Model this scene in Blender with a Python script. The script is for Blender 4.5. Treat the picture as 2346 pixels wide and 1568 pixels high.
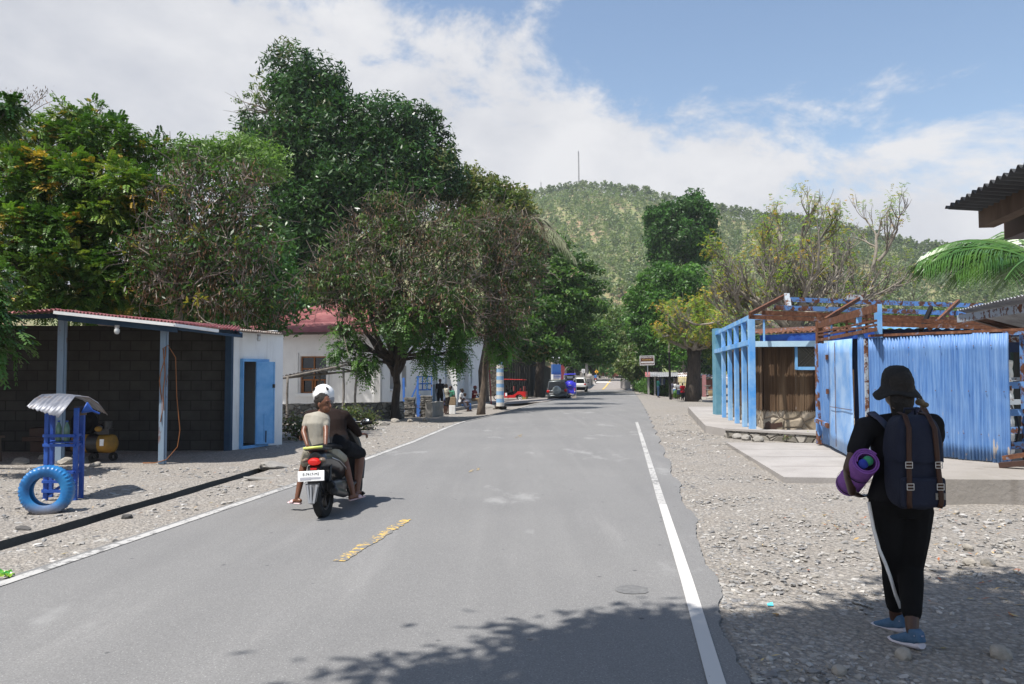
import bpy, bmesh, math, random
import numpy as np
from mathutils import Vector, Matrix, Euler

for o in list(bpy.data.objects):
    bpy.data.objects.remove(o)
R = math.radians
random.seed(7)
rng = np.random.default_rng(7)
sc = bpy.context.scene
COL = sc.collection

# ------------------------------------------------------------- camera, sky, sun
PITCH = math.atan((858 - 784) / 1825.0)
CAMH = 1.6
cam_d = bpy.data.cameras.new('camera')
cam_d.lens = 28.0
cam_d.sensor_width = 36.0
cam_d.clip_start = 0.05
cam_d.clip_end = 6000
cam = bpy.data.objects.new('camera', cam_d)
cam.location = (0, 0, CAMH)
cam.rotation_euler = (R(90) + PITCH, 0, 0)
COL.objects.link(cam)
sc.camera = cam

SUN = Vector((-0.78, -0.62, 0.0)).normalized() * math.cos(R(64)) + Vector((0, 0, math.sin(R(64))))
sl = bpy.data.lights.new('sun', 'SUN')
sl.energy = 5.0
sl.angle = R(0.53)
sl.color = (1.0, 0.955, 0.89)
so = bpy.data.objects.new('sun', sl)
so.rotation_euler = SUN.to_track_quat('Z', 'Y').to_euler()
so.location = (-30, -20, 60)
COL.objects.link(so)

w = bpy.data.worlds.new('World')
sc.world = w
w.use_nodes = True
nt = w.node_tree
nt.nodes.clear()
def N(t, **k):
    n = nt.nodes.new(t)
    for a, v in k.items():
        setattr(n, a, v)
    return n
def mth(op, a, b=None, c=None):
    n = N('ShaderNodeMath', operation=op)
    for i, v in enumerate((a, b, c)):
        if v is None: continue
        if isinstance(v, (int, float)): n.inputs[i].default_value = v
        else: nt.links.new(v, n.inputs[i])
    return n.outputs[0]
out = N('ShaderNodeOutputWorld'); bg = N('ShaderNodeBackground')
sky = N('ShaderNodeTexSky'); sky.sky_type = 'NISHITA'; sky.sun_disc = False
sky.sun_elevation = R(64); sky.sun_rotation = math.atan2(SUN.x, SUN.y)
sky.air_density = 1.1; sky.dust_density = 0.4; sky.ozone_density = 1.6
tc = N('ShaderNodeTexCoord'); sep = N('ShaderNodeSeparateXYZ')
nt.links.new(tc.outputs['Generated'], sep.inputs[0])
az = mth('ARCTAN2', sep.outputs[0], sep.outputs[1])
el = mth('ARCSINE', sep.outputs[2])
comb = N('ShaderNodeCombineXYZ')
nt.links.new(az, comb.inputs[0]); nt.links.new(mth('MULTIPLY', el, 1.7), comb.inputs[1])
def noise(scale, detail, rough, off, dist=0.0):
    mp = N('ShaderNodeMapping'); mp.inputs['Location'].default_value = off
    mp.inputs['Rotation'].default_value = (0, 0, R(24))
    nt.links.new(comb.outputs[0], mp.inputs[0])
    n = N('ShaderNodeTexNoise'); n.inputs['Scale'].default_value = scale
    n.inputs['Detail'].default_value = detail; n.inputs['Roughness'].default_value = rough
    n.inputs['Distortion'].default_value = dist
    nt.links.new(mp.outputs[0], n.inputs['Vector'])
    return n.outputs['Fac']
n1 = noise(4.8, 14, 0.64, (3.3, 1.2, 0), 0.3)
n2 = noise(2.1, 6, 0.5, (8.1, 4.0, 0), 0.2)
n3 = noise(11.0, 6, 0.55, (1.0, 7.0, 3), 0.1)
# the cloud bank lies below a line falling from upper left to lower right
edge = mth('SUBTRACT', mth('SUBTRACT', 0.45, mth('MULTIPLY', az, 0.34)), el)
cov = mth('ADD', mth('MULTIPLY', edge, 3.0), mth('MULTIPLY', mth('SUBTRACT', n1, 0.5), 1.75))
cov = mth('ADD', cov, mth('MULTIPLY', mth('SUBTRACT', n2, 0.5), 0.9))
mr = N('ShaderNodeMapRange', interpolation_type='SMOOTHSTEP')
mr.inputs['From Min'].default_value = 0.0; mr.inputs['From Max'].default_value = 0.30
nt.links.new(cov, mr.inputs['Value'])
cr = N('ShaderNodeValToRGB')
cr.color_ramp.elements[0].position = 0.34; cr.color_ramp.elements[0].color = (0.46, 0.50, 0.60, 1)
cr.color_ramp.elements[1].position = 0.62; cr.color_ramp.elements[1].color = (0.93, 0.93, 0.95, 1)
mixn = mth('ADD', mth('MULTIPLY', n2, 0.6), mth('ADD', mth('MULTIPLY', n3, 0.15), mth('MULTIPLY', n1, 0.25)))
mixn = mth('ADD', mixn, mth('MULTIPLY', mth('SUBTRACT', 0.5, mth('MINIMUM', mth('MULTIPLY', edge, 1.2), 1.0)), 0.22))
nt.links.new(mixn, cr.inputs[0])
skm = N('ShaderNodeMixRGB', blend_type='MULTIPLY'); skm.inputs[0].default_value = 1.0
skm.inputs[2].default_value = (0.185, 0.182, 0.178, 1)
nt.links.new(sky.outputs[0], skm.inputs[1])
mx = N('ShaderNodeMixRGB')
nt.links.new(mr.outputs[0], mx.inputs[0]); nt.links.new(skm.outputs[0], mx.inputs[1]); nt.links.new(cr.outputs[0], mx.inputs[2])
nt.links.new(mx.outputs[0], bg.inputs['Color']); bg.inputs['Strength'].default_value = 0.62
nt.links.new(bg.outputs[0], out.inputs['Surface'])
sc.view_settings.view_transform = 'Standard'
sc.view_settings.look = 'None'
sc.view_settings.exposure = 0.58
sc.view_settings.gamma = 1.0
sc.cycles.max_bounces = 6
sc.cycles.transparent_max_bounces = 8
sc.cycles.use_denoising = True

# ------------------------------------------------------------- helpers
def sstep(a, b, x):
    t = np.clip((np.asarray(x, float) - a) / (b - a), 0, 1)
    return t * t * (3 - 2 * t)
KY = [-50, 12, 20, 30, 45, 60, 100, 115, 141, 170, 200, 260, 3000]
KZ = [0, 0, 0, -.05, -.15, -.28, -.42, -.3, .2, .85, 1.3, 2.0, 2.0]
def terr(x, y):
    x = np.asarray(x, float); y = np.asarray(y, float)
    z = np.interp(y, KY, KZ)
    t = x - (-2.12 + .1365 * y)
    z = z - .33 * sstep(2.7, 5.0, -t) * sstep(22, 33, y) * (1 - sstep(64, 84, y))
    z = z - .35 * sstep(3.3, 7.5, t) * sstep(35, 60, y) * (1 - sstep(92, 115, y))
    return z
def ray(px, py):
    u = (px - 1173) / 1825.0; v = (784 - py) / 1825.0
    cp, sp = math.cos(PITCH), math.sin(PITCH)
    return Vector((u, cp - v * sp, sp + v * cp))
def P(px, py, d):
    r = ray(px, py)
    return Vector((0, 0, CAMH)) + r * (d / r.y)
def G(px, py, zo=0.0):
    r = ray(px, py); sx = r.x / r.y; sz = r.z / r.y
    ys = np.arange(2.0, 420.0, 0.05)
    g = (CAMH + sz * ys) - (terr(sx * ys, ys) + zo)
    i = int(np.argmax(g <= 0))
    if g[i] > 0: i = len(ys) - 1
    y0 = ys[i]
    if i > 0 and g[i] <= 0:
        y0 = ys[i - 1] + .05 * g[i - 1] / (g[i - 1] - g[i])
    return Vector((sx * y0, y0, CAMH + sz * y0))
def ppm(d): return d / 1825.0          # metres per photo pixel at depth d

class MB:
    def __init__(s): s.v = []; s.f = []; s.mi = []; s.m = 0
    def add(s, vs, fs):
        o = len(s.v); s.v += [tuple(v) for v in vs]
        for f in fs: s.f.append([i + o for i in f]); s.mi.append(s.m)
    def box(s, c, size, rot=None):
        hx, hy, hz = size[0] / 2, size[1] / 2, size[2] / 2
        vs = [Vector((x, y, z)) for x in (-hx, hx) for y in (-hy, hy) for z in (-hz, hz)]
        if rot is not None: vs = [rot @ v for v in vs]
        c = Vector(c)
        s.add([v + c for v in vs], [(0,1,3,2),(4,6,7,5),(0,4,5,1),(2,3,7,6),(0,2,6,4),(1,5,7,3)])
    def bar(s, p, q, w, h, up=(0, 0, 1)):
        p = Vector(p); q = Vector(q); d = (q - p)
        if d.length < 1e-6: return
        dn = d.normalized(); u = Vector(up)
        if abs(dn.dot(u)) > .98: u = Vector((0, 1, 0))
        sd = dn.cross(u).normalized(); u = sd.cross(dn)
        vs = []
        for e in (p, q):
            for a, b in ((-1,-1),(1,-1),(1,1),(-1,1)): vs.append(e + sd * a * w / 2 + u * b * h / 2)
        s.add(vs, [(0,3,2,1),(4,5,6,7),(0,1,5,4),(1,2,6,5),(2,3,7,6),(3,0,4,7)])
    def tube(s, pts, rad, n=8, caps=True, ry=None, xdir=None):
        pts = [Vector(p) for p in pts]
        if isinstance(rad, (int, float)): rad = [rad] * len(pts)
        if ry is None: ry = rad
        rings = []; pv = None
        for i, p in enumerate(pts):
            a = pts[max(i - 1, 0)]; b = pts[min(i + 1, len(pts) - 1)]
            t = (b - a)
            t = t.normalized() if t.length > 1e-9 else Vector((0, 0, 1))
            if xdir is not None: x = Vector(xdir[i] if isinstance(xdir, list) else xdir)
            elif pv is not None: x = pv
            else: x = Vector((1, 0, 0)) if abs(t.x) < .9 else Vector((0, 1, 0))
            x = (x - t * x.dot(t))
            if x.length < 1e-6: x = t.orthogonal()
            x.normalize(); pv = x; y = t.cross(x)
            rings.append([p + x * math.cos(2*math.pi*k/n) * rad[i] + y * math.sin(2*math.pi*k/n) * ry[i] for k in range(n)])
        vs = [v for r in rings for v in r]; fs = []
        for i in range(len(pts) - 1):
            for k in range(n):
                k2 = (k + 1) % n
                fs.append((i*n+k, i*n+k2, (i+1)*n+k2, (i+1)*n+k))
        if caps:
            fs.append(tuple(reversed(range(n)))); fs.append(tuple((len(pts)-1)*n + k for k in range(n)))
        s.add(vs, fs)
    def ell(s, c, r, nu=14, nv=9, rot=None):
        c = Vector(c); vs = []; fs = []
        for j in range(1, nv):
            th = math.pi * j / nv
            for i in range(nu):
                ph = 2 * math.pi * i / nu
                v = Vector((r[0]*math.sin(th)*math.cos(ph), r[1]*math.sin(th)*math.sin(ph), r[2]*math.cos(th)))
                vs.append(c + (rot @ v if rot is not None else v))
        t = Vector((0,0,r[2])); b = Vector((0,0,-r[2]))
        vs += [c + (rot @ t if rot is not None else t), c + (rot @ b if rot is not None else b)]
        T = len(vs) - 2; Bm = len(vs) - 1
        for j in range(nv - 2):
            for i in range(nu):
                i2 = (i+1) % nu
                fs.append((j*nu+i, (j+1)*nu+i, (j+1)*nu+i2, j*nu+i2))
        for i in range(nu):
            i2 = (i+1) % nu
            fs.append((T, i, i2)); fs.append((Bm, (nv-2)*nu+i2, (nv-2)*nu+i))
        s.add(vs, fs)
    def lathe(s, prof, n=24, c=(0,0,0), rot=None, caps=False):
        c = Vector(c); vs = []; fs = []
        for (r_, z_) in prof:
            for k in range(n):
                v = Vector((r_*math.cos(2*math.pi*k/n), r_*math.sin(2*math.pi*k/n), z_))
                vs.append(c + (rot @ v if rot is not None else v))
        for i in range(len(prof) - 1):
            for k in range(n):
                k2 = (k+1) % n
                fs.append((i*n+k, i*n+k2, (i+1)*n+k2, (i+1)*n+k))
        if caps:
            fs.append(tuple(reversed(range(n)))); fs.append(tuple((len(prof)-1)*n+k for k in range(n)))
        s.add(vs, fs)
    def prism(s, poly, thick):
        """polygon (3-D points) extruded along vector thick"""
        n = len(poly); t = Vector(thick)
        a = [Vector(p) for p in poly]; b = [p + t for p in a]
        s.add(a + b, [tuple(range(n)), tuple(reversed(range(n, 2*n)))] + [(i, i+n, (i+1)%n+n, (i+1)%n) for i in range(n)])
    def quad(s, a, b, c, d): s.add([a, b, c, d], [(0, 1, 2, 3)])
    def sheet(s, a, b, c, d, waves, amp, ny=2, thick=0.004, jit=0.0, per=6):
        """corrugated sheet: a->b across the waves, a->d along them (c opposite a)"""
        a, b, c, d = map(Vector, (a, b, c, d))
        nrm = (b - a).cross(d - a).normalized(); nx = waves * per
        vs = []; fs = []
        ph = [random.uniform(-jit, jit) for _ in range(waves + 1)]
        for j in range(ny):
            v = j / (ny - 1)
            for i in range(nx + 1):
                u = i / nx
                p = (a * (1-u) + b * u) * (1-v) + (d * (1-u) + c * u) * v
                k = int(u * waves); j1 = ph[min(k, waves)]
                vs.append(p + nrm * amp * (math.sin(2*math.pi*u*waves) + j1))
        nb = len(vs)
        vs += [v - nrm * thick for v in vs]
        W = nx + 1
        for j in range(ny - 1):
            for i in range(nx):
                q = (j*W+i, j*W+i+1, (j+1)*W+i+1, (j+1)*W+i)
                fs.append(q); fs.append(tuple(x + nb for x in reversed(q)))
        for i in range(nx):
            fs.append((i+1, i, i+nb, i+1+nb)); e = (ny-1)*W
            fs.append((e+i, e+i+1, e+i+1+nb, e+i+nb))
        for j in range(ny - 1):
            fs.append((j*W, (j+1)*W, (j+1)*W+nb, j*W+nb)); e = W-1
            fs.append(((j+1)*W+e, j*W+e, j*W+e+nb, (j+1)*W+e+nb))
        s.add(vs, fs)
    def build(s, name, mat, parent=None, smooth=False, world=False, bevel=0, noorig=False):
        me = bpy.data.meshes.new(name)
        vs = [Vector(v) for v in s.v]
        loc = Vector((0, 0, 0))
        if parent is None and not noorig and vs:
            loc = Vector((sum(v.x for v in vs)/len(vs), sum(v.y for v in vs)/len(vs), min(v.z for v in vs)))
            vs = [v - loc for v in vs]
        elif world and parent is not None:
            r = parent
            while r.parent is not None: r = r.parent
            inv = (Matrix.Translation(r.location) @ r.rotation_euler.to_matrix().to_4x4() @ Matrix.Diagonal((*r.scale, 1))).inverted()
            vs = [inv @ v for v in vs]
        me.from_pydata([tuple(v) for v in vs], [], s.f)
        mats = mat if isinstance(mat, (list, tuple)) else [mat]
        for m_ in mats: me.materials.append(m_)
        if len(mats) > 1: me.polygons.foreach_set('material_index', s.mi)
        if smooth:
            me.polygons.foreach_set('use_smooth', [True] * len(me.polygons))
            if smooth == 'auto':
                try: me.set_sharp_from_angle(angle=R(38))
                except Exception: pass
        me.update()
        o = bpy.data.objects.new(name, me)
        o.location = loc; COL.objects.link(o)
        if parent is not None: o.parent = parent
        if bevel:
            b = o.modifiers.new('bevel', 'BEVEL'); b.width = bevel; b.segments = 2; b.limit_method = 'ANGLE'
        return o

def tag(o, label=None, cat=None, group=None, kind=None):
    if label: o['label'] = label
    if cat: o['category'] = cat
    if group: o['group'] = group
    if kind: o['kind'] = kind
    return o
def thing(name, label, cat, loc=(0, 0, 0), rz=0.0, group=None, rot=None, scale=1.0):
    o = bpy.data.objects.new(name, None); COL.objects.link(o)
    o.location = loc; o.rotation_euler = rot if rot is not None else (0, 0, rz)
    o.scale = (scale,) * 3
    o.empty_display_size = .2
    return tag(o, label, cat, group)
def np_mesh(name, V, F, mat, parent=None, world=False, cols=None, smooth=False):
    V = np.asarray(V, np.float32).reshape(-1, 3); F = np.asarray(F, np.int32)
    if world and parent is not None:
        V = V - np.array(parent.location, np.float32)
    me = bpy.data.meshes.new(name); n, k = F.shape
    me.vertices.add(len(V)); me.vertices.foreach_set('co', V.ravel())
    me.loops.add(n * k); me.loops.foreach_set('vertex_index', F.ravel())
    me.polygons.add(n); me.polygons.foreach_set('loop_start', np.arange(0, n*k, k, dtype=np.int32))
    me.polygons.foreach_set('loop_total', np.full(n, k, np.int32))
    me.polygons.foreach_set('use_smooth', np.full(n, bool(smooth)))
    me.update(calc_edges=True)
    if cols is not None:
        a = me.color_attributes.new('lc', 'FLOAT_COLOR', 'POINT')
        c4 = np.ones((len(V), 4), np.float32); c4[:, :3] = cols
        a.data.foreach_set('color', c4.ravel())
    me.materials.append(mat)
    o = bpy.data.objects.new(name, me); COL.objects.link(o)
    if parent is not None: o.parent = parent
    return o

# ------------------------------------------------------------- materials
class MT:
    def __init__(s, name):
        s.m = bpy.data.materials.new(name); s.m.use_nodes = True; s.t = s.m.node_tree
        s.b = s.t.nodes['Principled BSDF']; s.out = s.t.nodes['Material Output']
    def n(s, t, **k):
        x = s.t.nodes.new(t)
        for a, v in k.items(): setattr(x, a, v)
        return x
    def l(s, a, b): s.t.links.new(a, b)
    def coord(s, scale=(1, 1, 1), kind='Object', rot=(0, 0, 0)):
        c = s.n('ShaderNodeTexCoord'); m = s.n('ShaderNodeMapping')
        m.inputs['Scale'].default_value = scale; m.inputs['Rotation'].default_value = rot
        s.l(c.outputs[kind], m.inputs[0]); return m.outputs[0]
    def noise(s, vec, scale, detail=4, rough=.55):
        x = s.n('ShaderNodeTexNoise'); x.inputs['Scale'].default_value = scale
        x.inputs['Detail'].default_value = detail; x.inputs['Roughness'].default_value = rough
        s.l(vec, x.inputs['Vector']); return x.outputs['Fac']
    def vor(s, vec, scale, feature='F1', out='Distance', rand=1.0):
        x = s.n('ShaderNodeTexVoronoi', feature=feature); x.inputs['Scale'].default_value = scale
        x.inputs['Randomness'].default_value = rand
        s.l(vec, x.inputs['Vector']); return x.outputs[out]
    def ramp(s, fac, stops, interp='LINEAR'):
        r = s.n('ShaderNodeValToRGB'); cr_ = r.color_ramp; cr_.interpolation = interp
        while len(cr_.elements) < len(stops): cr_.elements.new(.5)
        for e, (p, c) in zip(cr_.elements, stops):
            e.position = p; e.color = (*c, 1) if len(c) == 3 else c
        s.l(fac, r.inputs[0]); return r.outputs[0]
    def mix(s, fac, a, b, mode='MIX'):
        x = s.n('ShaderNodeMixRGB', blend_type=mode)
        for i, v in ((0, fac), (1, a), (2, b)):
            if isinstance(v, (int, float)): x.inputs[i].default_value = v
            elif isinstance(v, tuple): x.inputs[i].default_value = (*v, 1) if len(v) == 3 else v
            else: s.l(v, x.inputs[i])
        return x.outputs[0]
    def math(s, op, a, b=None):
        x = s.n('ShaderNodeMath', operation=op)
        for i, v in enumerate((a, b)):
            if v is None: continue
            if isinstance(v, (int, float)): x.inputs[i].default_value = v
            else: s.l(v, x.inputs[i])
        return x.outputs[0]
    def bump(s, h, strength=.5, dist=.02, prev=None):
        b = s.n('ShaderNodeBump'); b.inputs['Strength'].default_value = strength; b.inputs['Distance'].default_value = dist
        s.l(h, b.inputs['Height'])
        if prev is not None: s.l(prev, b.inputs['Normal'])
        s.l(b.outputs[0], s.b.inputs['Normal']); return b.outputs[0]
    def fin(s, col=None, rough=.8, metal=0.0, spec=.3, coat=0.0):
        if col is not None:
            if isinstance(col, tuple): s.b.inputs['Base Color'].default_value = (*col, 1)
            else: s.l(col, s.b.inputs['Base Color'])
        if isinstance(rough, (int, float)): s.b.inputs['Roughness'].default_value = rough
        else: s.l(rough, s.b.inputs['Roughness'])
        s.b.inputs['Metallic'].default_value = metal
        s.b.inputs['Specular IOR Level'].default_value = spec
        s.b.inputs['Coat Weight'].default_value = coat
        return s.m
def simple(name, c1, c2=None, scale=6, rough=.8, bump=.15, bscale=40, metal=0, spec=.3, stretch=(1,1,1), coat=0, detail=5, lo=.35, hi=.65):
    t = MT(name); v = t.coord(stretch)
    if c2 is None: c2 = tuple(x * .78 for x in c1)
    f = t.noise(v, scale, detail, .6)
    col = t.ramp(f, [(lo, c1), (hi, c2)])
    if bump: t.bump(t.noise(v, bscale, 3), bump, .01)
    return t.fin(col, rough, metal, spec, coat)
def flat(name, c, rough=.6, metal=0, spec=.4, coat=0):
    return simple(name, c, tuple(x * .86 for x in c), 9, rough, .05, 60, metal, spec, coat=coat)

def m_asphalt():
    t = MT('weathered_asphalt'); v = t.coord()
    big = t.noise(v, .22, 5, .6)
    vs = t.coord((1.6, .16, 1), rot=(0, 0, R(-7.8)))
    streak = t.noise(vs, 1.3, 5, .6)
    fine = t.noise(v, 95, 2, .7); spk = t.vor(v, 48)
    base = t.ramp(big, [(.3, (.168, .167, .167)), (.7, (.20, .198, .195))])
    base = t.mix(t.ramp(streak, [(.55, (0,0,0)), (.75, (.35,)*3)]), base, (.265, .26, .255))
    base = t.mix(.55, base, t.ramp(fine, [(.3, (.30,)*3), (.7, (.70,)*3)]), 'OVERLAY')
    base = t.mix(t.ramp(spk, [(.10, (.6,)*3), (.20, (0,0,0))]), base, (.42, .41, .40))
    sp2 = t.vor(v, 3.1)
    base = t.mix(t.ramp(sp2, [(.04, (.75,)*3), (.075, (0,0,0))]), base, (.07, .07, .075))
    tk = t.noise(t.coord((1.1, .05, 1)), 1.0, 3, .5); base = t.mix(t.ramp(tk, [(.4, (.35,)*3), (.5, (0,0,0)), (.62, (.3,)*3)]), base, t.mix(1.0, base, (.82, .82, .83), 'MULTIPLY'))
    scuff = t.noise(t.coord((1.0, .45, 1), rot=(0, 0, R(-25))), .75, 6, .62)
    base = t.mix(t.ramp(scuff, [(.60, (0,0,0)), (.68, (.55,)*3)]), base, (.31, .31, .305))
    t.bump(fine, .35, .004)
    return t.fin(base, .9, 0, .2)
def m_gravel():
    t = MT('gravel_and_dust'); v = t.coord()
    big = t.noise(v, .35, 5, .6); mid = t.noise(v, 2.2, 4, .6)
    vc = t.vor(v, 26, out='Color'); vd = t.vor(v, 26)
    vc2 = t.vor(v, 60, out='Color'); vd2 = t.vor(v, 60)
    sepn = t.n('ShaderNodeSeparateColor'); t.l(vc, sepn.inputs[0])
    sep2 = t.n('ShaderNodeSeparateColor'); t.l(vc2, sep2.inputs[0])
    st = t.ramp(sepn.outputs[0], [(0, (.20, .20, .195)), (.45, (.31, .30, .285)), (.8, (.37, .35, .32)), (1, (.55, .53, .50))])
    st2 = t.ramp(sep2.outputs[1], [(0, (.21, .20, .19)), (.5, (.33, .31, .285)), (1, (.52, .50, .47))])
    dust = t.ramp(big, [(.35, (.315, .285, .25)), (.65, (.36, .335, .305))])
    c = t.mix(t.ramp(mid, [(.35, (.25,)*3), (.62, (.85,)*3)]), dust, t.mix(.5, st, st2))
    c = t.mix(t.ramp(vd, [(.38, (0,0,0)), (.6, (.45,)*3)]), c, (.13, .12, .11))
    h = t.math('ADD', t.math('MULTIPLY', vd, -1.0), t.math('MULTIPLY', vd2, -.5))
    t.bump(h, .8, .025)
    c = t.mix(1.0, c, (.90, .885, .87), 'MULTIPLY')
    return t.fin(c, .95, 0, .15)
def m_leaf(name, trans=.35, gloss=.35):
    t = MT(name); a = t.n('ShaderNodeAttribute', attribute_name='lc')
    t.l(a.outputs['Color'], t.b.inputs['Base Color'])
    t.b.inputs['Roughness'].default_value = gloss + .1; t.b.inputs['Specular IOR Level'].default_value = .35
    tr = t.n('ShaderNodeBsdfTranslucent'); br = t.mix(1.0, a.outputs['Color'], (1.1, 1.35, .5), 'MULTIPLY')
    t.l(br, tr.inputs[0])
    ms = t.n('ShaderNodeMixShader'); ms.inputs[0].default_value = trans
    t.l(t.b.outputs[0], ms.inputs[1]); t.l(tr.outputs[0], ms.inputs[2]); t.l(ms.outputs[0], t.out.inputs[0])
    return t.m
def m_rusty(name, paint, amount=.5, scale=3.0, stretch=(1, 1, 1)):
    t = MT(name); v = t.coord(stretch)
    f = t.noise(v, scale, 8, .68)
    rust = t.ramp(t.noise(v, 14, 5), [(.3, (.065, .026, .016)), (.6, (.16, .068, .036)), (.8, (.26, .16, .11))])
    pv = t.mix(t.noise(v, 5, 4), paint, tuple(min(1, x * 1.25 + .03) for x in paint))
    k = t.ramp(f, [(amount - .025, (0,0,0)), (amount + .025, (1,1,1))])
    c = t.mix(k, rust, pv)
    t.bump(f, .3, .01)
    return t.fin(c, .75, 0, .3)
def m_blue_sheet():
    t = MT('flaking_blue_paint'); v = t.coord()
    vs = t.coord((1, 1, .06)); f = t.noise(vs, 16, 5, .7); g = t.noise(v, 1.3, 5, .6)
    f2 = t.noise(t.coord((1, 1, .03)), 38, 3, .6)
    c = t.ramp(f, [(.3, (.04, .115, .32)), (.5, (.085, .195, .43)), (.7, (.17, .29, .51))])
    c = t.mix(t.ramp(g, [(.45, (0,0,0)), (.75, (.55,)*3)]), c, (.20, .32, .52))
    c = t.mix(t.ramp(f2, [(.62, (0,0,0)), (.70, (.8,)*3)]), c, (.07, .16, .38))
    p = t.noise(t.coord((1, 1, .25)), 7, 6, .7)
    sepz = t.n('ShaderNodeSeparateXYZ'); t.l(t.n('ShaderNodeTexCoord').outputs['Object'], sepz.inputs[0])
    low = t.n('ShaderNodeMapRange'); low.inputs['From Min'].default_value = .1; low.inputs['From Max'].default_value = .7
    low.inputs['To Min'].default_value = .09; low.inputs['To Max'].default_value = 0
    t.l(sepz.outputs[2], low.inputs[0])
    p = t.math('ADD', p, low.outputs[0])
    c = t.mix(t.ramp(p, [(.67, (0,0,0)), (.70, (1,1,1))]), c, (.40, .36, .33))
    return t.fin(c, .5, 0, .4)
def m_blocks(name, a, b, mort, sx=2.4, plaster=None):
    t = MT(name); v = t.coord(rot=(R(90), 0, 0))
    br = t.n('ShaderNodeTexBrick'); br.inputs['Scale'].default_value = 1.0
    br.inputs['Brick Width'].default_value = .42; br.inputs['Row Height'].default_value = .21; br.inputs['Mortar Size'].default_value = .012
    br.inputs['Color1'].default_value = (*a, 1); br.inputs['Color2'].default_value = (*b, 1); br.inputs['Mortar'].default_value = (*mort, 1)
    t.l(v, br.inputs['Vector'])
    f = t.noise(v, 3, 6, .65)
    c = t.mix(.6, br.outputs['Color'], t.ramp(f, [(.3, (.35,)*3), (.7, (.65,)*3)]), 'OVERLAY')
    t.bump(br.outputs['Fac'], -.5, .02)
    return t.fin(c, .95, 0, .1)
def m_stone(name, cols, scale=4.2, stretch=(1, 1, 1.6), mort=(.12, .11, .10), mw=.05):
    t = MT(name); v = t.coord(stretch)
    nz = t.n('ShaderNodeTexNoise'); nz.inputs['Scale'].default_value = 3; t.l(v, nz.inputs['Vector'])
    va = t.n('ShaderNodeVectorMath', operation='MULTIPLY_ADD')
    t.l(nz.outputs['Color'], va.inputs[0]); va.inputs[1].default_value = (.12,) * 3; t.l(v, va.inputs[2])
    vv = va.outputs[0]
    ed = t.vor(vv, scale, 'DISTANCE_TO_EDGE'); cc = t.vor(vv, scale, out='Color')
    s_ = t.n('ShaderNodeSeparateColor'); t.l(cc, s_.inputs[0])
    c = t.ramp(s_.outputs[0], cols)
    c = t.mix(.5, c, t.ramp(t.noise(v, 16, 6, .7), [(.3, (.3,)*3), (.7, (.7,)*3)]), 'OVERLAY')
    c = t.mix(t.ramp(ed, [(mw * .4, (1,1,1)), (mw * 1.2, (0,0,0))]), c, mort)
    h = t.ramp(ed, [(0, (0,)*3), (.12, (1,)*3)])
    t.bump(h, .9, .05)
    return t.fin(c, .95, 0, .15)
def m_plaster(name, base, dirt, amt=.55):
    t = MT(name); v = t.coord()
    f = t.noise(v, 1.6, 8, .62); g = t.noise(t.coord((1, 1, .12)), 5, 5, .6)
    c = t.ramp(f, [(.35, base), (.8, tuple(x * .88 for x in base))])
    c = t.mix(t.ramp(g, [(amt, (0,0,0)), (amt + .25, (.4,)*3)]), c, dirt)
    t.bump(t.noise(v, 22, 5, .6), .25, .01)
    return t.fin(c, .85, 0, .2)
def m_planks(name, stops, w=10, rot=0):
    t = MT(name); v = t.coord((w, w, .35), rot=(0, 0, rot))
    f = t.noise(v, 1.0, 3, .5); g = t.noise(t.coord((60, 60, 1.2)), 1, 4, .6)
    c = t.ramp(f, stops)
    c = t.mix(.6, c, t.ramp(g, [(.3, (.25,)*3), (.7, (.72,)*3)]), 'OVERLAY')
    t.bump(g, .5, .01)
    return t.fin(c, .85, 0, .2)
def m_concrete(name, a=(.40, .38, .35), b=(.30, .28, .255), stain=(.16, .14, .12)):
    t = MT(name); v = t.coord(); f = t.noise(v, 1.1, 7, .62)
    c = t.ramp(f, [(.35, a), (.68, b)])
    c = t.mix(t.ramp(t.noise(t.coord((1, 1, .25)), 2.2, 5), [(.6, (0,0,0)), (.8, (.5,)*3)]), c, stain)
    c = t.mix(.35, c, t.ramp(t.noise(v, 60, 3), [(.3, (.35,)*3), (.7, (.65,)*3)]), 'OVERLAY')
    t.bump(t.noise(v, 30, 5), .35, .008)
    return t.fin(c, .92, 0, .15)

MA = {}
MA['asphalt'] = m_asphalt(); MA['gravel'] = m_gravel()
MA['leaf'] = m_leaf('leaf'); MA['leaf_gloss'] = m_leaf('glossy_leaf', .25, .25); MA['leaf_dry'] = m_leaf('dry_pod', .15, .8)
MA['bark'] = simple('grey_brown_bark', (.16, .125, .095), (.07, .055, .045), 9, .95, .8, 18, stretch=(1, 1, .3))
MA['bark_pale'] = simple('pale_grey_bark', (.27, .245, .21), (.15, .13, .11), 7, .9, .5, 20, stretch=(1, 1, .5))
MA['bark_dark'] = simple('dark_bark', (.075, .06, .05), (.035, .03, .026), 9, .95, .8, 16, stretch=(1, 1, .3))
MA['twig'] = flat('dry_twig', (.20, .165, .14), .9)
MA['conc'] = m_concrete('grey_concrete', (.29, .275, .255), (.21, .2, .18)); MA['conc_pale'] = m_concrete('pale_concrete', (.345, .325, .31), (.275, .258, .245), (.20, .18, .165))
MA['conc_road'] = m_concrete('concrete_road', (.27, .245, .23), (.23, .21, .195), (.18, .165, .155))
MA['ditch'] = m_concrete('dark_ditch_concrete', (.12, .115, .105), (.075, .072, .066), (.04, .04, .036))  # darker concrete tone for the faces of the drain channel
MA['white_wall'] = m_plaster('white_plaster', (.80, .80, .79), (.45, .43, .40))
MA['white_wall2'] = m_plaster('white_plaster_stained', (.78, .78, .77), (.38, .35, .31), .5)
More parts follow.
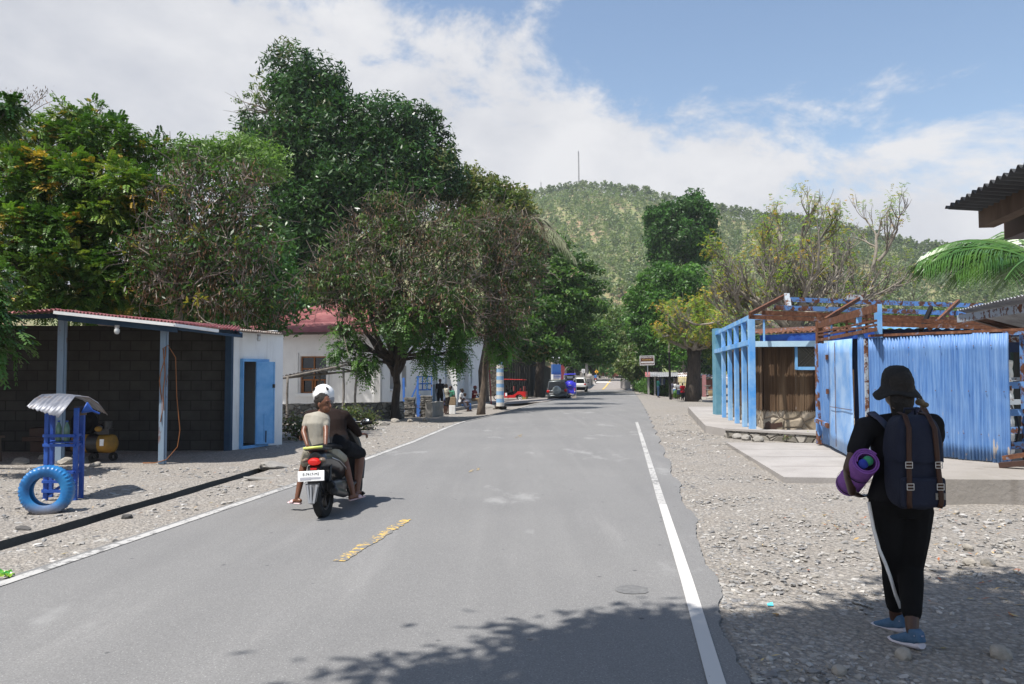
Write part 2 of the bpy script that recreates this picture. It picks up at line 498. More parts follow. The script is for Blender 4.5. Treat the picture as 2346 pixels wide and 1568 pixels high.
MA['block'] = m_blocks('concrete_blocks', (.060, .058, .054), (.048, .046, .043), (.034, .033, .031))
MA['blue_sheet'] = m_blue_sheet()
MA['blue_door'] = simple('sky_blue_paint', (.12, .33, .62), (.20, .42, .70), 4, .55, .1, 30)
MA['blue_post'] = simple('blue_post_paint', (.08, .30, .70), (.30, .50, .72), 1.4, .6, .15, 20, stretch=(1, 1, 1))
MA['blue_deep'] = simple('deep_blue_paint', (.015, .055, .28), (.03, .10, .38), 5, .5, .1, 30)
MA['dull_blue'] = simple('dull_dark_blue', (.02, .045, .085), (.03, .06, .10), 4, .7, .1, 30)
MA['blue_gate'] = m_rusty('blue_gate_paint', (.04, .14, .45), .40)
MA['pale_blue'] = simple('pale_blue_paint', (.35, .52, .66), (.42, .58, .70), 3, .6, .1, 30)
MA['rust_blue'] = m_rusty('rusty_blue_steel', (.10, .22, .46), .49, 4)
MA['rust'] = m_rusty('rusty_steel', (.16, .22, .33), .62, 2.0)
MA['rust_pale'] = m_rusty('pale_rusty_steel', (.30, .34, .38), .47, 9)
MA['post_wash'] = m_rusty('washed_blue_post', (.16, .22, .29), .40, 2.0, (1, 1, .4))
MA['roof_red'] = simple('faded_red_roof', (.34, .115, .12), (.40, .17, .17), 2, .6, .1, 20)
MA['roof_rust'] = m_rusty('rusty_roof_sheet', (.50, .50, .50), .50, 1.2)
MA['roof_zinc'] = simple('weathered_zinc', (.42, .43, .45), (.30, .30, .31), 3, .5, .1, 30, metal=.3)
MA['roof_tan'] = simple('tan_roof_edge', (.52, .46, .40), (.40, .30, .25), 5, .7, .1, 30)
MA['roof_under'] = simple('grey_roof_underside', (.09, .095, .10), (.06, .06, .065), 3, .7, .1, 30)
MA['wood'] = simple('old_timber', (.14, .10, .075), (.08, .055, .042), 6, .9, .4, 30, stretch=(1, 1, .3))
MA['wood_grey'] = simple('grey_timber', (.22, .20, .18), (.12, .105, .09), 8, .9, .4, 30)
MA['wood_brown'] = simple('varnished_wood', (.33, .13, .035), (.24, .085, .022), 8, .5, .1, 30)
MA['wood_dark'] = flat('dark_reddish_wood', (.055, .028, .02), .5)
MA['bamboo'] = m_planks('weathered_palm_stalks', [(.28, (.025, .021, .02)), (.42, (.07, .045, .03)), (.55, (.12, .075, .045)), (.7, (.20, .14, .09))], 3.2)
MA['fence_dark'] = m_planks('dark_corrugated_fence', [(.3, (.035, .038, .04)), (.6, (.075, .075, .07)), (.8, (.12, .11, .10))], 2)
MA['glass'] = flat('dark_glass', (.012, .014, .016), .08, 0, .6)
MA['black'] = flat('black_plastic', (.014, .014, .015), .35, 0, .5)
MA['matt_black'] = flat('matt_black', (.012, .012, .013), .9, 0, .15)
MA['rubber'] = flat('tyre_rubber', (.022, .022, .022), .85, 0, .25)
MA['chrome'] = flat('brushed_metal', (.55, .56, .58), .3, .8, .5)
MA['white'] = flat('white_paint', (.80, .80, .80), .35, 0, .5, .3)
MA['line'] = None
MA['red'] = flat('red_paint', (.50, .018, .018), .3, 0, .5, .4)
MA['indigo'] = flat('violet_blue_paint', (.05, .045, .62), .3, 0, .5, .4)
MA['silver'] = flat('dark_silver_paint', (.055, .065, .07), .3, .3, .5, .5)
MA['redlamp'] = flat('red_lamp', (.55, .01, .01), .2, 0, .6)
MA['amber'] = flat('amber_lens', (.6, .2, .05), .3)
MA['clearlens'] = flat('clear_lens', (.5, .5, .52), .15, 0, .7)
MA['yellow'] = flat('yellow_paint', (.70, .42, .03), .5)
MA['stone'] = m_stone('field_stone', [(0, (.13, .12, .105)), (.4, (.22, .205, .18)), (.7, (.30, .28, .25)), (1, (.40, .38, .35))], 3.4)
MA['stone_thin'] = m_stone('slate_stone', [(0, (.13, .12, .11)), (.5, (.25, .235, .21)), (1, (.38, .36, .33))], 3.6, (1, 1, 3.6))
MA['stone_crazy'] = m_stone('crazy_stone', [(0, (.27, .225, .165)), (.5, (.36, .31, .245)), (1, (.43, .38, .31))], 3.0, (1, 1, 1), (.17, .14, .11), .03)
MA['hill'] = None
# ============================================================= ground and road
def poly_xy(pts):
    g = [G(*p) for p in pts]
    g.sort(key=lambda q: q.y)
    return [q.y for q in g], [q.x for q in g]
def ext(ys, xs, y0, n=2):
    s_ = (xs[n] - xs[0]) / (ys[n] - ys[0])
    return [y0] + ys, [xs[0] + s_ * (y0 - ys[0])] + xs
LY, LX = ext(*poly_xy([(20,1333),(680,1110),(946,1013),(1064,967),(1169,942),(1234,923.7),(1290,908),(1338,895)]), -14, 1)
WY, WX = ext(*poly_xy([(1640,1568),(1575,1340),(1515,1150),(1459,970),(1451,920),(1444,897)]), -14)
RY, RX = ext(*poly_xy([(1715,1568),(1650,1400),(1602,1230),(1550,1105),(1507,1000),(1482,945),(1464,915),(1451,896)]), -14)
xl = lambda y: np.interp(y, LY, LX)
xw = lambda y: np.interp(y, WY, WX)
xr = lambda y: np.interp(y, RY, RX)
YE = G(1390, 894).y
# roadside drain on the left: near lip and far lip (x as a function of y)
dn0, dn1, df0, df1 = G(0, 1263), G(600, 1082), G(0, 1241), G(600, 1071)
def dline(a, b, y): return a.x + (b.x - a.x) * (y - a.y) / (b.y - a.y)
DEND = G(640, 1072).y
rows = np.concatenate([np.arange(-14, 15, .25), np.arange(15, 24, .5), np.arange(24, 64, 1), np.arange(64, 180, 4), np.arange(180, 460, 20), [520, 700, 1000, 1600]])
outer = [-700, -300, -120, -60, -35, -22, -15, -11, -8, -6.5, -5.2, -4.2, -3.3, -2.5, -1.8, -1.2, -.7, -.35]
routs = [.0, .12, .3, .6, 1, 1.5, 2.1, 2.8, 3.6, 4.6, 6, 8, 11, 16, 24, 40, 80, 200, 500]
V = []; nc = 0
wob = lambda x, y: .018 * np.sin(1.7 * x + 2.1 * np.sin(.9 * y)) * np.sin(2.3 * y + 1.3 * x) + .01 * np.sin(5.1 * x + 1) * np.sin(4.3 * y)
for y in rows:
    xn = dline(dn0, dn1, y); xf = dline(df0, df1, y)
    if y > 18: xn = dline(dn0, dn1, 18) + .1365 * (y - 18); xf = xn - .34
    on = y < DEND
    L = float(xl(y)) if y < YE else float(xl(YE)) + .2 * (y - YE)
    Rr = float(xr(y)) if y < YE else float(xr(YE)) + .07 * (y - YE)
    j = .012 * math.sin(y * 3.1) + .008 * math.sin(y * 7.7)
    row = [(xf + o_ + j, None) for o_ in outer]
    dp = -.38 if on else -.004
    row += [(xf + j, .0), (xf + .012 + j, dp), (xn - .012 + j, dp), (xn + j, .0)]
    for k in (.33, .66, .95): row.append((xn + (L - xn) * k, None))
    row += [(L + .15, -.05), ((L + Rr) / 2, -.06), (Rr - .15, -.05)]
    row += [(Rr + o_, None) for o_ in routs]
    nc = len(row)
    for x, dz in row:
        z = float(terr(x, y))
        z += (float(wob(x, y)) * min(1, abs(x - Rr) * 2) if y < 60 else 0) if dz is None else dz
        V.append((x, y, z))
F = [(i*nc+k, i*nc+k+1, (i+1)*nc+k+1, (i+1)*nc+k) for i in range(len(rows)-1) for k in range(nc-1)]
ditch_cols = set(range(len(outer), len(outer)+3))
go = np_mesh('ground', V, F, MA['gravel'])
go.data.materials.append(MA['ditch'])
mi = np.array([1 if ((i % (nc-1)) in ditch_cols and rows[i // (nc-1)] < DEND) else 0 for i in range(len(F))], np.int32)
go.data.polygons.foreach_set('material_index', mi); tag(go, kind='structure')

def strip(name, ys, fa, fb, zo, mat, n=2, jit=0, kind='structure'):
    V = []; F = []
    for y in ys:
        a = float(fa(y)); b = float(fb(y)); jj = random.uniform(-jit, jit) if jit else 0
        for k in range(n):
            x = a + (b - a) * k / (n - 1) + (jj if k == n - 1 else 0)
            V.append((x, y, float(terr(x, y)) + zo))
    for i in range(len(ys) - 1):
        for k in range(n - 1):
            F.append((i*n+k, i*n+k+1, (i+1)*n+k+1, (i+1)*n+k))
    if jit:   # skirt at the broken right-hand edge
        o_ = len(V)
        for i, y in enumerate(ys):
            p = V[i*n + n - 1]; V.append((p[0] + .01, p[1], p[2] - .07))
        for i in range(len(ys) - 1):
            F.append((i*n+n-1, o_+i, o_+i+1, (i+1)*n+n-1))
    o = np_mesh(name, V, F, mat); return tag(o, kind=kind)
random.seed(3)
ysr = np.concatenate([np.arange(-14, 3, .5), np.arange(3, 16, .07), np.arange(16, 40, .3), np.arange(40, YE, 1.0), [YE]])
strip('road', ysr, lambda y: xl(y) - .06, lambda y: xr(y) + .006 * math.sin(y * 11) + .014 * math.sin(y * 4.3 + 1) + .04 * math.sin(y * 2.3), .018, MA['asphalt'], 8, .010)
def m_line(name, c, thr):
    t = MT(name); v = t.coord(); f = t.noise(v, 14, 8, .75); g = t.noise(v, 1.2, 3)
    k = t.math('ADD', f, t.math('MULTIPLY', t.math('SUBTRACT', g, .5), .35))
    col = t.mix(t.ramp(k, [(thr, (0,)*3), (thr + .05, (1,)*3)]), c, (.172, .170, .168))
    return t.fin(col, .8, 0, .25)
MA['line'] = m_line('worn_white_road_paint', (.50, .49, .475), .66)
MA['line_old'] = m_line('faded_white_road_paint', (.40, .395, .385), .53)
YB = G(1515, 1160).y
strip('road_marking', np.arange(3, 62, .35), lambda y: xl(y) + .0, lambda y: xl(y) + .11, .024, MA['line_old'])
strip('road_marking', list(np.arange(-3, YB, .2)) + [YB], lambda y: xw(y) - .047, lambda y: xw(y) + .047, .024, MA['line'])
strip('road_marking', list(np.arange(YB, 27, .25)), lambda y: xw(y) - .05, lambda y: xw(y) + .045, .023, MA['line_old'])
# worn yellow dashes
MA['yline'] = m_line('worn_yellow_road_paint', (.58, .39, .10), .45)
mb = MB()
def dash(p0, p1, wd, n, fill):
    a = G(*p0); b = G(*p1); d = (b - a).normalized(); sd = Vector((d.y, -d.x, 0))
    for i in range(n):
        f = (i + .5) / n
        if random.random() > fill: continue
        c = a + (b - a) * f + sd * random.uniform(-.07, .07)
        c.z = float(terr(c.x, c.y)) + .0235 + i * .00003
        L = (b - a).length / n * random.uniform(.5, 1.3); W = wd * random.uniform(.12, .34)
        m = 11; ring = []
        for k in range(m):
            t_ = 2 * math.pi * k / m; rr = random.uniform(.6, 1.15)
            ring.append(c + d * math.cos(t_) * L * rr + sd * math.sin(t_) * W * rr)
        mb.add(ring, [tuple(range(m))])
a_, b_ = G(776, 1292), G(933, 1195); sd = Vector((b_.y - a_.y, a_.x - b_.x, 0)).normalized(); vs_ = []
for i in range(31):
    p = a_.lerp(b_, i / 30); w1, w2 = (random.uniform(.035, .075) for _ in (0, 1)); vs_ += [p - sd * w1 + Vector((0, 0, .0235)), p + sd * w2 + Vector((0, 0, .0235))]
mb.add(vs_, [(2*i, 2*i+1, 2*i+3, 2*i+2) for i in range(30)])
dash((1084, 1084), (1095, 1074), .10, 3, 1)
dash((1180, 1006), (1198, 998), .09, 3, .8)
tag(mb.build('road_marking', MA['yline']), kind='structure')
# tar patch / cover in the road
mb = MB(); c = G(1449, 1358)
ring = [c + Vector((math.cos(a_) * .125 * random.uniform(.86, 1.1), math.sin(a_) * .13 * random.uniform(.86, 1.1), .022)) for a_ in np.linspace(0, 2*math.pi, 15)[:-1]]
mb.add(ring, [tuple(range(14))])
tag(mb.build('road_patch', simple('tar_patch', (.12, .12, .122), (.17, .17, .17), 20, .9, .3, 60)), kind='structure')
# concrete bridge road beyond the asphalt
cy = [YE, G(1400, 888).y, G(1400, 883).y, 141, 156, 172]
cl = [G(1336, 894).x, G(1349, 888).x, G(1358, 883).x, P(1363, 877, 141).x, P(1368, 872, 156).x, P(1350, 867, 172).x]
cr_ = [G(1447, 894).x, G(1430, 888).x, G(1430, 883).x, P(1436, 877, 141).x, P(1441, 872, 156).x, P(1450, 867, 172).x]
yy = np.linspace(YE, 172, 40)
strip('bridge_road', yy, lambda y: np.interp(y, cy, cl) - .3, lambda y: np.interp(y, cy, cr_) + .3, .03, MA['conc_road'], 4)
strip('bridge_road', [172, 178, 190, 230], lambda y: np.interp(y, [172, 190, 230], [5, -30, -60]), lambda y: np.interp(y, [172, 190, 230], [30, 70, 90]), .03, MA['conc_road'], 4)
strip('road_marking', np.linspace(YE, 140, 20), lambda y: np.interp(y, cy, cl) + .15, lambda y: np.interp(y, cy, cl) + .33, .05, MA['line'])
strip('road_marking', np.linspace(YE - 6, 136, 20), lambda y: np.interp(y, cy, cr_) - .45, lambda y: np.interp(y, cy, cr_) - .25, .05, MA['line'])
strip('road_marking', np.linspace(YE + 1, 158, 20), lambda y: np.interp(y, [YE, 158], [G(1380, 894).x, P(1400, 872, 158).x]) - .1, lambda y: np.interp(y, [YE, 158], [G(1380, 894).x, P(1400, 872, 158).x]) + .13, .05, simple('yellow_road_paint', (.62, .42, .10), (.5, .36, .12), 5))
strip('road_marking', [136, 143.5], lambda y: np.interp(y, cy, cl) + .3, lambda y: P(1395, 877, 141).x, .052, MA['line'])
# forecourt apron where the red tuk-tuk stands
mb = MB()
ap = [G(1150, 929), G(1120, 922), G(1122, 917), G(1250, 912), G(1300, 905), G(1300, 909), G(1252, 921)]
mb = MB(); mb.add([(p.x, p.y, float(terr(p.x, p.y)) + .03) for p in ap], [tuple(range(len(ap)))])
tag(mb.build('forecourt', MA['conc_road']), kind='structure')
# sloping concrete slab on the right with joints, and the kerbed walkway
mb = MB()
sl_ = [(4.8, 17.9), (4.04, 11.9), (5.3, 11.75), (6.2, 12.2), (7.6, 17.7)]
top = [(x, y, .075) for x, y in sl_]; bot = [(x, y, -.1) for x, y in sl_]
mb.add(top + bot, [(0, 1, 2, 3, 4), (0, 5, 6, 1), (1, 6, 7, 2), (2, 7, 8, 3), (4, 3, 8, 9), (0, 4, 9, 5)])
tag(mb.build('concrete_slab', MA['conc_pale']), kind='structure')
mb = MB()
for y in (13.3, 14.8, 16.3, 17.5): mb.box((5.9, y, .0745), (3.2, .012, .006))
tag(mb.build('slab_joint', flat('dark_joint', (.12, .11, .10), .9)), kind='structure')  # joints drawn as thin dark strips across the slab
mb = MB()
pl = [(5.3, 21.9), (5.5, 20.3), (6.2, 19.5), (7.1, 18.6), (14, 17.6), (14, 34.5), (7.6, 34.5), (6.4, 28)]
n = len(pl); PZ = .2
mb.add([(x, y, PZ) for x, y in pl] + [(x, y, -.1) for x, y in pl], [tuple(range(n))] + [(i, i+n, (i+1)%n+n, (i+1)%n) for i in range(n)])
tag(mb.build('walkway', MA['conc_pale']), kind='structure')

# loose stones: what lies on the shoulders, near the camera
ico = bmesh.new(); bmesh.ops.create_icosphere(ico, subdivisions=1, radius=1)
IV = np.array([v.co[:] for v in ico.verts]); IF = np.array([[v.index for v in f.verts] for f in ico.faces]); ico.free()
def stones(n, sampler, smin, smax, name, flatn=.4):
    C = np.array([sampler() for _ in range(n)]); S = smin + (smax - smin) * rng.random(n) ** 3.0
    V = []; cols = []
    V_ = IV[None] * (1 + rng.uniform(-.28, .28, (n, len(IV), 1)))
    sc3 = np.stack([S * rng.uniform(.8, 1.5, n), S * rng.uniform(.5, .9, n), S * rng.uniform(flatn * .5, flatn * 1.4, n)], 1)
    V_ = V_ * sc3[:, None]
    a = rng.random(n) * 6.28; ca, sa = np.cos(a)[:, None], np.sin(a)[:, None]
    X = V_[..., 0] * ca - V_[..., 1] * sa; Y = V_[..., 0] * sa + V_[..., 1] * ca
    Z = V_[..., 2] + X * rng.uniform(-.3, .3, (n, 1))
    V_ = np.stack([X, Y, Z], -1) + C[:, None]
    Fs = (IF[None] + (np.arange(n) * len(IV))[:, None, None]).reshape(-1, 3)
    pal = .88 * np.array([[.27, .265, .26], [.36, .348, .33], [.44, .42, .39], [.20, .20, .205], [.33, .31, .28], [.50, .48, .46]])
    c = pal[rng.choice(6, n, p=[.25, .27, .18, .1, .14, .06])] * rng.uniform(.8, 1.15, (n, 1))
    cols = np.repeat(c, len(IV), 0)
    t = MA.get('pebble')
    if t is None:
        tt = MT('loose_stone'); at = tt.n('ShaderNodeAttribute', attribute_name='lc')
        cc = tt.mix(.5, at.outputs['Color'], tt.ramp(tt.noise(tt.coord(), 30, 4), [(.3, (.35,)*3), (.7, (.65,)*3)]), 'OVERLAY')
        MA['pebble'] = t = tt.fin(cc, .95, 0, .15)
    o = np_mesh(name, V_.reshape(-1, 3), Fs, t, cols=cols)
    return tag(o, kind='stuff')
def right_s():
    while True:
        y = 2.6 + 16 * random.random() ** 1.7; x = float(xr(y)) + .03 + random.random() ** 1.3 * (2.2 + .55 * y)
        if y > 11.6 and 4.0 + (y - 11.9) * .12 < x: continue
        if y > 9.6 and x > 5.1: continue
        return (x, y, float(terr(x, y)) + .0)
def left_s():
    while True:
        y = 4.5 + 12.5 * random.random() ** 1.3
        x = float(xl(y)) - .1 - random.random() * 6.5
        xn = dline(dn0, dn1, y); xf = dline(df0, df1, y)
        if y < DEND and xf - .06 < x < xn + .06: continue
        if y > 13.7 and x < -3.9: continue
        return (x, y, float(terr(x, y)) + .0)
def mid_s():
    y = random.uniform(17, 33)
    if random.random() < .5:
        x = float(xl(y)) - .2 - random.random() * (3 + .2 * (y - 17))
        if x < -.093 * (y - 18) - 3.9 - 3.5: return mid_s()
    else: x = float(xr(y)) + .1 + random.random() * (1.6 if y < 30 else 3)
    return (x, y, float(terr(x, y)))
stones(17000, right_s, .005, .036, 'gravel')
stones(5000, left_s, .006, .05, 'gravel')
stones(3200, mid_s, .010, .05, 'gravel')
def cobble_s():
    y = 3.4 + 6 * random.random(); x = 3.0 + (y - 3.4) * .28 + random.random() ** .8 * 3.2
    return (x, y, float(terr(x, y)))
stones(260, cobble_s, .025, .065, 'gravel', .5)
# dry leaves scattered near the woman
def litter(n, samp, pal, size):
    C = np.array([samp() for _ in range(n)]); C[:, 2] += .02
    th = rng.random(n) * 6.28; t = np.stack([np.cos(th), np.sin(th), rng.uniform(-.3, .3, n)], 1)
    s_ = np.stack([-np.sin(th), np.cos(th), rng.uniform(-.3, .3, n)], 1)
    L = size * rng.uniform(.5, 1.3, (n, 1)); Wd = L * rng.uniform(.15, .4, (n, 1))
    V = np.stack([C - t * L, C + s_ * Wd, C + t * L, C - s_ * Wd], 1).reshape(-1, 3)
    c = np.repeat(np.array(pal)[rng.integers(0, len(pal), n)], 4, 0)
    o = np_mesh('leaf_litter', V, np.arange(4 * n).reshape(-1, 4), MA['leaf_dry'], cols=c); tag(o, kind='stuff')
DRYP = [(.42, .28, .13), (.30, .17, .08), (.50, .38, .20), (.36, .12, .06), (.25, .2, .1)]
litter(500, lambda: (3.2 + random.random() * 3, 4 + random.random() * 5.5, 0.0), DRYP, .03)
litter(160, right_s, DRYP, .025)
litter(160, left_s, DRYP, .03)

# ============================================================= the hill
HPX = [-400, 300, 700, 1000, 1200, 1250, 1290, 1330, 1400, 1480, 1520, 1580, 1640, 1700, 1800, 1900, 2000, 2080, 2200, 2346, 2600, 3400]
HPY = [700, 640, 560, 500, 460, 449, 439, 435, 441, 450, 462, 478, 491, 500, 512, 530, 552, 572, 590, 606, 640, 720]
HYR = lambda px: np.interp(px, [0, 1100, 1330, 1700, 2346, 3200], [480, 520, 520, 470, 400, 380])
def hill_z(px, v):
    """v 0 at the foot, 1 at the ridge, beyond 1 the far side; px gives the bearing"""
    yr = HYR(px); yb = 215.0; y = yb + (yr - yb) * v
    zr = CAMH + (858 - np.interp(px, HPX, HPY)) / 1825.0 * yr
    z = 1.2 + (zr - 1.2) * np.where(v <= 1, v ** 1.12, 1 - .6 * (v - 1))
    x = (px - 1173) / 1825.0 * y
    z = z + (3.0 * np.sin(x * .045 + 1.1 * np.sin(y * .02)) * np.sin(v * 3.14 * np.clip(v, 0, 1)) + 1.3 * np.sin(x * .13 + y * .05)) * np.clip(v * 3, 0, 1) * np.where(v > .93, .25, 1)
    return x, y, z
pxs = np.arange(-400, 3401, 14.0); vs = np.concatenate([np.linspace(0, 1, 70), [1.1, 1.4, 2.2]])
PX, VV = np.meshgrid(pxs, vs); X, Y, Z = hill_z(PX, VV); nx = len(pxs)
Vh = np.stack([X, Y, Z], -1).reshape(-1, 3)
idx = np.arange(nx * len(vs)).reshape(len(vs), nx)
Fh = np.stack([idx[:-1, :-1], idx[:-1, 1:], idx[1:, 1:], idx[1:, :-1]], -1).reshape(-1, 4)
t = MT('hill_soil_and_grass'); v = t.coord()
f = t.noise(v, .035, 7, .65); g = t.noise(v, .25, 6, .7)
c = t.ramp(f, [(.35, (.19, .21, .10)), (.5, (.25, .22, .13)), (.60, (.32, .21, .15)), (.70, (.32, .14, .095))])
c = t.mix(t.ramp(g, [(.42, (0,)*3), (.56, (.75,)*3)]), c, (.14, .18, .07))
MA['hill'] = t.fin(c, 1, 0, .05)
tag(np_mesh('hill', Vh, Fh, MA['hill'], smooth=True), kind='structure')

# ============================================================= foliage
def unit(a): return a / np.maximum(np.linalg.norm(a, axis=-1, keepdims=True), 1e-9)
def leaf_quads(C, out, L, Wr, upb=.5, rnd=.8, droop=0.0):
    n = len(C)
    nr = unit(out * .6 + rng.normal(0, rnd, (n, 3)) + np.array([0, 0, upb]))
    t = rng.normal(0, 1, (n, 3)); t[:, 2] -= droop; t = unit(t - nr * np.sum(t * nr, 1, keepdims=True))
    s_ = np.cross(nr, t)
    L = np.asarray(L).reshape(-1, 1); Wd = L * Wr
    return np.stack([C - t * L, C - t * L * .1 + s_ * Wd, C + t * L, C - t * L * .1 - s_ * Wd], 1).reshape(-1, 3)
def fronds(C, out, L, K=6, lw=.32, droop=.7, ll=.42):
    """pinnate leaves: K pairs of leaflets on a drooping rachis of length L"""
    n = len(C); L = np.asarray(L).reshape(-1, 1)
    d = unit(out + rng.normal(0, .45, (n, 3)) + np.array([0, 0, .12]))
    s_ = unit(np.cross(d, np.array([0, 0, 1.0])) + 1e-6); up = np.cross(s_, d)
    V = []
    for k in range(K):
        u = (k + .8) / K
        c = C + d * L * u + np.array([0, 0, -1.0]) * L * droop * u * u
        dd = unit(d + np.array([0, 0, -1.0]) * droop * 2 * u)
        for sg in (-1, 1):
            ld = unit(s_ * sg + dd * .45 + np.array([0, 0, -.25]) + rng.normal(0, .12, (n, 3)))
            l = L * ll * (1 - .35 * u); wv = dd * l * lw
            V.append(np.stack([c, c + ld * l * .5 + wv, c + ld * l, c + ld * l * .5 - wv], 1))
    return np.stack(V, 1).reshape(-1, 3), 2 * K
def pick(pal, n):
    c = np.array([p[:3] for p in pal]); w_ = np.array([p[3] for p in pal]); return c[rng.choice(len(pal), n, p=w_ / w_.sum())]
def blob_w(b):
    px, py, rx, ry, d = b[:5]; k = ppm(d)
    c = P(px, py, d); rd = b[5] if len(b) > 5 else (rx + ry) / 2
    return np.array(c), np.array([rx * k, rd * k, ry * k])
def clump_pts(blobs, n, rmin=.55):
    vol = np.array([(b[2] * b[3]) for b in blobs], float); cnt = np.maximum(1, (vol / vol.sum() * n)).astype(int)
    C = []; O = []
    for b, m in zip(blobs, cnt):
        c, r = blob_w(b); d = unit(rng.normal(0, 1, (m, 3))); rr = rmin + (1 - rmin) * rng.random((m, 1)) ** .6
        C.append(c + d * rr * r); O.append(unit(d / r * r.mean()))
    return np.concatenate(C), np.concatenate(O)
def crown(root, blobs, nclump, per, cr0, lsize, pal, style='leaf', wr=.45, upb=.5, rmin=.55, mat='leaf', flatc=.75, name='crown', droop=.2, zmin=None, K=5, cvar=.18):
    C, O = clump_pts(blobs, nclump, rmin)
    n = len(C); S = cr0 * rng.uniform(.55, 1.3, n)
    d = unit(rng.normal(0, 1, (n, per, 3)) + O[:, None] * .55)
    rad = rng.random((n, per, 1)) ** .45
    off = d * rad * S[:, None, None]; off[..., 2] *= flatc
    pos = (C[:, None] + off).reshape(-1, 3); out = unit(d + O[:, None] * .3).reshape(-1, 3)
    base = pick(pal, n) * rng.uniform(1 - cvar, 1 + cvar, (n, 1))
    col = np.repeat(base, per, 0)
    alt = pick(pal, n * per); k = rng.random((n * per, 1)) < .22
    col = np.where(k, alt, col) * rng.uniform(.8, 1.25, (n * per, 1))
    if zmin is not None:
        m = pos[:, 2] > zmin; pos, out, col = pos[m], out[m], col[m]
    if style == 'leaf':
        V = leaf_quads(pos, out, lsize * rng.uniform(.7, 1.3, len(pos)), wr, upb, .8, droop); rep = 4
    else:
        V, q = fronds(pos, out, lsize * rng.uniform(.7, 1.3, len(pos)), K, droop=droop); rep = 4 * q
    return np_mesh(name, V, np.arange(len(V)).reshape(-1, 4), MA[mat], root, True, np.repeat(col, rep, 0))
def wander(a, b, n, amp, sag=0):
    a = Vector(a); b = Vector(b); L = (b - a).length; pts = []
    ph = [random.uniform(-1, 1) for _ in range(6)]
    for i in range(n + 1):
        t_ = i / n; e = math.sin(math.pi * t_)
        o = Vector((ph[0] * math.sin(3*t_*2+ph[1]*3), ph[2] * math.sin(4*t_+ph[3]*3), ph[4] * math.sin(3.5*t_+ph[5]*3))) * amp * L * e
        pts.append(a.lerp(b, t_) + o + Vector((0, 0, sag * L * e)))
    return pts
def limbs(root, base, fork, r0, blobs, nsub=6, mat='bark', name='trunk', lean=None, sides=8, subr=.28, twig=3):
    mb = MB(); base = Vector(base); fork = Vector(fork)
    tr = wander(base, fork, 5, .05)
    rr = [r0 * (1.25 if i == 0 else 1 - .06 * i) for i in range(6)]
    mb.tube([base - Vector((0, 0, .4))] + tr, [r0 * 1.6] + rr, sides)
    for b in blobs:
        c, r = blob_w(b); c = Vector(c); s0 = tr[random.choice([3, 4, 5, 5])]
        L = (c - s0).length; q = r0 * random.uniform(.38, .6)
        pts = wander(s0, c, 6, .10, .05); mb.tube(pts, [q * (1 - .75 * i / 6) + .012 for i in range(7)], 6)
        for _ in range(nsub):
            d = Vector(unit(rng.normal(0, 1, 3))); e = Vector(np.array(c) + np.array(d) * r * random.uniform(.6, .95))
            s1 = pts[random.choice([3, 4, 5, 6])]
            p2 = wander(s1, e, 4, .14, .03); q2 = q * subr
            mb.tube(p2, [q2 * (1 - .8 * i / 4) + .006 for i in range(5)], 4, False)
            for _ in range(twig):
                e2 = e + Vector(rng.normal(0, 1, 3)) * float(np.mean(r)) * .22
                mb.tube([p2[random.choice([2, 3])], (e + e2) / 2 + Vector((0, 0, .05)), e2], [q2 * .3, q2 * .2, .004], 3, False)
    return mb.build(name, MA[mat], root, smooth=True, world=True)
def twigs(root, blobs, n, length, pal_mat='twig', r=.012, upb=0.0, name='twigs'):
    C, O = clump_pts(blobs, n, .5); V = []; F = []; k = 0
    for c, o in zip(C, O):
        p = Vector(c); d = (Vector(o) + Vector(rng.normal(0, .8, 3))).normalized(); L = length * random.uniform(.5, 1.3)
        for sgm in range(3):
            q = p + d * L / 3; s_ = d.cross(Vector((random.random() - .5, random.random() - .5, random.random()))).normalized() * r * (1 - .28 * sgm)
            s2 = d.cross(s_).normalized() * r
            V += [p - s_, p + s_, q + s_ * .6, q - s_ * .6, p - s2, p + s2, q + s2 * .6, q - s2 * .6]; F += [(k, k+1, k+2, k+3), (k+4, k+5, k+6, k+7)]; k += 8
            p = q; d = (d + Vector(rng.normal(0, .35, 3)) + Vector((0, 0, upb))).normalized()
    return tag(np_mesh(name, V, F, MA[pal_mat], root, True), kind='stuff')
def pods(root, blobs, n, size, pal, name='seed_pods', rmin=.6):
    """hanging bunches of dry pods"""
    C, O = clump_pts(blobs, n, rmin); per = 9; m = len(C)
    off = rng.normal(0, 1, (m, per, 3)) * np.array([.5, .5, .4]) * size * 2.4
    pos = (C[:, None] + off).reshape(-1, 3); N_ = len(pos)
    L = size * rng.uniform(.5, 1.2, (N_, 1)); dn = unit(np.array([0, 0, -1.0]) + rng.normal(0, .35, (N_, 3)))
    s_ = unit(np.cross(dn, rng.normal(0, 1, (N_, 3)))) * L * .13
    V = np.stack([pos - s_ * .4, pos + s_ * .4, pos + dn * L * .6 + s_, pos + dn * L, pos + dn * L * .6 - s_], 1)
    col = np.repeat(pick(pal, m), per, 0) * rng.uniform(.7, 1.3, (N_, 1))
    F = np.arange(N_ * 5).reshape(-1, 5)
    return tag(np_mesh(name, V.reshape(-1, 3), F, MA['leaf_dry'], root, True, np.repeat(col, 5, 0)), kind='stuff')
def tree(name, label, base, fork, r0, blobs, spec, group=None, bark='bark', nsub=6, twig=3, cat='tree'):
    root = thing(name, label, cat, base, group=group)
    limbs(root, base, fork, r0, blobs, nsub, bark, twig=twig)
    for s_ in (spec if isinstance(spec, list) else [spec]): crown(root, blobs, **s_)
    return root
GRD = [(.042, .105, .022, 4), (.055, .13, .028, 3), (.030, .078, .018, 3)]
GRM = [(.075, .155, .025, 4), (.10, .19, .03, 3), (.05, .115, .022, 3), (.13, .20, .035, 1)]
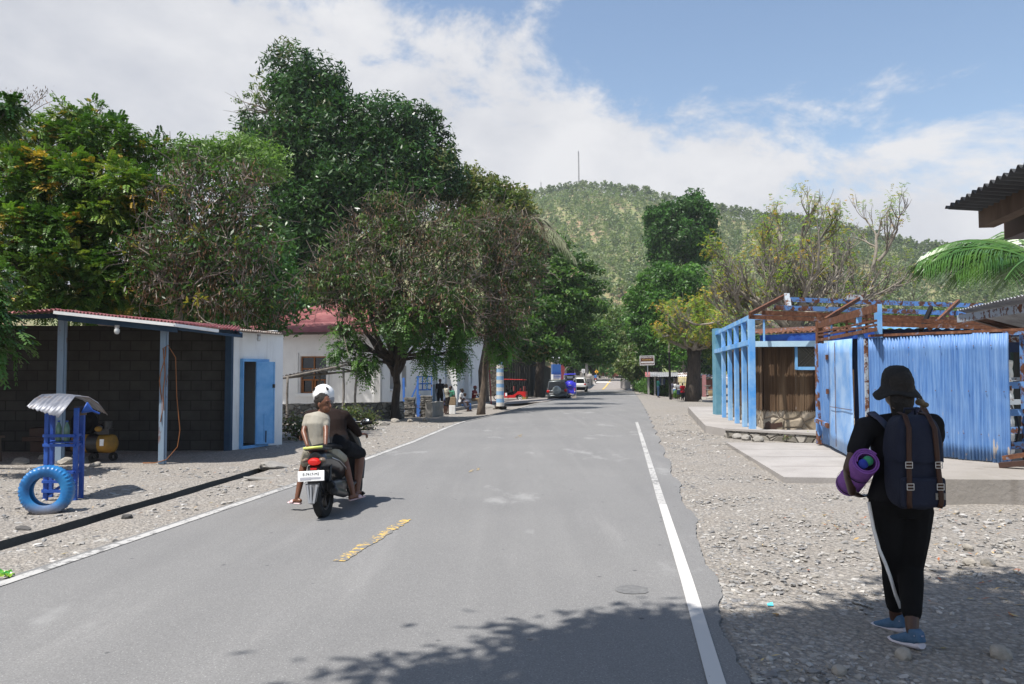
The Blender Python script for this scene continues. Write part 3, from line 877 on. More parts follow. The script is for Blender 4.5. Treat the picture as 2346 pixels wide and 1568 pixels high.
BRN = [(.17, .095, .055, 3), (.13, .072, .045, 3), (.25, .16, .10, 2), (.09, .055, .036, 2), (.28, .25, .22, .6)]
random.seed(11)
# left: pinnate-leaved tree over the workshop roof
b1 = [(150,310,62,50,22),(235,330,70,60,21.5),(60,330,62,60,21),(330,370,58,48,22),(375,345,26,30,22.4),(20,420,70,70,19.5),(120,430,90,75,20),(240,450,90,80,20),(330,480,70,70,20.5),
      (40,540,90,70,19),(160,560,95,75,19.5),(270,580,80,70,20),(60,650,90,60,18.6),(190,660,90,55,19.2),(300,680,70,50,19.8),(155,262,30,24,22),(215,270,30,26,22)]
r = thing('feathery_tree', 'broad green feathery leaved tree with some yellow leaflets above the open workshop roof', 'tree', G(190, 1010))
bse = P(200, 1000, 21.5); bse.z = 0
r.location = bse
limbs(r, bse, P(200, 640, 21), .22, b1, 6, 'bark', twig=2)
crown(r, b1, 700, 26, .42, .225, [(.085,.165,.03,4),(.125,.215,.036,3),(.05,.11,.024,4),(.19,.24,.045,1),(.38,.25,.045,.6)], 'frond', droop=.35, K=6, mat='leaf_gloss', rmin=.45)
# far left edge branch and dry pods against the sky
b = [(5,245,30,26,17),(-20,265,30,30,17),(-50,640,40,30,12.5),(-6,778,22,20,12.2),(-60,720,40,50,12.2)]
r = thing('overhanging_tree', 'green feathery branches reaching in at the left edge in front of the workshop roof', 'tree', (-11.5, 11.5, 0))
limbs(r, (-11.5, 11.5, 0), (-11, 12.5, 4.0), .16, b, 3, 'bark', twig=2)
crown(r, b, 60, 15, .3, .26, [(.045,.11,.022,4),(.07,.14,.03,3)], 'frond', droop=.5, K=7, mat='leaf_gloss')
r = thing('pod_branch', 'bare brown branch hung with dry pods above the feathery leaved tree', 'branch', P(30, 300, 23))
mb = MB(); a0 = P(28, 300, 23)
for tip in ((108,207),(40,205),(120,232),(14,212),(70,232)):
    mb.tube(wander(a0, P(*tip, 23), 5, .06, .08), [.03, .025, .02, .015, .011, .008], 4, False)
mb.build('stem', MA['twig'], r, world=True)
pods(r, [(98,214,18,8,23),(40,212,26,7,23),(75,228,40,8,23),(20,250,20,10,23)], 34, .09, BRN, 'pods', .2)
# brown-podded tree left of centre
b2 = [(440,400,55,40,20),(520,420,60,48,20),(570,400,42,38,20.4),(400,470,60,55,19.6),(480,500,75,60,19.4),(560,490,60,55,19.8),(590,560,50,50,19.6),(420,580,75,65,19),(520,600,75,60,19.2),(360,640,60,50,18.8),(450,680,80,50,18.8),(560,680,75,50,19.2),(620,690,50,45,19.6),(330,570,40,40,19)]
r = tree('podded_tree', 'tree covered in hanging rusty brown pods, left of the big dark tree', Vector((P(415,700,20).x, 20, 0)), P(420, 600, 19.6), .15, b2,
     [dict(nclump=300, per=24, cr0=.46, lsize=.085, pal=[(.036,.08,.02,4),(.06,.115,.027,3),(.03,.055,.02,2),(.25,.22,.04,.4)], wr=.3, rmin=.35, droop=.6)], nsub=8, bark='bark_pale', twig=4)
pods(r, b2, 640, .125, BRN + [(.32,.29,.27,1)]); twigs(r, b2, 420, .8, r=.012)
b = [(400,620,90,70,26),(480,560,80,60,27),(560,640,90,80,26),(450,700,110,60,25),(300,700,80,50,25),(610,720,60,50,27),(620,600,50,50,28)]
tree('understory_tree', 'dark green tree filling the gap behind the podded tree', Vector((P(500,700,26).x, 26, 0)), P(500, 680, 26), .2, b, dict(nclump=300, per=50, cr0=.6, lsize=.11, pal=GRD, wr=.36))
# pale fine-leaved tree behind it
b = [(470,360,60,32,38),(540,350,50,32,38),(420,380,45,30,38),(600,380,50,40,38)]
tree('fine_leaved_tree', 'light yellow green fine leaved tree between the feathery tree and the big dark tree', Vector((P(500,700,38).x, 38, 0)), P(510, 450, 38), .2, b,
     dict(nclump=140, per=60, cr0=.9, lsize=.13, pal=[(.13,.22,.05,3),(.10,.18,.04,3),(.17,.26,.07,2)], wr=.3, flatc=.5))
# the big dark tree
b3 = [(672,152,50,40,52.0),(735,185,48,38,52.0),(700,215,90,45,51.5),(640,215,36,34,52.0),(770,225,40,36,52.0),(700,290,100,55,51.0),(800,290,90,60,51.5),(880,290,80,58,52.0),(950,300,62,52,52.0),(995,350,38,50,52.5),
      (610,330,70,42,52.5),(650,370,95,60,51.0),(760,380,95,70,50.5),(870,380,90,70,50.5),(960,400,75,65,51.5),(1010,410,34,40,52.5),(630,450,80,60,51.0),(740,480,90,65,50.0),(640,540,60,55,50.5),
      (790,440,85,70,49.8),(690,560,60,50,49.5),(610,620,70,55,49.0),(680,650,60,50,49.0),(900,450,80,50,50.5),(570,310,42,28,53.0)]
r = tree('big_dark_tree', 'towering dense dark green tree with a narrow top lobe, the tallest tree in the scene', Vector((P(740,800,52).x, 52, -.3)), P(740, 560, 52), .7, b3,
     [dict(nclump=760, per=95, cr0=1.12, lsize=.20, pal=[(.034,.088,.02,4),(.048,.115,.026,3),(.022,.058,.016,4),(.12,.135,.055,.5)], wr=.30, rmin=.60, mat='leaf_gloss', flatc=.85, cvar=.25)], bark='bark_dark', nsub=5, twig=2)
mb = MB(); s0 = P(625, 262, 52.5)
for tip in ((540,225),(548,262),(570,205),(590,195),(556,245),(535,255)):
    pts = wander(s0, P(*tip, 52.5), 5, .06, .03); mb.tube(pts, [.09, .07, .05, .035, .022, .012], 4, False)
    for _ in range(6):
        q = pts[random.choice([2, 3, 4])]; mb.tube([q, q + Vector(rng.normal(0, .5, 3)) + Vector((-.3, 0, .2))], [.02, .008], 3, False)
mb.build('bare_branch', MA['twig'], r, world=True)
crown(r, [(565,235,26,26,52.5),(590,215,24,20,52.5),(600,250,24,18,52.5)], 26, 26, .4, .1, [(.12,.17,.07,1),(.16,.2,.09,1)], name='sparse_leaves')
# lighter creeper-covered lower mass in front of it
b = [(690,545,36,34,50.0),(660,590,30,30,49.8),(740,530,40,28,49.5),(580,650,45,40,48.5),(640,690,50,40,48.0),(590,720,60,40,47.5),(690,700,45,40,48.5),(700,740,40,30,48.5),(600,560,40,40,49.5)]
tree('leafy_tree', 'smaller mid green leafy tree in front of the big dark tree, behind the red roof', Vector((P(640,800,49).x, 49, -.2)), P(640, 690, 49), .18, b,
     dict(nclump=260, per=60, cr0=.9, lsize=.18, pal=[(.06,.15,.035,3),(.09,.19,.045,3),(.05,.11,.03,2)], wr=.36, mat='leaf_gloss'))
# front brown tree by the white house
b4 = [(890,490,60,45,35),(960,500,60,48,35),(1030,520,60,45,35),(840,540,60,50,34.6),(920,570,80,60,34),(1010,590,80,60,34),(780,600,60,48,34),(740,650,55,45,34),(830,650,80,55,33.6),(930,670,90,60,33.2),(1020,690,80,60,33.4),
      (790,695,42,30,34),(850,722,70,36,33.4),(940,735,70,36,33.2),(1030,745,56,34,33.6),(790,760,18,16,33.8),(815,785,16,22,34),(985,800,20,28,33.6),(1045,800,16,34,33.8),(838,835,18,22,33.8)]
tb = G(908, 948)
tb = Vector((P(908, 940, 36.0).x, 36.0, -.4))
r = thing('streetside_tree', 'wide tree with brown pods and a dark forked trunk rising behind the stone wall', 'tree', tb)
limbs(r, tb, P(905, 835, 35.6), .20, b4, 7, 'bark_dark', twig=4)
for tip in ((860, 760), (950, 745), (900, 740)):
    mb = MB(); mb.tube(wander(P(905, 860, 35.8), P(*tip, 35), 6, .06), [.17, .15, .13, .11, .09, .08, .06], 8); mb.build('limb', MA['bark_dark'], r, smooth=True, world=True)
crown(r, b4, 470, 38, .50, .115, [(.036,.078,.019,4),(.062,.115,.026,4),(.095,.15,.03,2),(.07,.06,.035,2)], 'leaf', .28, .3, .35, droop=1.2, flatc=1.0)
crown(r, [(770,800,20,20,33.4),(800,820,26,22,33.6),(845,840,16,26,33.8),(760,770,16,14,33.6),(975,830,18,22,33.6),(1040,835,16,28,33.6),(1060,800,14,20,33.8)], 44, 9, .24, .34, [(.06,.135,.03,4),(.09,.18,.035,3)], 'frond', droop=.9, K=6, name='low_sprigs')
crown(r, b4[13:], 90, 13, .30, .36, [(.06,.135,.03,4),(.09,.18,.035,3)], 'frond', droop=.9, K=6, name='drooping_leaves')
pods(r, b4[:16], 900, .17, BRN); twigs(r, b4[:16], 1100, 1.2, r=.014)
# its neighbour with the leaning trunk
b5 = [(1120,540,60,48,38),(1180,540,50,45,38.5),(1100,600,70,55,37.6),(1180,610,62,52,38),(1215,600,36,45,38.5),(1110,680,75,50,37.2),(1180,690,50,45,38),(1100,740,60,38,37),(1160,750,40,36,37.6),(1145,800,24,30,37.8),(1130,500,40,30,38.5),(1215,540,32,36,39)]
tb = G(1101, 951); r = thing('leaning_tree', 'brownish half bare tree with a slim leaning trunk beside the striped palm trunk', 'tree', tb)
mb = MB(); mb.tube([tb - Vector((0,0,.2)), P(1103, 930, tb.y), P(1110, 880, tb.y), P(1113, 825, tb.y - .2), P(1120, 780, 38), P(1135, 720, 38)], [.26, .2, .17, .15, .13, .1], 9)
mb.build('trunk', MA['bark'], r, smooth=True, world=True)
limbs(r, P(1120, 780, 38), P(1130, 700, 38), .11, b5, 6, 'bark_pale', 'limbs', twig=4)
crown(r, b5, 290, 36, .5, .11, [(.038,.075,.02,4),(.06,.10,.026,3),(.09,.115,.04,1)], 'leaf', .28, .3, .35, droop=1.1)
crown(r, [(1148,800,24,34,37.8),(1150,770,26,24,37.8)], 26, 12, .34, .34, [(.10,.22,.04,1)], 'frond', droop=.9, K=6, name='drooping_leaves')
pods(r, b5, 560, .19, BRN); twigs(r, b5, 750, 1.25, r=.014)
# yellowish trees behind
b = [(1065,420,34,40,55),(1095,450,40,40,55),(1130,440,40,32,56),(1160,470,40,36,56),(1185,500,34,36,56),(1050,470,50,40,54),(1110,500,60,30,54),(1175,455,26,24,57)]
tree('yellowish_tree', 'olive and yellow tinged tree behind the brown podded trees at the edge of the hill', Vector((P(1110,800,56).x, 56, -.3)), P(1110, 560, 56), .3, b,
     dict(nclump=230, per=52, cr0=.9, lsize=.17, pal=[(.15,.16,.04,3),(.10,.14,.03,3),(.20,.17,.06,2),(.07,.12,.03,2)], wr=.36))
# rain tree over the road
b6 = [(1250,600,60,30,75),(1310,600,40,20,75),(1230,650,60,40,73),(1300,640,55,26,74),(1345,630,34,16,75),(1280,700,70,40,73),(1340,700,40,34,75),(1220,720,60,45,71),(1290,760,80,40,82),(1360,770,42,34,86),(1220,790,70,36,69),(1310,810,70,26,84),(1380,800,34,30,88),(1260,560,36,22,76),(1190,770,44,40,68),(1360,655,14,24,75)]
tree('rain_tree', 'large dark green layered tree hanging over the road above the red three wheeled taxi', Vector((P(1236,900,74).x, 74, -.6)), P(1242, 760, 74), .45, b6,
     [dict(nclump=430, per=70, cr0=1.25, lsize=.23, pal=[(.035,.085,.016,4),(.055,.12,.02,4),(.09,.17,.03,2),(.14,.10,.04,.4)], wr=.4, flatc=.45, rmin=.5, mat='leaf')], bark='bark_dark', nsub=6)
# palm crown on the striped trunk
def palm_frond(mb, c, az, el, L, nl, ll, droop, lw=.035, hang=.9):
    d = Vector((math.cos(az) * math.cos(el), math.sin(az) * math.cos(el), math.sin(el))); pts = []
    for i in range(13):
        u = i / 12; pts.append(c + d * L * u + Vector((0, 0, -droop * L * u * u)))
    mb.m = 0; mb.tube(pts, [.035 * (1 - .8 * i / 12) * L / 2.6 + .003 for i in range(13)], 4, False)
    mb.m = 1
    for k in range(nl):
        u = .12 + .88 * k / nl; i = min(int(u * 12), 11); f = u * 12 - i; p = pts[i].lerp(pts[i+1], f)
        tn = (pts[i+1] - pts[i]).normalized(); sd = tn.cross(Vector((0, 0, 1))).normalized()
        l = ll * math.sin(math.pi * (.12 + .8 * u)) ** .6
        for sg in (-1, 1):
            dr = (sd * sg * (1 - hang * .55) + tn * .55 + Vector((0, 0, -hang * random.uniform(.5, 1.0) + .25))).normalized()
            m_ = p + dr * l * .5 + Vector((0, 0, .04 * l)); e = p + dr * l + Vector((0, 0, -.22 * l * hang))
            wv = dr.cross(Vector((0, 0, 1)).cross(dr)).normalized() * lw * .3 + tn * lw
            mb.add([p - wv * .5, p + wv * .5, m_ + wv, e, m_ - wv], [(0, 1, 2, 4), (4, 2, 3)])
MA['palm_leaf'] = simple('palm_leaflet', (.035, .10, .016), (.08, .17, .025), 1.3, .38, 0, 20, spec=.5)
MA['palm_dry'] = simple('dry_palm_leaflet', (.10, .13, .06), (.20, .20, .13), 1.3, .7, 0, 20)
tb = G(1146, 938); ct = P(1192, 520, 45)
r = thing('palm_tree', 'tall grey palm with blue and white painted bands at the base of its trunk', 'palm', tb)
pp = [tb - Vector((0,0,.2)), tb + Vector((0, 0, .3)), P(1146, 880, 44.2), P(1145, 800, 44.4), P(1147, 755, 44.5), P(1160, 660, 44.8), P(1180, 580, 45), ct]
t = MT('ringed_palm_bark'); v = t.coord(); wv = t.n('ShaderNodeTexWave'); wv.bands_direction = 'Z'; wv.inputs['Scale'].default_value = 3.2; wv.inputs['Distortion'].default_value = 1.2
t.l(v, wv.inputs['Vector']); cc = t.ramp(wv.outputs[0], [(.1, (.12, .11, .10)), (.35, (.25, .235, .22)), (1, (.31, .295, .275))])
t.bump(wv.outputs[0], .5, .02); MA['palm_bark'] = t.fin(cc, .95)
mb = MB(); mb.tube(pp, [.30, .22, .185, .16, .15, .14, .13, .12], 12); mb.build('trunk', MA['palm_bark'], r, smooth=True, world=True)
mb = MB(); z0 = G(1146, 938).z
for k in range(12):
    mb.m = k % 2; ya = 931 - k * 8.6; yb = ya - 8.6
    a_ = P(1146 - k * .06, ya, 44.05); b_ = P(1146 - k * .06, yb, 44.05); mb.tube([a_, b_], [.225 - .0035 * k, .2215 - .0035 * k], 14, False)
mb.build('painted_bands', [simple('band_white', (.62, .60, .56), (.45, .42, .38), 9, .9), simple('band_blue', (.16, .32, .55), (.24, .37, .52), 7, .9)], r, world=True, smooth=True)
mb = MB()
for k in range(9): mb.ell(tb + Vector((random.uniform(-.35, .35), random.uniform(-.35, .1), random.uniform(-.05, .2))), (.16, .13, .12), 7, 5)
mb.build('root_mass', MA['bark_dark'], r, world=True)
mb = MB()
for k in range(13): palm_frond(mb, ct, k * 2.4, R(random.uniform(5, 60)), 3.2, 34, 1.1, .75, .035, 1.0)
mb.build('fronds', [MA['twig'], MA['palm_dry']], r, world=True)
# small far trees closing the road
def far_tree(name, label, px, pyb, d, blobs, pal, r0=.2, n=120, per=45, cr0=1.0, ls=.26, bark='bark_dark', group=None, flatc=.8):
    x = P(px, pyb, d).x; base = Vector((x, d, float(terr(x, d)))); c, r_ = blob_w(blobs[0])
    return tree(name, label, base, Vector((c[0], c[1], max(base.z + 1.2, c[2] - r_[2]))), r0, blobs, dict(nclump=n, per=per, cr0=cr0, lsize=ls, pal=pal, wr=.42, flatc=flatc), bark=bark, nsub=3, twig=1, group=group)
far_tree('shade_tree', 'bright green tree with a dark straight trunk standing by the yellow warning sign', 1361, 873, 150, [(1361,815,62,22,150),(1330,830,36,14,150),(1400,825,34,16,150),(1365,790,40,18,150)], [(.07,.16,.035,3),(.11,.22,.05,2)], .45, 170, 45, 1.6, .36, flatc=.5)
far_tree('background_tree', 'dark round tree behind the far houses where the road ends, nearest the rain tree', 1400, 868, 200, [(1390,770,60,45,200),(1340,770,60,40,205),(1300,800,60,30,205),(1440,800,50,45,200)], [(.045,.10,.03,3),(.07,.14,.04,2)], .5, 260, 45, 2.2, .5)
far_tree('background_tree', 'olive dappled tree overhanging the road beside the brown road sign', 1462, 890, 96, [(1440,790,36,40,98),(1425,745,34,34,100),(1470,770,34,40,96),(1450,830,36,34,94),(1420,800,24,26,99),(1480,830,30,36,92),(1405,760,24,24,104)], [(.11,.16,.05,3),(.07,.13,.035,3),(.17,.19,.08,2)], .35, 300, 45, 1.1, .24)
far_tree('background_tree', 'pale olive tree rising behind the bridge between the two dark tree masses', 1408, 868, 175, [(1395,735,40,26,185),(1370,760,40,26,185),(1420,770,30,24,185)], [(.12,.17,.06,2),(.08,.13,.04,2)], .4, 130, 40, 2.0, .45)
far_tree('lower_green_tree', 'rounded mid green tree leaning over the roadside below the tall lopsided tree', 1500, 885, 88, [(1500,640,40,34,88),(1540,650,46,40,86),(1480,680,40,36,88),(1530,710,56,44,85),(1475,720,36,34,88),(1560,760,44,40,84),(1500,780,50,44,85),(1545,810,44,34,84),(1590,650,34,40,88),(1590,720,34,50,88),(1470,745,34,30,87)], [(.05,.13,.02,4),(.075,.17,.025,3),(.04,.10,.02,2)], .35, 420, 60, 1.05, .22)
b8 = [(1582,470,30,26,110),(1610,500,30,34,110),(1545,490,34,30,110),(1505,500,24,30,110),(1560,540,50,40,109),(1510,545,24,40,110),(1615,550,22,44,110),(1520,590,30,26,110),(1590,590,30,26,110),(1590,450,14,10,110)]
far_tree('tall_tree', 'tall blocky dark green tree with a lopsided top standing against the wooded hill', 1560, 880, 110, b8, GRD + [(.06,.15,.03,3)], .5, 330, 62, 1.15, .26)

# roadside bushes
def bush(label, c, r, n, per, ls, pal, group=None, name='bush', cr0=.22, style='leaf'):
    o = thing(name, label, 'bush', c, group=group); c = Vector(c)
    mb = MB()
    for _ in range(9):
        e = c + Vector((random.uniform(-1, 1) * r[0], random.uniform(-1, 1) * r[1], r[2] * random.uniform(.8, 1.8))); mb.tube([c, c.lerp(e, .5) + Vector((0, 0, .1)), e], [.018, .012, .005], 4, False)
    mb.build('stems', MA['wood'], o, world=True)
    d = unit(rng.normal(0, 1, (n, 3))); C = np.array(c) + np.array([0, 0, r[2]]) + d * np.array(r) * (.5 + .5 * rng.random((n, 1)))
    off = rng.normal(0, .5, (n, per, 3)) * cr0; pos = (C[:, None] + off).reshape(-1, 3)
    col = np.repeat(pick(pal, n), per, 0) * rng.uniform(.75, 1.3, (n * per, 1))
    if style == 'leaf': V = leaf_quads(pos, np.repeat(d, per, 0), ls * rng.uniform(.7, 1.3, len(pos)), .42); k = 4
    else: V, q = fronds(pos, np.repeat(d, per, 0), ls * rng.uniform(.7, 1.3, len(pos)), 5); k = 4 * q
    np_mesh('foliage', V, np.arange(len(V)).reshape(-1, 4), MA['leaf'], o, True, np.repeat(col, k, 0)); return o
DB = [(.10, .11, .045, 3), (.07, .045, .03, 2), (.14, .15, .06, 2), (.05, .08, .03, 2)]
bush('low straggly dark leaved bush at the corner of the white workshop room', G(690, 1008), (.7, .5, .28), 60, 22, .05, DB, 'scrub by the drain')
bush('low straggly dark leaved bush growing against the foot of the stone wall', G(815, 985), (.7, .5, .32), 70, 22, .05, DB, 'scrub by the drain')
for k, (px, py, d, rx, rz, lb) in enumerate([(1495, 893, 84, 1.6, 1.5, 'tall light green weeds around the foot of the brown road sign'), (1478, 882, 92, 1.5, 1.4, 'green bush behind the sitting person on the bridge end'),
        (1515, 880, 82, 1.8, 1.3, 'leafy green weeds in front of the kiosk'), (1462, 870, 118, 2.2, 1.8, 'flowering green bush behind the pillar of the bridge'), (1398, 868, 158, 3.5, 1.9, 'green garden hedge with red flowers beside the far hut'), (1375, 868, 160, 2.4, 2.4, 'dark green bush to the right of the shade tree')]):
    c = P(px, py, d); c.z = float(terr(c.x, c.y)) if d < 130 else 1.0
    bush(lb, c, (rx, 1.2, rz / 1.6), 90, 22, .11 if d < 100 else .17, [(.07,.16,.035,3),(.11,.21,.05,2)] + ([(.5,.06,.1,.4)] if d > 110 else []), cr0=.4)
c = P(1550, 913, 74); c.z = float(terr(c.x, c.y))
bush('small bright green plant between the people and the table', c, (.5, .3, .4), 24, 18, .1, [(.12,.24,.05,1)], cr0=.2, name='weed')

# large half-bare tree on the right, arching grey limbs with yellow-green tufts
def bare_tree(root, base, tips, r0, seed, leafpal, nleaf, depth=4, name='trunk', L0=1.0, lsz=.16, spread=.75, k0=.62):
    rnd = random.Random(seed); mb = MB(); leaves = []
    def grow(p, d, L, r_, lev):
        pts = [p]; q = p; dd = d.copy(); n = 5
        for i in range(n):
            dd = (dd + Vector((rnd.gauss(0, .13), rnd.gauss(0, .13), (.0, .05, .10, .14, .14)[lev] + rnd.gauss(0, .07)))).normalized(); q = q + dd * L / n; pts.append(q)
        mb.tube(pts, [r_ * (1 - .45 * i / n) for i in range(n + 1)], 6 if lev < 2 else (4 if lev < 3 else 3), False)
        if lev >= depth - 1 and rnd.random() < nleaf: leaves.append(pts[-1]); leaves.append(pts[-2])
        if lev >= depth: return
        for k in range(rnd.choice([3, 4, 4]) if lev < 3 else rnd.choice([2, 3])):
            s_ = pts[rnd.choice([2, 3, 4, 5])]; ax = Vector((rnd.gauss(0, 1), rnd.gauss(0, 1), rnd.gauss(0, .5))).normalized()
            nd = (dd + ax * spread).normalized()
            grow(s_, nd, L * rnd.uniform(.55, .8), r_ * .52, lev + 1)
    for tp in tips:
        d = (Vector(tp) - Vector(base)); grow(Vector(base), d.normalized(), d.length * k0, r0, 0)
    mb.build(name, MA['bark_pale'], root, smooth=True, world=True)
    if leaves:
        C = np.array([v[:] for v in leaves]); n = len(C); per = 5
        pos = (C[:, None] + rng.normal(0, .22, (n, per, 3))).reshape(-1, 3)
        V, q = fronds(pos, unit(rng.normal(0, 1, (len(pos), 3)) + np.array([0, 0, .3])), lsz * rng.uniform(.7, 1.5, len(pos)), 4)
        col = np.repeat(pick(leafpal, n), per, 0) * rng.uniform(.8, 1.2, (n * per, 1))
        tag(np_mesh('leaf_tufts', V, np.arange(len(V)).reshape(-1, 4), MA['leaf'], root, True, np.repeat(col, 4 * q, 0)), kind='stuff')
YL = [(.17,.27,.035,4),(.26,.32,.045,3),(.42,.33,.05,1.6),(.48,.28,.05,.8)]
bs = Vector((P(1830, 900, 38).x, 38, .0)); fk = P(1815, 770, 38)
r = thing('bare_limbed_tree', 'wide half bare tree with arching grey limbs behind the blue framed stall', 'tree', bs)
mb = MB(); mb.tube([bs - Vector((0,0,.3)), bs.lerp(fk, .5), fk], [.6, .5, .42], 10); mb.build('trunk', MA['bark_pale'], r, smooth=True, world=True)
tips = [P(1660, 690, 37), P(1700, 640, 36), P(1770, 610, 38), P(1850, 600, 37), P(1930, 620, 38), P(1990, 650, 37), P(1650, 730, 36), P(1860, 630, 41), P(1730, 680, 41), P(1950, 700, 36), P(1680, 700, 40), P(2010, 700, 39), P(1800, 660, 34)]
bare_tree(r, fk, tips, .22, 5, YL, .12, 4, 'limbs', lsz=.22)
for k, (tp, a_) in enumerate([((2085, 455), (2000, 620)), ((1838, 445), (1832, 600)), ((1905, 470), (1850, 600)), ((1720, 490), (1750, 620)), ((2110, 660), (1980, 680)), ((1770, 480), (1800, 610)), ((2100, 480), (2010, 600)), ((1640, 560), (1690, 680))]):
    s_ = P(*a_, 38); e = P(*tp, 37.5)
    bare_tree(r, s_, [e], .10, 40 + k, YL, .25 if tp[0] < 1950 else .08, 3, 'limb', lsz=.2, spread=.6, k0=.52)
tb = P(1588, 905, 66); tb.z = float(terr(tb.x, tb.y)); fk = P(1590, 800, 66)
r = thing('market_tree', 'thick dark trunked tree with bare grey branches shading the people and the vendor table', 'tree', tb)
mb = MB(); mb.tube([tb - Vector((0,0,.3)), tb + Vector((0, 0, 1.2)), P(1590, 850, 66), fk], [.75, .62, .55, .55], 10)
for e in ((1570, 770), (1612, 775), (1590, 760)): mb.tube([P(1590, 830, 66), P((1590+e[0])/2, (810+e[1])/2, 66), P(*e, 66)], [.45, .35, .25], 8)
mb.build('trunk', MA['bark_dark'], r, smooth=True, world=True)
bare_tree(r, fk, [P(1545, 730, 64), P(1590, 700, 66), P(1630, 730, 65), P(1560, 790, 63), P(1640, 790, 64), P(1610, 760, 62), P(1655, 750, 66), P(1525, 780, 66)], .28, 9, YL, .22, 4, 'limbs', lsz=.32)
crown(r, [(1610,770,40,34,67),(1565,780,30,30,67),(1640,800,34,30,66)], 50, 34, .9, .2, [(.12,.18,.035,2),(.26,.24,.04,1),(.07,.12,.03,3)], rmin=.3)
# dark foliage closing the gaps behind the stalls on the right
far_tree('background_tree', 'dark green tree behind the corrugated kiosk roof, at the foot of the hill', 1600, 890, 120, [(1560,800,60,44,120),(1640,810,60,50,120),(1600,760,60,40,122),(1690,800,50,50,120)], GRD, .4, 260, 45, 1.6, .34)
# coconut palm on the right
def cpalm(label, base, top, n, L, seed, spread=(5, 75), mats=None):
    r = thing('coconut_palm', label, 'palm', base); rs = random.Random(seed)
    mb = MB(); mb.tube(wander(base, top, 6, .02), [.19, .16, .15, .14, .13, .12, .12], 10); mb.build('trunk', MA['palm_bark'], r, smooth=True, world=True)
    mb = MB()
    for k in range(n): palm_frond(mb, Vector(top), k * 2.4 + rs.random() * .4, R(spread[0] + (spread[1] - spread[0]) * ((k * .618) % 1)), L * rs.uniform(.85, 1.1), 60, L * .26, .55, .014, .85)
    mb.build('fronds', mats or [MA['palm_leaf'], MA['palm_leaf']], r, world=True); return r
tp = P(2425, 640, 15.5)
cpalm('glossy green coconut palm between the two corrugated roofs at the right edge', (tp.x + .2, tp.y + .3, 0), tp, 19, 3.3, 3, spread=(-8, 80))
tp = P(2075, 790, 24)
cpalm('young short palm whose frond tips show just above the blue corrugated fence', (tp.x, tp.y, 0), tp, 14, 1.7, 8)
# dark tree mass behind the right end
far_tree('background_tree', 'green tree on the lower slope behind the rusty roof frame', 2100, 760, 70, [(2050,745,60,22,75),(2150,742,60,22,75),(2240,740,50,22,75),(1950,748,60,20,75)], [(.08,.14,.035,3),(.11,.16,.05,2)], .3, 230, 40, 1.2, .26)

# ============================================================= trees on the hill
def hill_trees(n, seed, px0, px1, v0=.02, v1=1.0, s0=3.4, s1=7.0, pal=None):
    g = np.random.default_rng(seed); px = g.uniform(px0, px1, n); v = g.uniform(v0, v1, n); x, y, z = hill_z(px, v)
    H = g.uniform(s0, s1, n); per = 46; up = g.random((n, per)) ** .7
    wd = (.34 * H)[:, None] * np.sin(np.pi * (.15 + .8 * up)) * np.sqrt(g.random((n, per))); th = g.random((n, per)) * 6.28
    pos = np.stack([x[:, None] + wd * np.cos(th), y[:, None] + wd * np.sin(th), z[:, None] + H[:, None] * (.28 + .72 * up)], -1).reshape(-1, 3)
    base = pal[g.integers(0, len(pal), n)] * g.uniform(.88, 1.14, (n, 1)); col = np.repeat(base, per, 0) * g.uniform(.85, 1.15, (n * per, 1))
    V1 = leaf_quads(pos, unit(g.normal(0, 1, (len(pos), 3))), g.uniform(.35, .75, len(pos)) * np.repeat(H / 6, per), .55, .6)
    tz = np.stack([x, y, z], -1); w_ = np.array([.09, 0, 0]); u_ = np.stack([g.normal(0, .2, n), g.normal(0, .2, n), H * .8], -1)
    V2 = np.stack([tz - w_, tz + w_, tz + w_ * .4 + u_, tz - w_ * .4 + u_], 1).reshape(-1, 3)
    return V1, np.repeat(col, 4, 0), V2, np.tile([.34, .31, .27], (n * 4, 1))
HP = 1.12 * np.array([(.15,.20,.085), (.185,.225,.10), (.12,.165,.075), (.21,.24,.115), (.155,.195,.095)])
parts = [hill_trees(2500, 1, 1120, 1560, pal=HP), hill_trees(3200, 2, 1560, 2420, .0, 1.0, 3.6, 7.5, pal=HP * .85), hill_trees(500, 3, 1150, 2420, .965, 1.0, 5, 8.5, pal=HP * .75), hill_trees(500, 4, 700, 1120, pal=HP), hill_trees(600, 5, 2420, 3000, pal=HP)]
V = np.concatenate([np.concatenate([p[0], p[2]]) for p in parts]); Cc = np.concatenate([np.concatenate([p[1], p[3]]) for p in parts])
tag(np_mesh('hillside_woods', V, np.arange(len(V)).reshape(-1, 4), MA['leaf'], cols=Cc), kind='stuff')
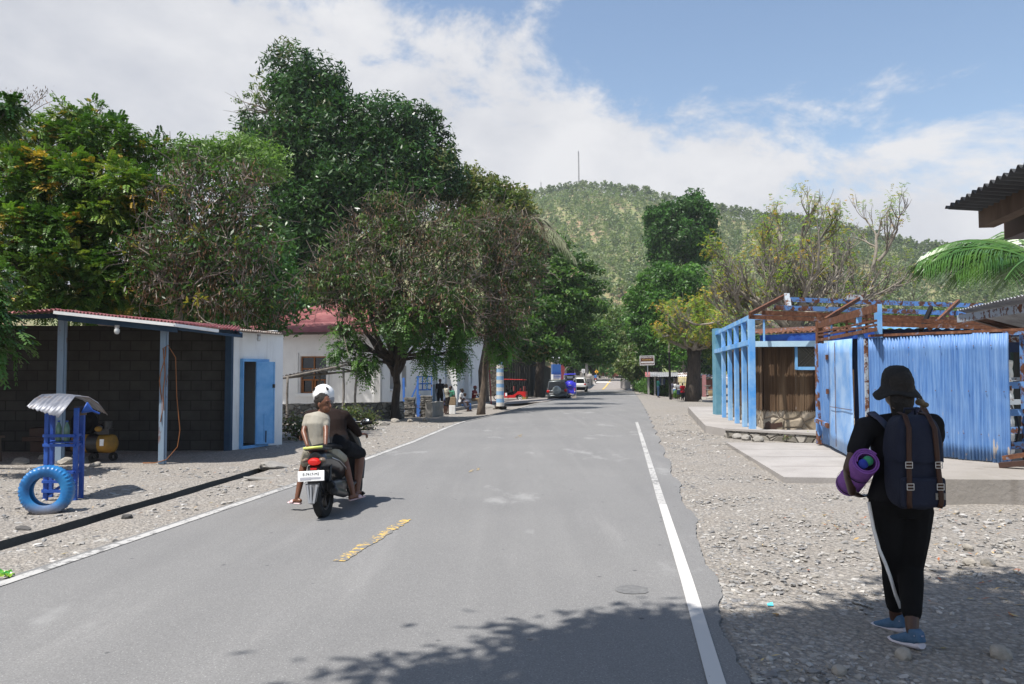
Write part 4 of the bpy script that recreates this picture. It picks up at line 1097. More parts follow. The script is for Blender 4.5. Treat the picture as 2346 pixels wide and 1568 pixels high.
# masts on the ridge
for px, top, py, lb, w_ in ((1326.5, 347, 437, 'tall thin lattice radio mast on top of the hill', .7), (1240.5, 418, 452, 'short thin radio mast on the left shoulder of the hill', .45)):
    a_ = P(px, py, 519); b_ = P(px - 1.5, top, 519); o = thing('radio_mast', lb, 'mast', a_); mb = MB()
    for k in range(3):
        off = Vector((math.cos(k * 2.09), math.sin(k * 2.09), 0)) * w_ * .6
        mb.tube([a_ - Vector((0,0,3)) + off, b_ + off * .8], [w_ * .2, w_ * .16], 4)
    H = b_ - a_
    for k in range(24):
        p0 = a_ + H * k / 24; p1 = a_ + H * (k + 1) / 24
        for j in range(3):
            o1 = Vector((math.cos(j * 2.09), math.sin(j * 2.09), 0)) * w_ * .6; o2 = Vector((math.cos((j+1) * 2.09), math.sin((j+1) * 2.09), 0)) * w_ * .6
            mb.tube([p0 + o1, p1 + o2], .07, 3)
    mb.build('lattice', flat('galvanised_mast', (.2, .19, .19), .6), o, world=True)
    mb = MB(); mb.tube([b_ - Vector((0, 0, 1.5)), b_ + Vector((0, 0, 1.5))], .14, 6); mb.build('antenna', MA['white'], o, world=True)

# ============================================================= the tree behind the photographer, whose shade falls on the foreground
HC = 7.2; shx = -SUN.x / SUN.z; shy = -SUN.y / SUN.z
def up_from(px, py, h=HC):
    g = G(px, py); return np.array([g.x - shx * h, g.y - shy * h, h])
r = thing('shade_tree', 'leafy tree over the viewer whose dappled shade falls on the road and gravel', 'tree', (-7.5, -3.2, 0))
cl_ = []
rs = random.Random(4)
def shade_blob(gx, gy, sx, sy, n):
    for _ in range(n):
        x = rs.gauss(gx, sx); y = rs.gauss(gy, sy); h = HC + rs.uniform(-.7, .9); cl_.append((x - shx * h, y - shy * h, h))
for px, py, sx, sy, n in [(1450, 1480, .30, .12, 40), (1330, 1490, .28, .10, 22), (1600, 1450, .30, .16, 34), (1720, 1450, .2, .12, 24), (1560, 1530, .35, .15, 30), (1250, 1535, .30, .08, 16), (880, 1564, .2, .07, 9), (1200, 1562, .3, .05, 10), (1100, 1545, .12, .04, 4),
                          (1900, 1480, .25, .25, 46), (2050, 1460, .28, .28, 60), (2200, 1450, .30, .3, 60), (2330, 1420, .35, .3, 60), (2150, 1360, .2, .12, 16), (2320, 1335, .25, .12, 20), (1800, 1510, .3, .15, 26), (1950, 1545, .5, .15, 50), (2250, 1540, .5, .15, 50)]:
    g = G(px, py); shade_blob(g.x, g.y, sx, sy, n)
for h_, n_ in ((.5, 34), (.95, 40), (1.35, 44), (1.6, 22)):      # keeps the walking woman in shade
    for _ in range(n_):
        h = HC + rs.uniform(-.6, .8); cl_.append((2.38 - shx * (h - h_) + rs.gauss(0, .24), 4.8 - shy * (h - h_) + rs.gauss(0, .24), h))
for _ in range(260):   # the rest of the crown, out of the picture
    x = rs.uniform(-3.5, 4.5); y = rs.uniform(-3, 2.9); h = HC + rs.uniform(-.6, 1.6); cl_.append((x - shx * h, y - shy * h, h))
C = np.array(cl_); n = len(C); per = 20
pos = (C[:, None] + rng.normal(0, .17, (n, per, 3))).reshape(-1, 3)
V = leaf_quads(pos, unit(rng.normal(0, 1, (len(pos), 3))), .075 * rng.uniform(.7, 1.3, len(pos)), .45, 1.2, .5)
np_mesh('crown', V, np.arange(len(V)).reshape(-1, 4), MA['leaf_gloss'], r, True, np.repeat(pick(GRM, len(pos)), 4, 0))
mb = MB(); f0 = Vector((-6.5, -2.5, 4.8)); mb.tube(wander((-7.5, -3.2, -.2), f0, 5, .04), [.4, .33, .3, .27, .25, .22], 9)
for k in range(26):
    e = Vector(cl_[rs.randrange(len(cl_))]); mb.tube(wander(f0, e, 6, .06, .04), [.12, .09, .07, .05, .035, .02, .01], 5, False)
mb.build('trunk', MA['bark'], r, smooth=True, world=True)
# ============================================================= helpers for walls
def online(a, b, px):
    """point of the ground line a-b (x,y) that lies on the bearing of photo column px"""
    u = (px - 1173) / 1825.0
    r = ray(px, 858); u = r.x / r.y
    dx, dy = b[0] - a[0], b[1] - a[1]
    t_ = (u * a[1] - a[0]) / (dx - u * dy)
    return Vector((a[0] + dx * t_, a[1] + dy * t_, 0))
def wseg(mb, a, b, z0, z1, th, side=1):
    a = Vector((a[0], a[1], 0)); b = Vector((b[0], b[1], 0)); n = Vector((b.y - a.y, a.x - b.x, 0)).normalized() * th * side
    mb.prism([a + Vector((0,0,z0)), b + Vector((0,0,z0)), b + Vector((0,0,z1)), a + Vector((0,0,z1))], n)
def zat(py, d): return CAMH + (858 - py) / 1825.0 * d
def V3(p, z): return Vector((p[0], p[1], z))
def text(s_, size, mat, parent, loc, rot, name='lettering', ext=.002, align='CENTER', sx=1.0):
    c = bpy.data.curves.new(name, 'FONT'); c.body = s_; c.size = size; c.extrude = ext; c.align_x = align; c.align_y = 'CENTER'
    o = bpy.data.objects.new(name, c); COL.objects.link(o); o.data.materials.append(mat)
    bpy.context.view_layer.update()
    me = bpy.data.meshes.new_from_object(o.evaluated_get(bpy.context.evaluated_depsgraph_get())); bpy.data.objects.remove(o)
    o = bpy.data.objects.new(name, me); COL.objects.link(o); o.parent = parent; o.location = loc; o.rotation_euler = rot; o.scale = (sx, 1, 1)
    return o

# ============================================================= open workshop on the left
p1, p2 = G(136, 1063), G(371, 1063)
A, B = G(527, 1032), G(646, 1018)
ws = thing('open_workshop', 'open fronted concrete block workshop with blue posts and a white room at its right end', 'workshop', A)
ab = (B - A).normalized(); pb = Vector((-ab.y, ab.x, 0))
ZR = 2.56
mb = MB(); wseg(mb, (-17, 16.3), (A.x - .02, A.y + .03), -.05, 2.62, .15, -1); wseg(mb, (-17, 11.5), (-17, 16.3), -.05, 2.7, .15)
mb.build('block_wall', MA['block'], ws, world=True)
mb = MB()
d0, d1 = online(A, B, 550), online(A, B, 612); zd = zat(823, (d0.y + d1.y) / 2)
wseg(mb, A, d0, -.05, ZR, .16, -1); wseg(mb, d1, B, -.05, ZR, .16, -1); wseg(mb, d0, d1, zd, ZR, .16, -1)
A2, B2 = A + pb * 4, B + pb * 4
wseg(mb, A + pb * .16, A2, -.05, ZR, .14, 1); wseg(mb, B + pb * .16, B2, -.05, ZR + .05, .14, -1); wseg(mb, A2, B2, -.05, ZR, .14, 1)
mb.build('white_wall', MA['white_wall2'], ws, world=True)
mb = MB(); fr = -pb * .025
for q in (d0 + ab * .03, d1 - ab * .03): mb.bar(q + fr, q + fr + Vector((0,0,zd)), .06, .07, (1,0,0))
mb.bar(d0 + fr + Vector((0,0,zd-.03)), d1 + fr + Vector((0,0,zd-.03)), .07, .06)
mb.bar(d0 + fr + Vector((0,0,.03)), d1 + fr + Vector((0,0,.03)), .07, .06)
mb.build('door_frame', MA['blue_door'], ws, world=True)
h0 = online(A, B, 583); lw = (d1 - h0).length; e1 = h0 + ab * lw * .96 - pb * .20
dl = thing  # door leaf, standing a little open
mb = MB(); wseg(mb, h0 - pb * .05, e1, .07, zd - .06, .035, 1); leaf = mb.build('door', MA['blue_door'], ws, world=True)
mb = MB(); nn = Vector((e1.y - h0.y, -(e1.x - h0.x), 0)).normalized() * .028; a_ = h0 - pb * .05
for q in (a_, e1): mb.bar(q + nn + Vector((0,0,.07)), q + nn + Vector((0,0,zd-.06)), .045, .03, (1,0,0))
for z_ in (.09, .75, 1.35, zd - .09): mb.bar(a_ + nn + Vector((0,0,z_)), e1 + nn + Vector((0,0,z_)), .03, .045)
m_ = a_.lerp(e1, .45); mb.bar(m_ + nn + Vector((0,0,.09)), m_ + nn + Vector((0,0,.75)), .035, .03, (1,0,0))
q = mb.build('rail', MA['blue_door'], leaf, world=True); q['label'] = 'blue door battens'
mb = MB(); mb.tube([a_.lerp(e1, .97) + nn * 1.6 + Vector((0,0,1.38)), a_.lerp(e1, .97) + nn * 1.6 + Vector((0,0,1.30))], .03, 8); mb.build('padlock', MA['black'], leaf, world=True); mb = MB(); mb.tube([a_.lerp(e1,.55)+nn*1.6+Vector((0,0,.1)), a_.lerp(e1,.55)+nn*1.6+Vector((0,0,.36))], .012, 6); mb.build('bolt', MA['black'], leaf, world=True)
mb = MB(); wseg(mb, d0 + pb * .3 + ab * .02, online(A, B, 572) + pb * .3, .05, zd, .02, -1); mb.build('curtain', MA['wood_dark'], ws, world=True)
# posts
for p, top, w_ in ((p1, 2.62, .115), (p2, 2.50, .105)):
    mb = MB(); mb.box((p.x, p.y, top / 2), (w_, w_, top)); mb.box((p.x + w_ * .5 + .012, p.y - .005, top / 2), (.022, w_ * .5, top)); mb.build('post', MA['post_wash'], ws, world=True, bevel=.008)
mb = MB(); q = A - ab * .09 - pb * .03; mb.box((q.x, q.y, 1.25), (.13, .13, 2.5)); mb.build('post', MA['dull_blue'], ws, world=True)
# roofs
F0, F1, F2, F3 = P(-420, 745, 13.2), P(125, 709, 13.75), P(400, 738, 14.0), P(545, 757, 15.4)
bk = [Vector((-17, 17.2, 2.85)), Vector((-9.6, 17.3, 2.95)), Vector((-7.2, 17.5, 2.75)), Vector((-6.0, 17.6, 2.66))]
mb = MB(); mb.sheet(F0, F1, bk[1], bk[0], 50, .018, 2, .006, .1); mb.sheet(F1, F2, bk[2], bk[1], 34, .02, 2, .006, .25); mb.sheet(F2, F3, bk[3], bk[2], 18, .02, 2, .006, .25)
mb.build('roof', MA['roof_red'], ws, world=True, smooth=True)
mb = MB()
for a_, b_ in ((F1, F2), (F2, P(500, 752, 14.9))): mb.bar(a_ - Vector((0, .02, .055)), b_ - Vector((0, .02, .055)), .05, .055)
mb.build('fascia', MA['white_wall'], ws, world=True)
mb = MB()
for a_, b_ in ((F1, F3),): mb.bar(a_ + Vector((0, .12, -.13)), F2 + Vector((0, .12, -.13)), .06, .10); mb.bar(F2 + Vector((0, .12, -.11)), F3 + Vector((0, .12, -.11)), .05, .05)
for f_ in (0, .33, .66, 1):
    a_ = F1.lerp(F3, f_); b_ = bk[1].lerp(bk[3], f_); mb.bar(a_ + Vector((0, .2, -.09)), b_ + Vector((0, -.6, -.11)), .05, .09)
for f_ in (.4, .75): mb.bar(F0.lerp(bk[0], f_) - Vector((0,0,.09)), F1.lerp(bk[1], f_) - Vector((0,0,.09)), .05, .08)
for f_ in (.35, .7): mb.bar(F1.lerp(bk[1], f_) - Vector((0,0,.07)), F3.lerp(bk[3], f_) - Vector((0,0,.07)), .05, .06)
mb.build('roof_frame', MA['dull_blue'], ws, world=True)
R0, R1 = P(470, 748, 15.3), P(653, 765, 18.3)
mb = MB(); mb.sheet(R0, R1, R1 + pb * 4.6 + Vector((0,0,.12)), R0 + pb * 3 + Vector((0,0,.12)), 34, .018, 2, .006, .3); mb.build('room_roof', MA['roof_tan'], ws, world=True, smooth=True)
mb = MB(); mb.bar(A + Vector((0,0,ZR-.02)) - pb * .06, B + Vector((0,0,ZR-.02)) - pb * .06, .05, .07); mb.build('eave_beam', MA['wood'], ws, world=True)
for px, py, d in ((268, 748, 13.9), (593, 768, 17.3)):
    c = P(px, py, d); mb = MB(); mb.tube([c + Vector((0,0,.02)), c - Vector((0,0,.03))], [.04, .04], 10)
    l_ = mb.build('lamp_holder', MA['conc_pale'], ws, world=True); mb = MB()
    mb.lathe([(.001, -.14), (.03, -.135), (.045, -.10), (.045, -.06), (.025, -.025)], 12, c); mb.build('bulb', flat('frosted_bulb', (.55, .56, .55), .3), l_, world=True, smooth=True)
# brown broom-like palm tuft hanging off the roof end
# compressor
cp = G(272, 1046); cc = simple('dusty_yellow_tank', (.30, .16, .025), (.16, .09, .02), 5, .6)
o = thing('air_compressor', 'yellow tank air compressor on small wheels standing in the dark workshop', 'compressor', (cp.x, 14.7, 0.0)); k = 14.7 / 1825
def cl(x, y=0, z=0): return (cp.x + x, 14.7 + y, z)
mb = MB(); prof = [(.001, -.40), (.10, -.395), (.16, -.36), (.17, -.3), (.17, .3), (.16, .36), (.10, .395), (.001, .40)]
mb.lathe(prof, 20, cl(0, 0, .33), Matrix.Rotation(R(90), 3, 'Y')); tk = mb.build('tank', cc, o, world=True, smooth=True)
mb = MB(); mb.lathe([(.174, -.1), (.174, .1)], 20, cl(.02, 0, .33), Matrix.Rotation(R(90), 3, 'Y')); mb.build('belt_band', MA['black'], tk, world=True, smooth=True)
mb = MB(); mb.box(cl(.22, -.165, .36), (.07, .02, .12)); mb.build('gauge_plate', MA['white'], tk, world=True)
for x in (-.27, .05, .3, -.05): 
    mb = MB(); yy_ = -.13 if x in (-.27, .05) else .1; mb.lathe([(.03, -.02), (.08, -.02), (.08, .02), (.03, .02)], 14, cl(x, yy_, .08), Matrix.Rotation(R(90), 3, 'X')); wl = mb.build('wheel', MA['rubber'] if x > -.2 else MA['chrome'], o, world=True)
mb = MB(); mb.box(cl(.2, 0, .55), (.22, .18, .10)); mb.tube([cl(.24, 0, .58), cl(.24, 0, .74)], .075, 10); mb.ell(cl(.12, -.02, .62), (.08, .08, .07)); mb.build('pump_head', MA['black'], o, world=True)
mb = MB(); mb.ell(cl(.12, -.1, .6), (.07, .04, .05)); mb.build('pump_cover', cc, o, world=True, smooth=True)
mb = MB(); mb.lathe([(.17, -.03), (.24, -.03), (.25, 0), (.24, .03), (.17, .03)], 20, cl(-.2, .02, .70), Matrix.Rotation(R(90), 3, 'X')); mb.lathe([(.001, -.015), (.2, -.015), (.2, .015), (.001, .015)], 20, cl(-.2, .02, .70), Matrix.Rotation(R(90), 3, 'X')); mb.build('flywheel_guard', MA['matt_black'], o, world=True, smooth=True)
# orange hoses on the post
hm = flat('orange_hose', (.26, .095, .025), .6)
mb = MB(); x0, y0 = p2.x, p2.y - .07
mb.tube(wander((x0 + .02, y0, 2.05), (x0 + .05, y0, .95), 8, .05), .009, 5); mb.tube(wander((x0 + .06, y0, 2.1), (x0 - .01, y0, .75), 8, .06), .009, 5)
mb.tube([(x0, y0, 2.05), (x0 + .1, y0, 2.12), (x0 + .22, y0 + .05, 1.9), (x0 + .24, y0 + .08, 1.2), (x0 + .30, y0 + .1, .6), (x0 + .26, y0 + .1, .3), (x0 + .1, y0 + .02, .08), (x0 - .1, y0, .02), (x0 - .3, y0 - .02, .02), (x0 - .33, y0 + .04, .02), (x0 - .1, y0 + .08, .02)], .007, 5)
tag(mb.build('air_hose', hm, smooth=True), 'orange rubber air hose looped over the thin blue post of the workshop', 'hose')
# stool with bucket and clutter
q = G(8, 1052); o = thing('wooden_stool', 'dark wooden stool under the white bucket in the workshop', 'stool', (q.x, 14.6, 0)); mb = MB(); mb.box((q.x, 14.6, .45), (.5, .35, .04)); mb.build('seat', MA['wood'], o, world=True)
for a_ in (-.2, .2):
    for b_ in (-.13, .13): mb = MB(); mb.bar((q.x + a_, 14.6 + b_, 0), (q.x + a_ * .9, 14.6 + b_ * .9, .43), .04, .04); mb.build('leg', MA['wood'], o, world=True)
o = thing('bucket', 'grey white plastic bucket on the stool at the left edge', 'bucket', (q.x - .02, 14.58, .47)); mb = MB(); mb.lathe([(.001, 0), (.13, 0), (.165, .30), (.175, .30), (.155, .31), (.125, .02), (.001, .02)], 20); mb.build('pail', flat('dusty_white_plastic', (.30, .29, .28), .6), o, smooth='auto')
mb = MB(); mb.tube([(.17 * math.cos(t_), -.02 - .05 * math.sin(t_), .29 - .13 * math.sin(t_)) for t_ in np.linspace(0, math.pi, 9)], .004, 4); mb.build('handle', MA['chrome'], o)
mb = MB(); q = P(100, 985, 15.6); mb.box((q.x, 15.6, .35), (.6, .4, .08)); mb.box((q.x + .1, 15.6, .2), (.5, .35, .2)); mb.box((q.x - .05, 15.7, .47), (.42, .3, .16), Matrix.Rotation(.2, 3, 'Z'))
tag(mb.build('scrap_pile', MA['wood_dark']), 'dark heap of boxes against the back wall of the workshop', 'scrap')

# ============================================================= blue drinks/petrol stand and half-buried tyre
lg = [G(104, 1147), G(171, 1147), G(185, 1141.5), G(116, 1139)]
o = thing('bottle_stand', 'small blue timber roadside stand with a bent corrugated tin roof', 'stand', (lg[0] + lg[2]) / 2)
tops = [1.17, 1.20, 1.19, 1.17]
for p, t_ in zip(lg, tops): mb = MB(); mb.box((p.x, p.y, t_ / 2 - .03), (.052, .045, t_)); mb.build('leg', MA['blue_deep'], o, world=True, bevel=.003)
def rl(i, j, z, w_=.03, h=.035, e=.03, nm='rail'):
    a_, b_ = lg[i], lg[j]; d = (b_ - a_).normalized(); off = Vector((0, -.03, 0)); mb = MB(); mb.bar(V3(a_ - d * e, z) + off, V3(b_ + d * e, z) + off, w_, h); mb.build(nm, MA['blue_deep'], o, world=True)
for z_ in (.82, .70, .36, .24): rl(0, 1, z_)
for z_ in (.82, .70, .36): rl(1, 2, z_, .025, .03, .06)
for z_ in (.80, .68, .34): rl(3, 2, z_, .025, .03, .02)
rl(0, 1, .12); mb = MB(); mb.bar(V3(lg[0], .06) + Vector((0,.03,0)), V3(lg[1], .3) + Vector((0,.03,0)), .02, .035); mb.build('brace', MA['blue_deep'], o, world=True)
mb = MB(); c4 = [V3(p, .725) for p in lg]; mb.prism(c4, (0, 0, .015)); mb.build('shelf', MA['blue_deep'], o, world=True)
def bottle(c, lb):
    b = thing('bottle', lb, 'bottle', c, group='bottles on the blue stand'); mb = MB()
    mb.lathe([(.001, 0), (.034, 0), (.036, .02), (.034, .05), (.036, .08), (.034, .11), (.036, .16), (.028, .20), (.014, .235), (.013, .25)], 14)
    mb.build('bottle_body', flat('clear_green_bottle', (.10, .20, .14), .12, 0, .6), b, smooth=True); mb = MB(); mb.tube([(0,0,.248), (0,0,.268)], .016, 10); mb.build('cap', MA['blue_deep'], b)
k0 = lg[0].lerp(lg[2], .30); k1 = lg[1].lerp(lg[3], .30)
bottle((k0.x, k0.y + .02, .74), 'clear plastic bottle half full of green liquid on the left of the blue stand shelf'); bottle((k1.x - .02, k1.y - .01, .74), 'clear plastic bottle of green liquid on the right of the blue stand shelf')
def zz(px, py, d): return P(px, py, d)
rt = MT('rusting_zinc'); v = rt.coord(); c_ = rt.ramp(rt.noise(v, 3.5, 6, .65), [(.35, (.09, .10, .13)), (.52, (.20, .21, .24)), (.62, (.16, .14, .14)), (.75, (.24, .13, .08))]); rt.bump(rt.noise(v, 30, 3), .1); MA['tin'] = rt.fin(c_, .5, .35, .5)
nx_, ny_ = 60, 7; Vr = []; Fr = []
ed = [(zz(60, 932, 10.0), zz(134, 956, 9.85)), (zz(78, 915, 10.25), zz(152, 934, 9.95)), (zz(95, 905, 10.55), zz(172, 909, 10.15)), (zz(128, 903, 10.9), zz(190, 909, 10.55)), (zz(160, 905, 11.1), zz(206, 911, 10.6)), (zz(190, 916, 11.2), zz(228, 925, 10.65)), (zz(213, 935, 11.2), zz(247, 950, 10.7))]
for j, (a_, b_) in enumerate(ed):
    for i in range(nx_ + 1):
        u = i / nx_; p = a_.lerp(b_, u); p = p + Vector((0, 0, .007 * math.sin(u * 2 * math.pi * 8) + .006 * math.sin(u * 31 + j))); Vr.append(tuple(p))
W = nx_ + 1
for j in range(len(ed) - 1):
    for i in range(nx_): Fr.append((j*W+i, j*W+i+1, (j+1)*W+i+1, (j+1)*W+i))
mb = MB(); mb.add(Vr, Fr); rf = mb.build('roof', MA['tin'], o, world=True, smooth=True); sd_ = rf.modifiers.new('s', 'SOLIDIFY'); sd_.thickness = .004
mb = MB(); mb.box((lg[1] + lg[2]) / 2 + Vector((0,.02,1.13)), (.03, .25, .12)); mb.build('gable_board', MA['wood'], o, world=True)
o = thing('funnel', 'dark blue plastic funnel hanging on the right side of the bottle stand', 'funnel', P(203, 938, 10.3)); c = o.location
mb = MB(); rot = Euler((R(25), R(-62), 0)).to_matrix(); mb.lathe([(.012, -.14), (.014, -.05), (.075, .04), (.078, .06), (.072, .06), (.012, -.04)], 18, (0,0,0), rot); mb.build('cone', MA['blue_deep'], o, smooth=True)
# tyre
tp = MT('blue_painted_rubber'); v = tp.coord(); c_ = tp.ramp(tp.noise(v, 4, 6, .6), [(.35, (.008, .07, .20)), (.5, (.015, .15, .40)), (.7, (.03, .23, .48))])
sz = tp.n('ShaderNodeSeparateXYZ'); tp.l(tp.n('ShaderNodeTexCoord').outputs['Object'], sz.inputs[0]); mr_ = tp.n('ShaderNodeMapRange'); mr_.inputs['From Min'].default_value = -.26; mr_.inputs['From Max'].default_value = -.12; mr_.inputs['To Min'].default_value = .85; mr_.inputs['To Max'].default_value = 0; tp.l(sz.outputs[2], mr_.inputs[0])
c_ = tp.mix(mr_.outputs[0], c_, (.24, .21, .18)); MA['tyre_blue'] = tp.fin(c_, .4, 0, .45)
tc_ = G(95, 1176); o = thing('painted_tyre', 'blue painted old car tyre standing half sunk in the dirt by the drain', 'tyre', (tc_.x, tc_.y + .1, .245), rot=(R(0), 0, R(12)))
prof = []
for a_, r_ in ((-.085, .165), (-.10, .185), (-.112, .215), (-.108, .25), (-.09, .278), (-.06, .288), (0, .292), (.06, .288), (.09, .278), (.108, .25), (.112, .215), (.10, .185), (.085, .165), (.07, .18), (.08, .22), (.06, .262), (-.06, .262), (-.08, .22), (-.07, .18), (-.085, .165)): prof.append((r_, a_))
Vt = []; Ft = []; n_ = 120
for i in range(n_):
    a_ = 2 * math.pi * i / n_
    for j, (r_, z_) in enumerate(prof):
        rr = r_ + (.007 if (i % 3 == 0 and 3 <= j <= 9 and j != 6) else 0) - (.006 if (i % 3 != 0 and j in (4, 8)) else 0)
        Vt.append((rr * math.cos(a_), z_ * .85, rr * math.sin(a_)))
m_ = len(prof)
for i in range(n_):
    for j in range(m_ - 1): Ft.append((i*m_+j, i*m_+j+1, ((i+1)%n_)*m_+j+1, ((i+1)%n_)*m_+j))
mb = MB(); mb.add(Vt, Ft); mb.build('tyre', MA['tyre_blue'], o, smooth='auto')
# rocks
def rock(lb, c, s_, seed=0, col=None, cat='rock', name='rock', grp=None):
    rs = random.Random(seed); bm = bmesh.new(); bmesh.ops.create_icosphere(bm, subdivisions=3, radius=1)
    ks = [Vector((rs.gauss(0,1), rs.gauss(0,1), rs.gauss(0,1))).normalized() for _ in range(9)]; hs = [rs.uniform(.62, .95) for _ in ks]
    for v_ in bm.verts:
        for k_, h_ in zip(ks, hs):
            d_ = v_.co.dot(k_)
            if d_ > h_: v_.co -= k_ * (d_ - h_)
        v_.co += v_.co * .04 * math.sin(v_.co.x * 9 + seed) * math.cos(v_.co.z * 8)
        v_.co = Vector((v_.co.x * s_[0], v_.co.y * s_[1], v_.co.z * s_[2]))
    me = bpy.data.meshes.new(name); bm.to_mesh(me); bm.free(); me.materials.append(col or MA['rock'])
    ob = bpy.data.objects.new(name, me); ob.location = c; ob.rotation_euler = (rs.uniform(-.2,.2), rs.uniform(-.2,.2), rs.uniform(0, 6)); COL.objects.link(ob); tag(ob, lb, cat, grp); return ob
MA['rock'] = simple('rough_rock', (.36, .33, .29), (.22, .205, .18), 9, .95, .7, 30); MA['rock_dark'] = simple('dark_rock', (.11, .105, .10), (.05, .05, .05), 9, .95, .7, 30)
for i, (px, py, s_, lb, m_) in enumerate([(218, 1068, (.12, .09, .05), 'flat pale rock to the right of the blue stand legs', 0), (190, 1058, (.16, .12, .06), 'pale rock just behind the blue stand', 0), (45, 1062, (.20, .15, .07), 'long low rock behind the tyre at the left', 0), (100, 1052, (.13, .1, .07), 'rounded rock between the tyre top and the workshop post', 0), (152, 1063, (.15, .12, .09), 'brown rock seen between the legs of the blue stand', 0),
        (291, 1188, (.085, .06, .045), 'dark broken lump beside the drain', 1), (51, 1215, (.10, .06, .03), 'dark crumpled lump on the gravel below the tyre', 1), (265, 1243, (.06, .03, .02), 'small dark flat stone near the left road line', 1), (1938+80, 1020, (.05, .05, .05), 'small brown stone at the back edge of the slab', 0)][:8]):
    g_ = G(px, py); rock(lb, (g_.x, g_.y, g_.z + s_[2] * .35), s_, i + 3, MA['rock_dark'] if m_ else None)
for i, (px, py, s_, lb) in enumerate([(3055/1.3777*1, 1736/1.3777, (.065, .05, .045), 'tan angular rock on the gravel right of the walking woman'), (3060/1.3777, 1782/1.3777, (.06, .05, .04), 'left one of two pale rocks lying side by side'), (3120/1.3777, 1784/1.3777, (.075, .055, .04), 'larger right one of two pale rocks lying side by side'), (3155/1.3777, 2075/1.3777, (.07, .06, .05), 'rounded rock in the shade at the lower right corner'), (2850/1.3777, 2080/1.3777, (.06, .05, .045), 'grey rock in the shade behind the woman by her heels'),
        (2650/1.3777, 2125/1.3777, (.045, .04, .03), 'small grey rock in shade at the bottom edge'), (3190/1.3777, 1722/1.3777, (.05, .035, .02), 'flat brown stone near the right edge of the gravel'), (3020/1.3777, 1622/1.3777, (.05, .035, .03), 'grey stone near the foot of the concrete platform'), (1940, 1452-415, (.05, .045, .04), 'brown stone on the corner of the concrete slab')]):
    g_ = G(px, py); rock(lb, (g_.x, g_.y, g_.z + s_[2] * .4 + (.075 if i == 8 else 0)), s_, i + 30)
q = G(1942, 1452)
# broken end of drain cover slab
g_ = G(628, 1070); rock('broken concrete slab lying over the far end of the drain', (g_.x, g_.y, .0), (.42, .28, .10), 77, MA['conc'], 'slab', 'drain_slab')
g_ = G(612, 1100); rock('crumbled concrete edge between drain end and road line', (g_.x, g_.y, .0), (.36, .10, .05), 78, MA['conc'], 'slab', 'broken_kerb')
# litter: green packet, blue scrap
g_ = G(6, 1330); o = thing('snack_packet', 'crumpled green foil packet lying on the road line at the left edge', 'litter', (g_.x - .02, g_.y, .02)); mb = MB(); nq = 9
vs_ = [(-.09 + .18 * i / nq, -.05 + .1 * j / nq + .008 * math.sin(i * 2), .02 + .022 * math.sin(i * 1.7 + j) * math.cos(j * 2.1) + .02 * math.sin(math.pi * i / nq)) for j in range(nq + 1) for i in range(nq + 1)]
mb.add(vs_, [(j*(nq+1)+i, j*(nq+1)+i+1, (j+1)*(nq+1)+i+1, (j+1)*(nq+1)+i) for j in range(nq) for i in range(nq)]); mb.build('wrapper', simple('green_foil', (.02, .28, .05), (.30, .45, .05), 14, .25, .1, 40, lo=.45, hi=.6), o)
g_ = G(1764, 1392); mb = MB(); mb.prism([g_ + Vector(p) for p in ((-.02,-.012,.015), (.02,-.015,.015), (.022,.012,.03), (-.015,.014,.02))], (0, 0, .003)); tag(mb.build('paper_scrap', flat('turquoise_scrap', (.1, .6, .75))), 'tiny turquoise scrap on the gravel beside the woman', 'litter')

# ============================================================= white house with red roof
HA = Vector((P(871, 900, 40).x, 40, 0)); hd = Vector((.19, 1, 0)).normalized(); hp = Vector((-hd.y, hd.x, 0))
HB = HA + hd * 23.5; ZG = -.5; EZ = 4.55
hs = thing('white_house', 'long white plastered house with a faded red corrugated hipped roof', 'house', V3(HA, ZG))
LW = 8.5; HL = HA + hp * LW
mb = MB()
def hole_wall(mb, a, b, z0, z1, holes, th, side):
    """wall from a to b with rectangular openings (s0, s1, za, zb) measured along it"""
    a = Vector((a[0], a[1], 0)); b = Vector((b[0], b[1], 0)); d = (b - a).normalized(); L = (b - a).length; s_ = 0
    for (s0, s1, za, zb) in sorted(holes):
        wseg(mb, a + d * s_, a + d * s0, z0, z1, th, side); wseg(mb, a + d * s0, a + d * s1, z0, za, th, side); wseg(mb, a + d * s0, a + d * s1, zb, z1, th, side); s_ = s1
    wseg(mb, a + d * s_, b, z0, z1, th, side)
def along(a, b, px): return (online(a, b, px) - Vector((a[0], a[1], 0))).length
w0, w1 = along(HL, HA, 687.5), along(HL, HA, 747); dW = 40.9
wz0, wz1 = zat(901, dW), zat(817, dW)
hole_wall(mb, HL, HA, ZG, 3.75, [(w0, w1, wz0, wz1)], .3, -1)
wins = []
for pa, pb_, ya, yb in ((893.5, 903, 892, 838), (921, 931, 887, 838), (1069.5, 1074, 881.5, 836), (1078, 1082, 880, 836)):
    s0, s1 = along(HA, HB, pa), along(HA, HB, pb_); d = online(HA, HB, pa).y; wins.append((s0, s1, zat(ya, d), zat(yb, d)))
dr = [(along(HA, HB, 992), along(HA, HB, 1003), ZG + .3, 2.9), (along(HA, HB, 1020), along(HA, HB, 1034), ZG + .3, 2.9)]
hole_wall(mb, HA, HA + hd * 3.3, ZG, 3.75, [w for w in wins if w[1] < 3.3], .35, -1); h4 = HA + hd * 3.3; hole_wall(mb, h4, HB, ZG, EZ, [(a - 3.3, b - 3.3, c, d) for a, b, c, d in wins + dr if a >= 3.3], .35, -1); print('WINS', wins, dr)
wseg(mb, HB, HB + hp * 8, ZG, EZ, .3, -1)
mb.build('wall', MA['white_wall'], hs, world=True)
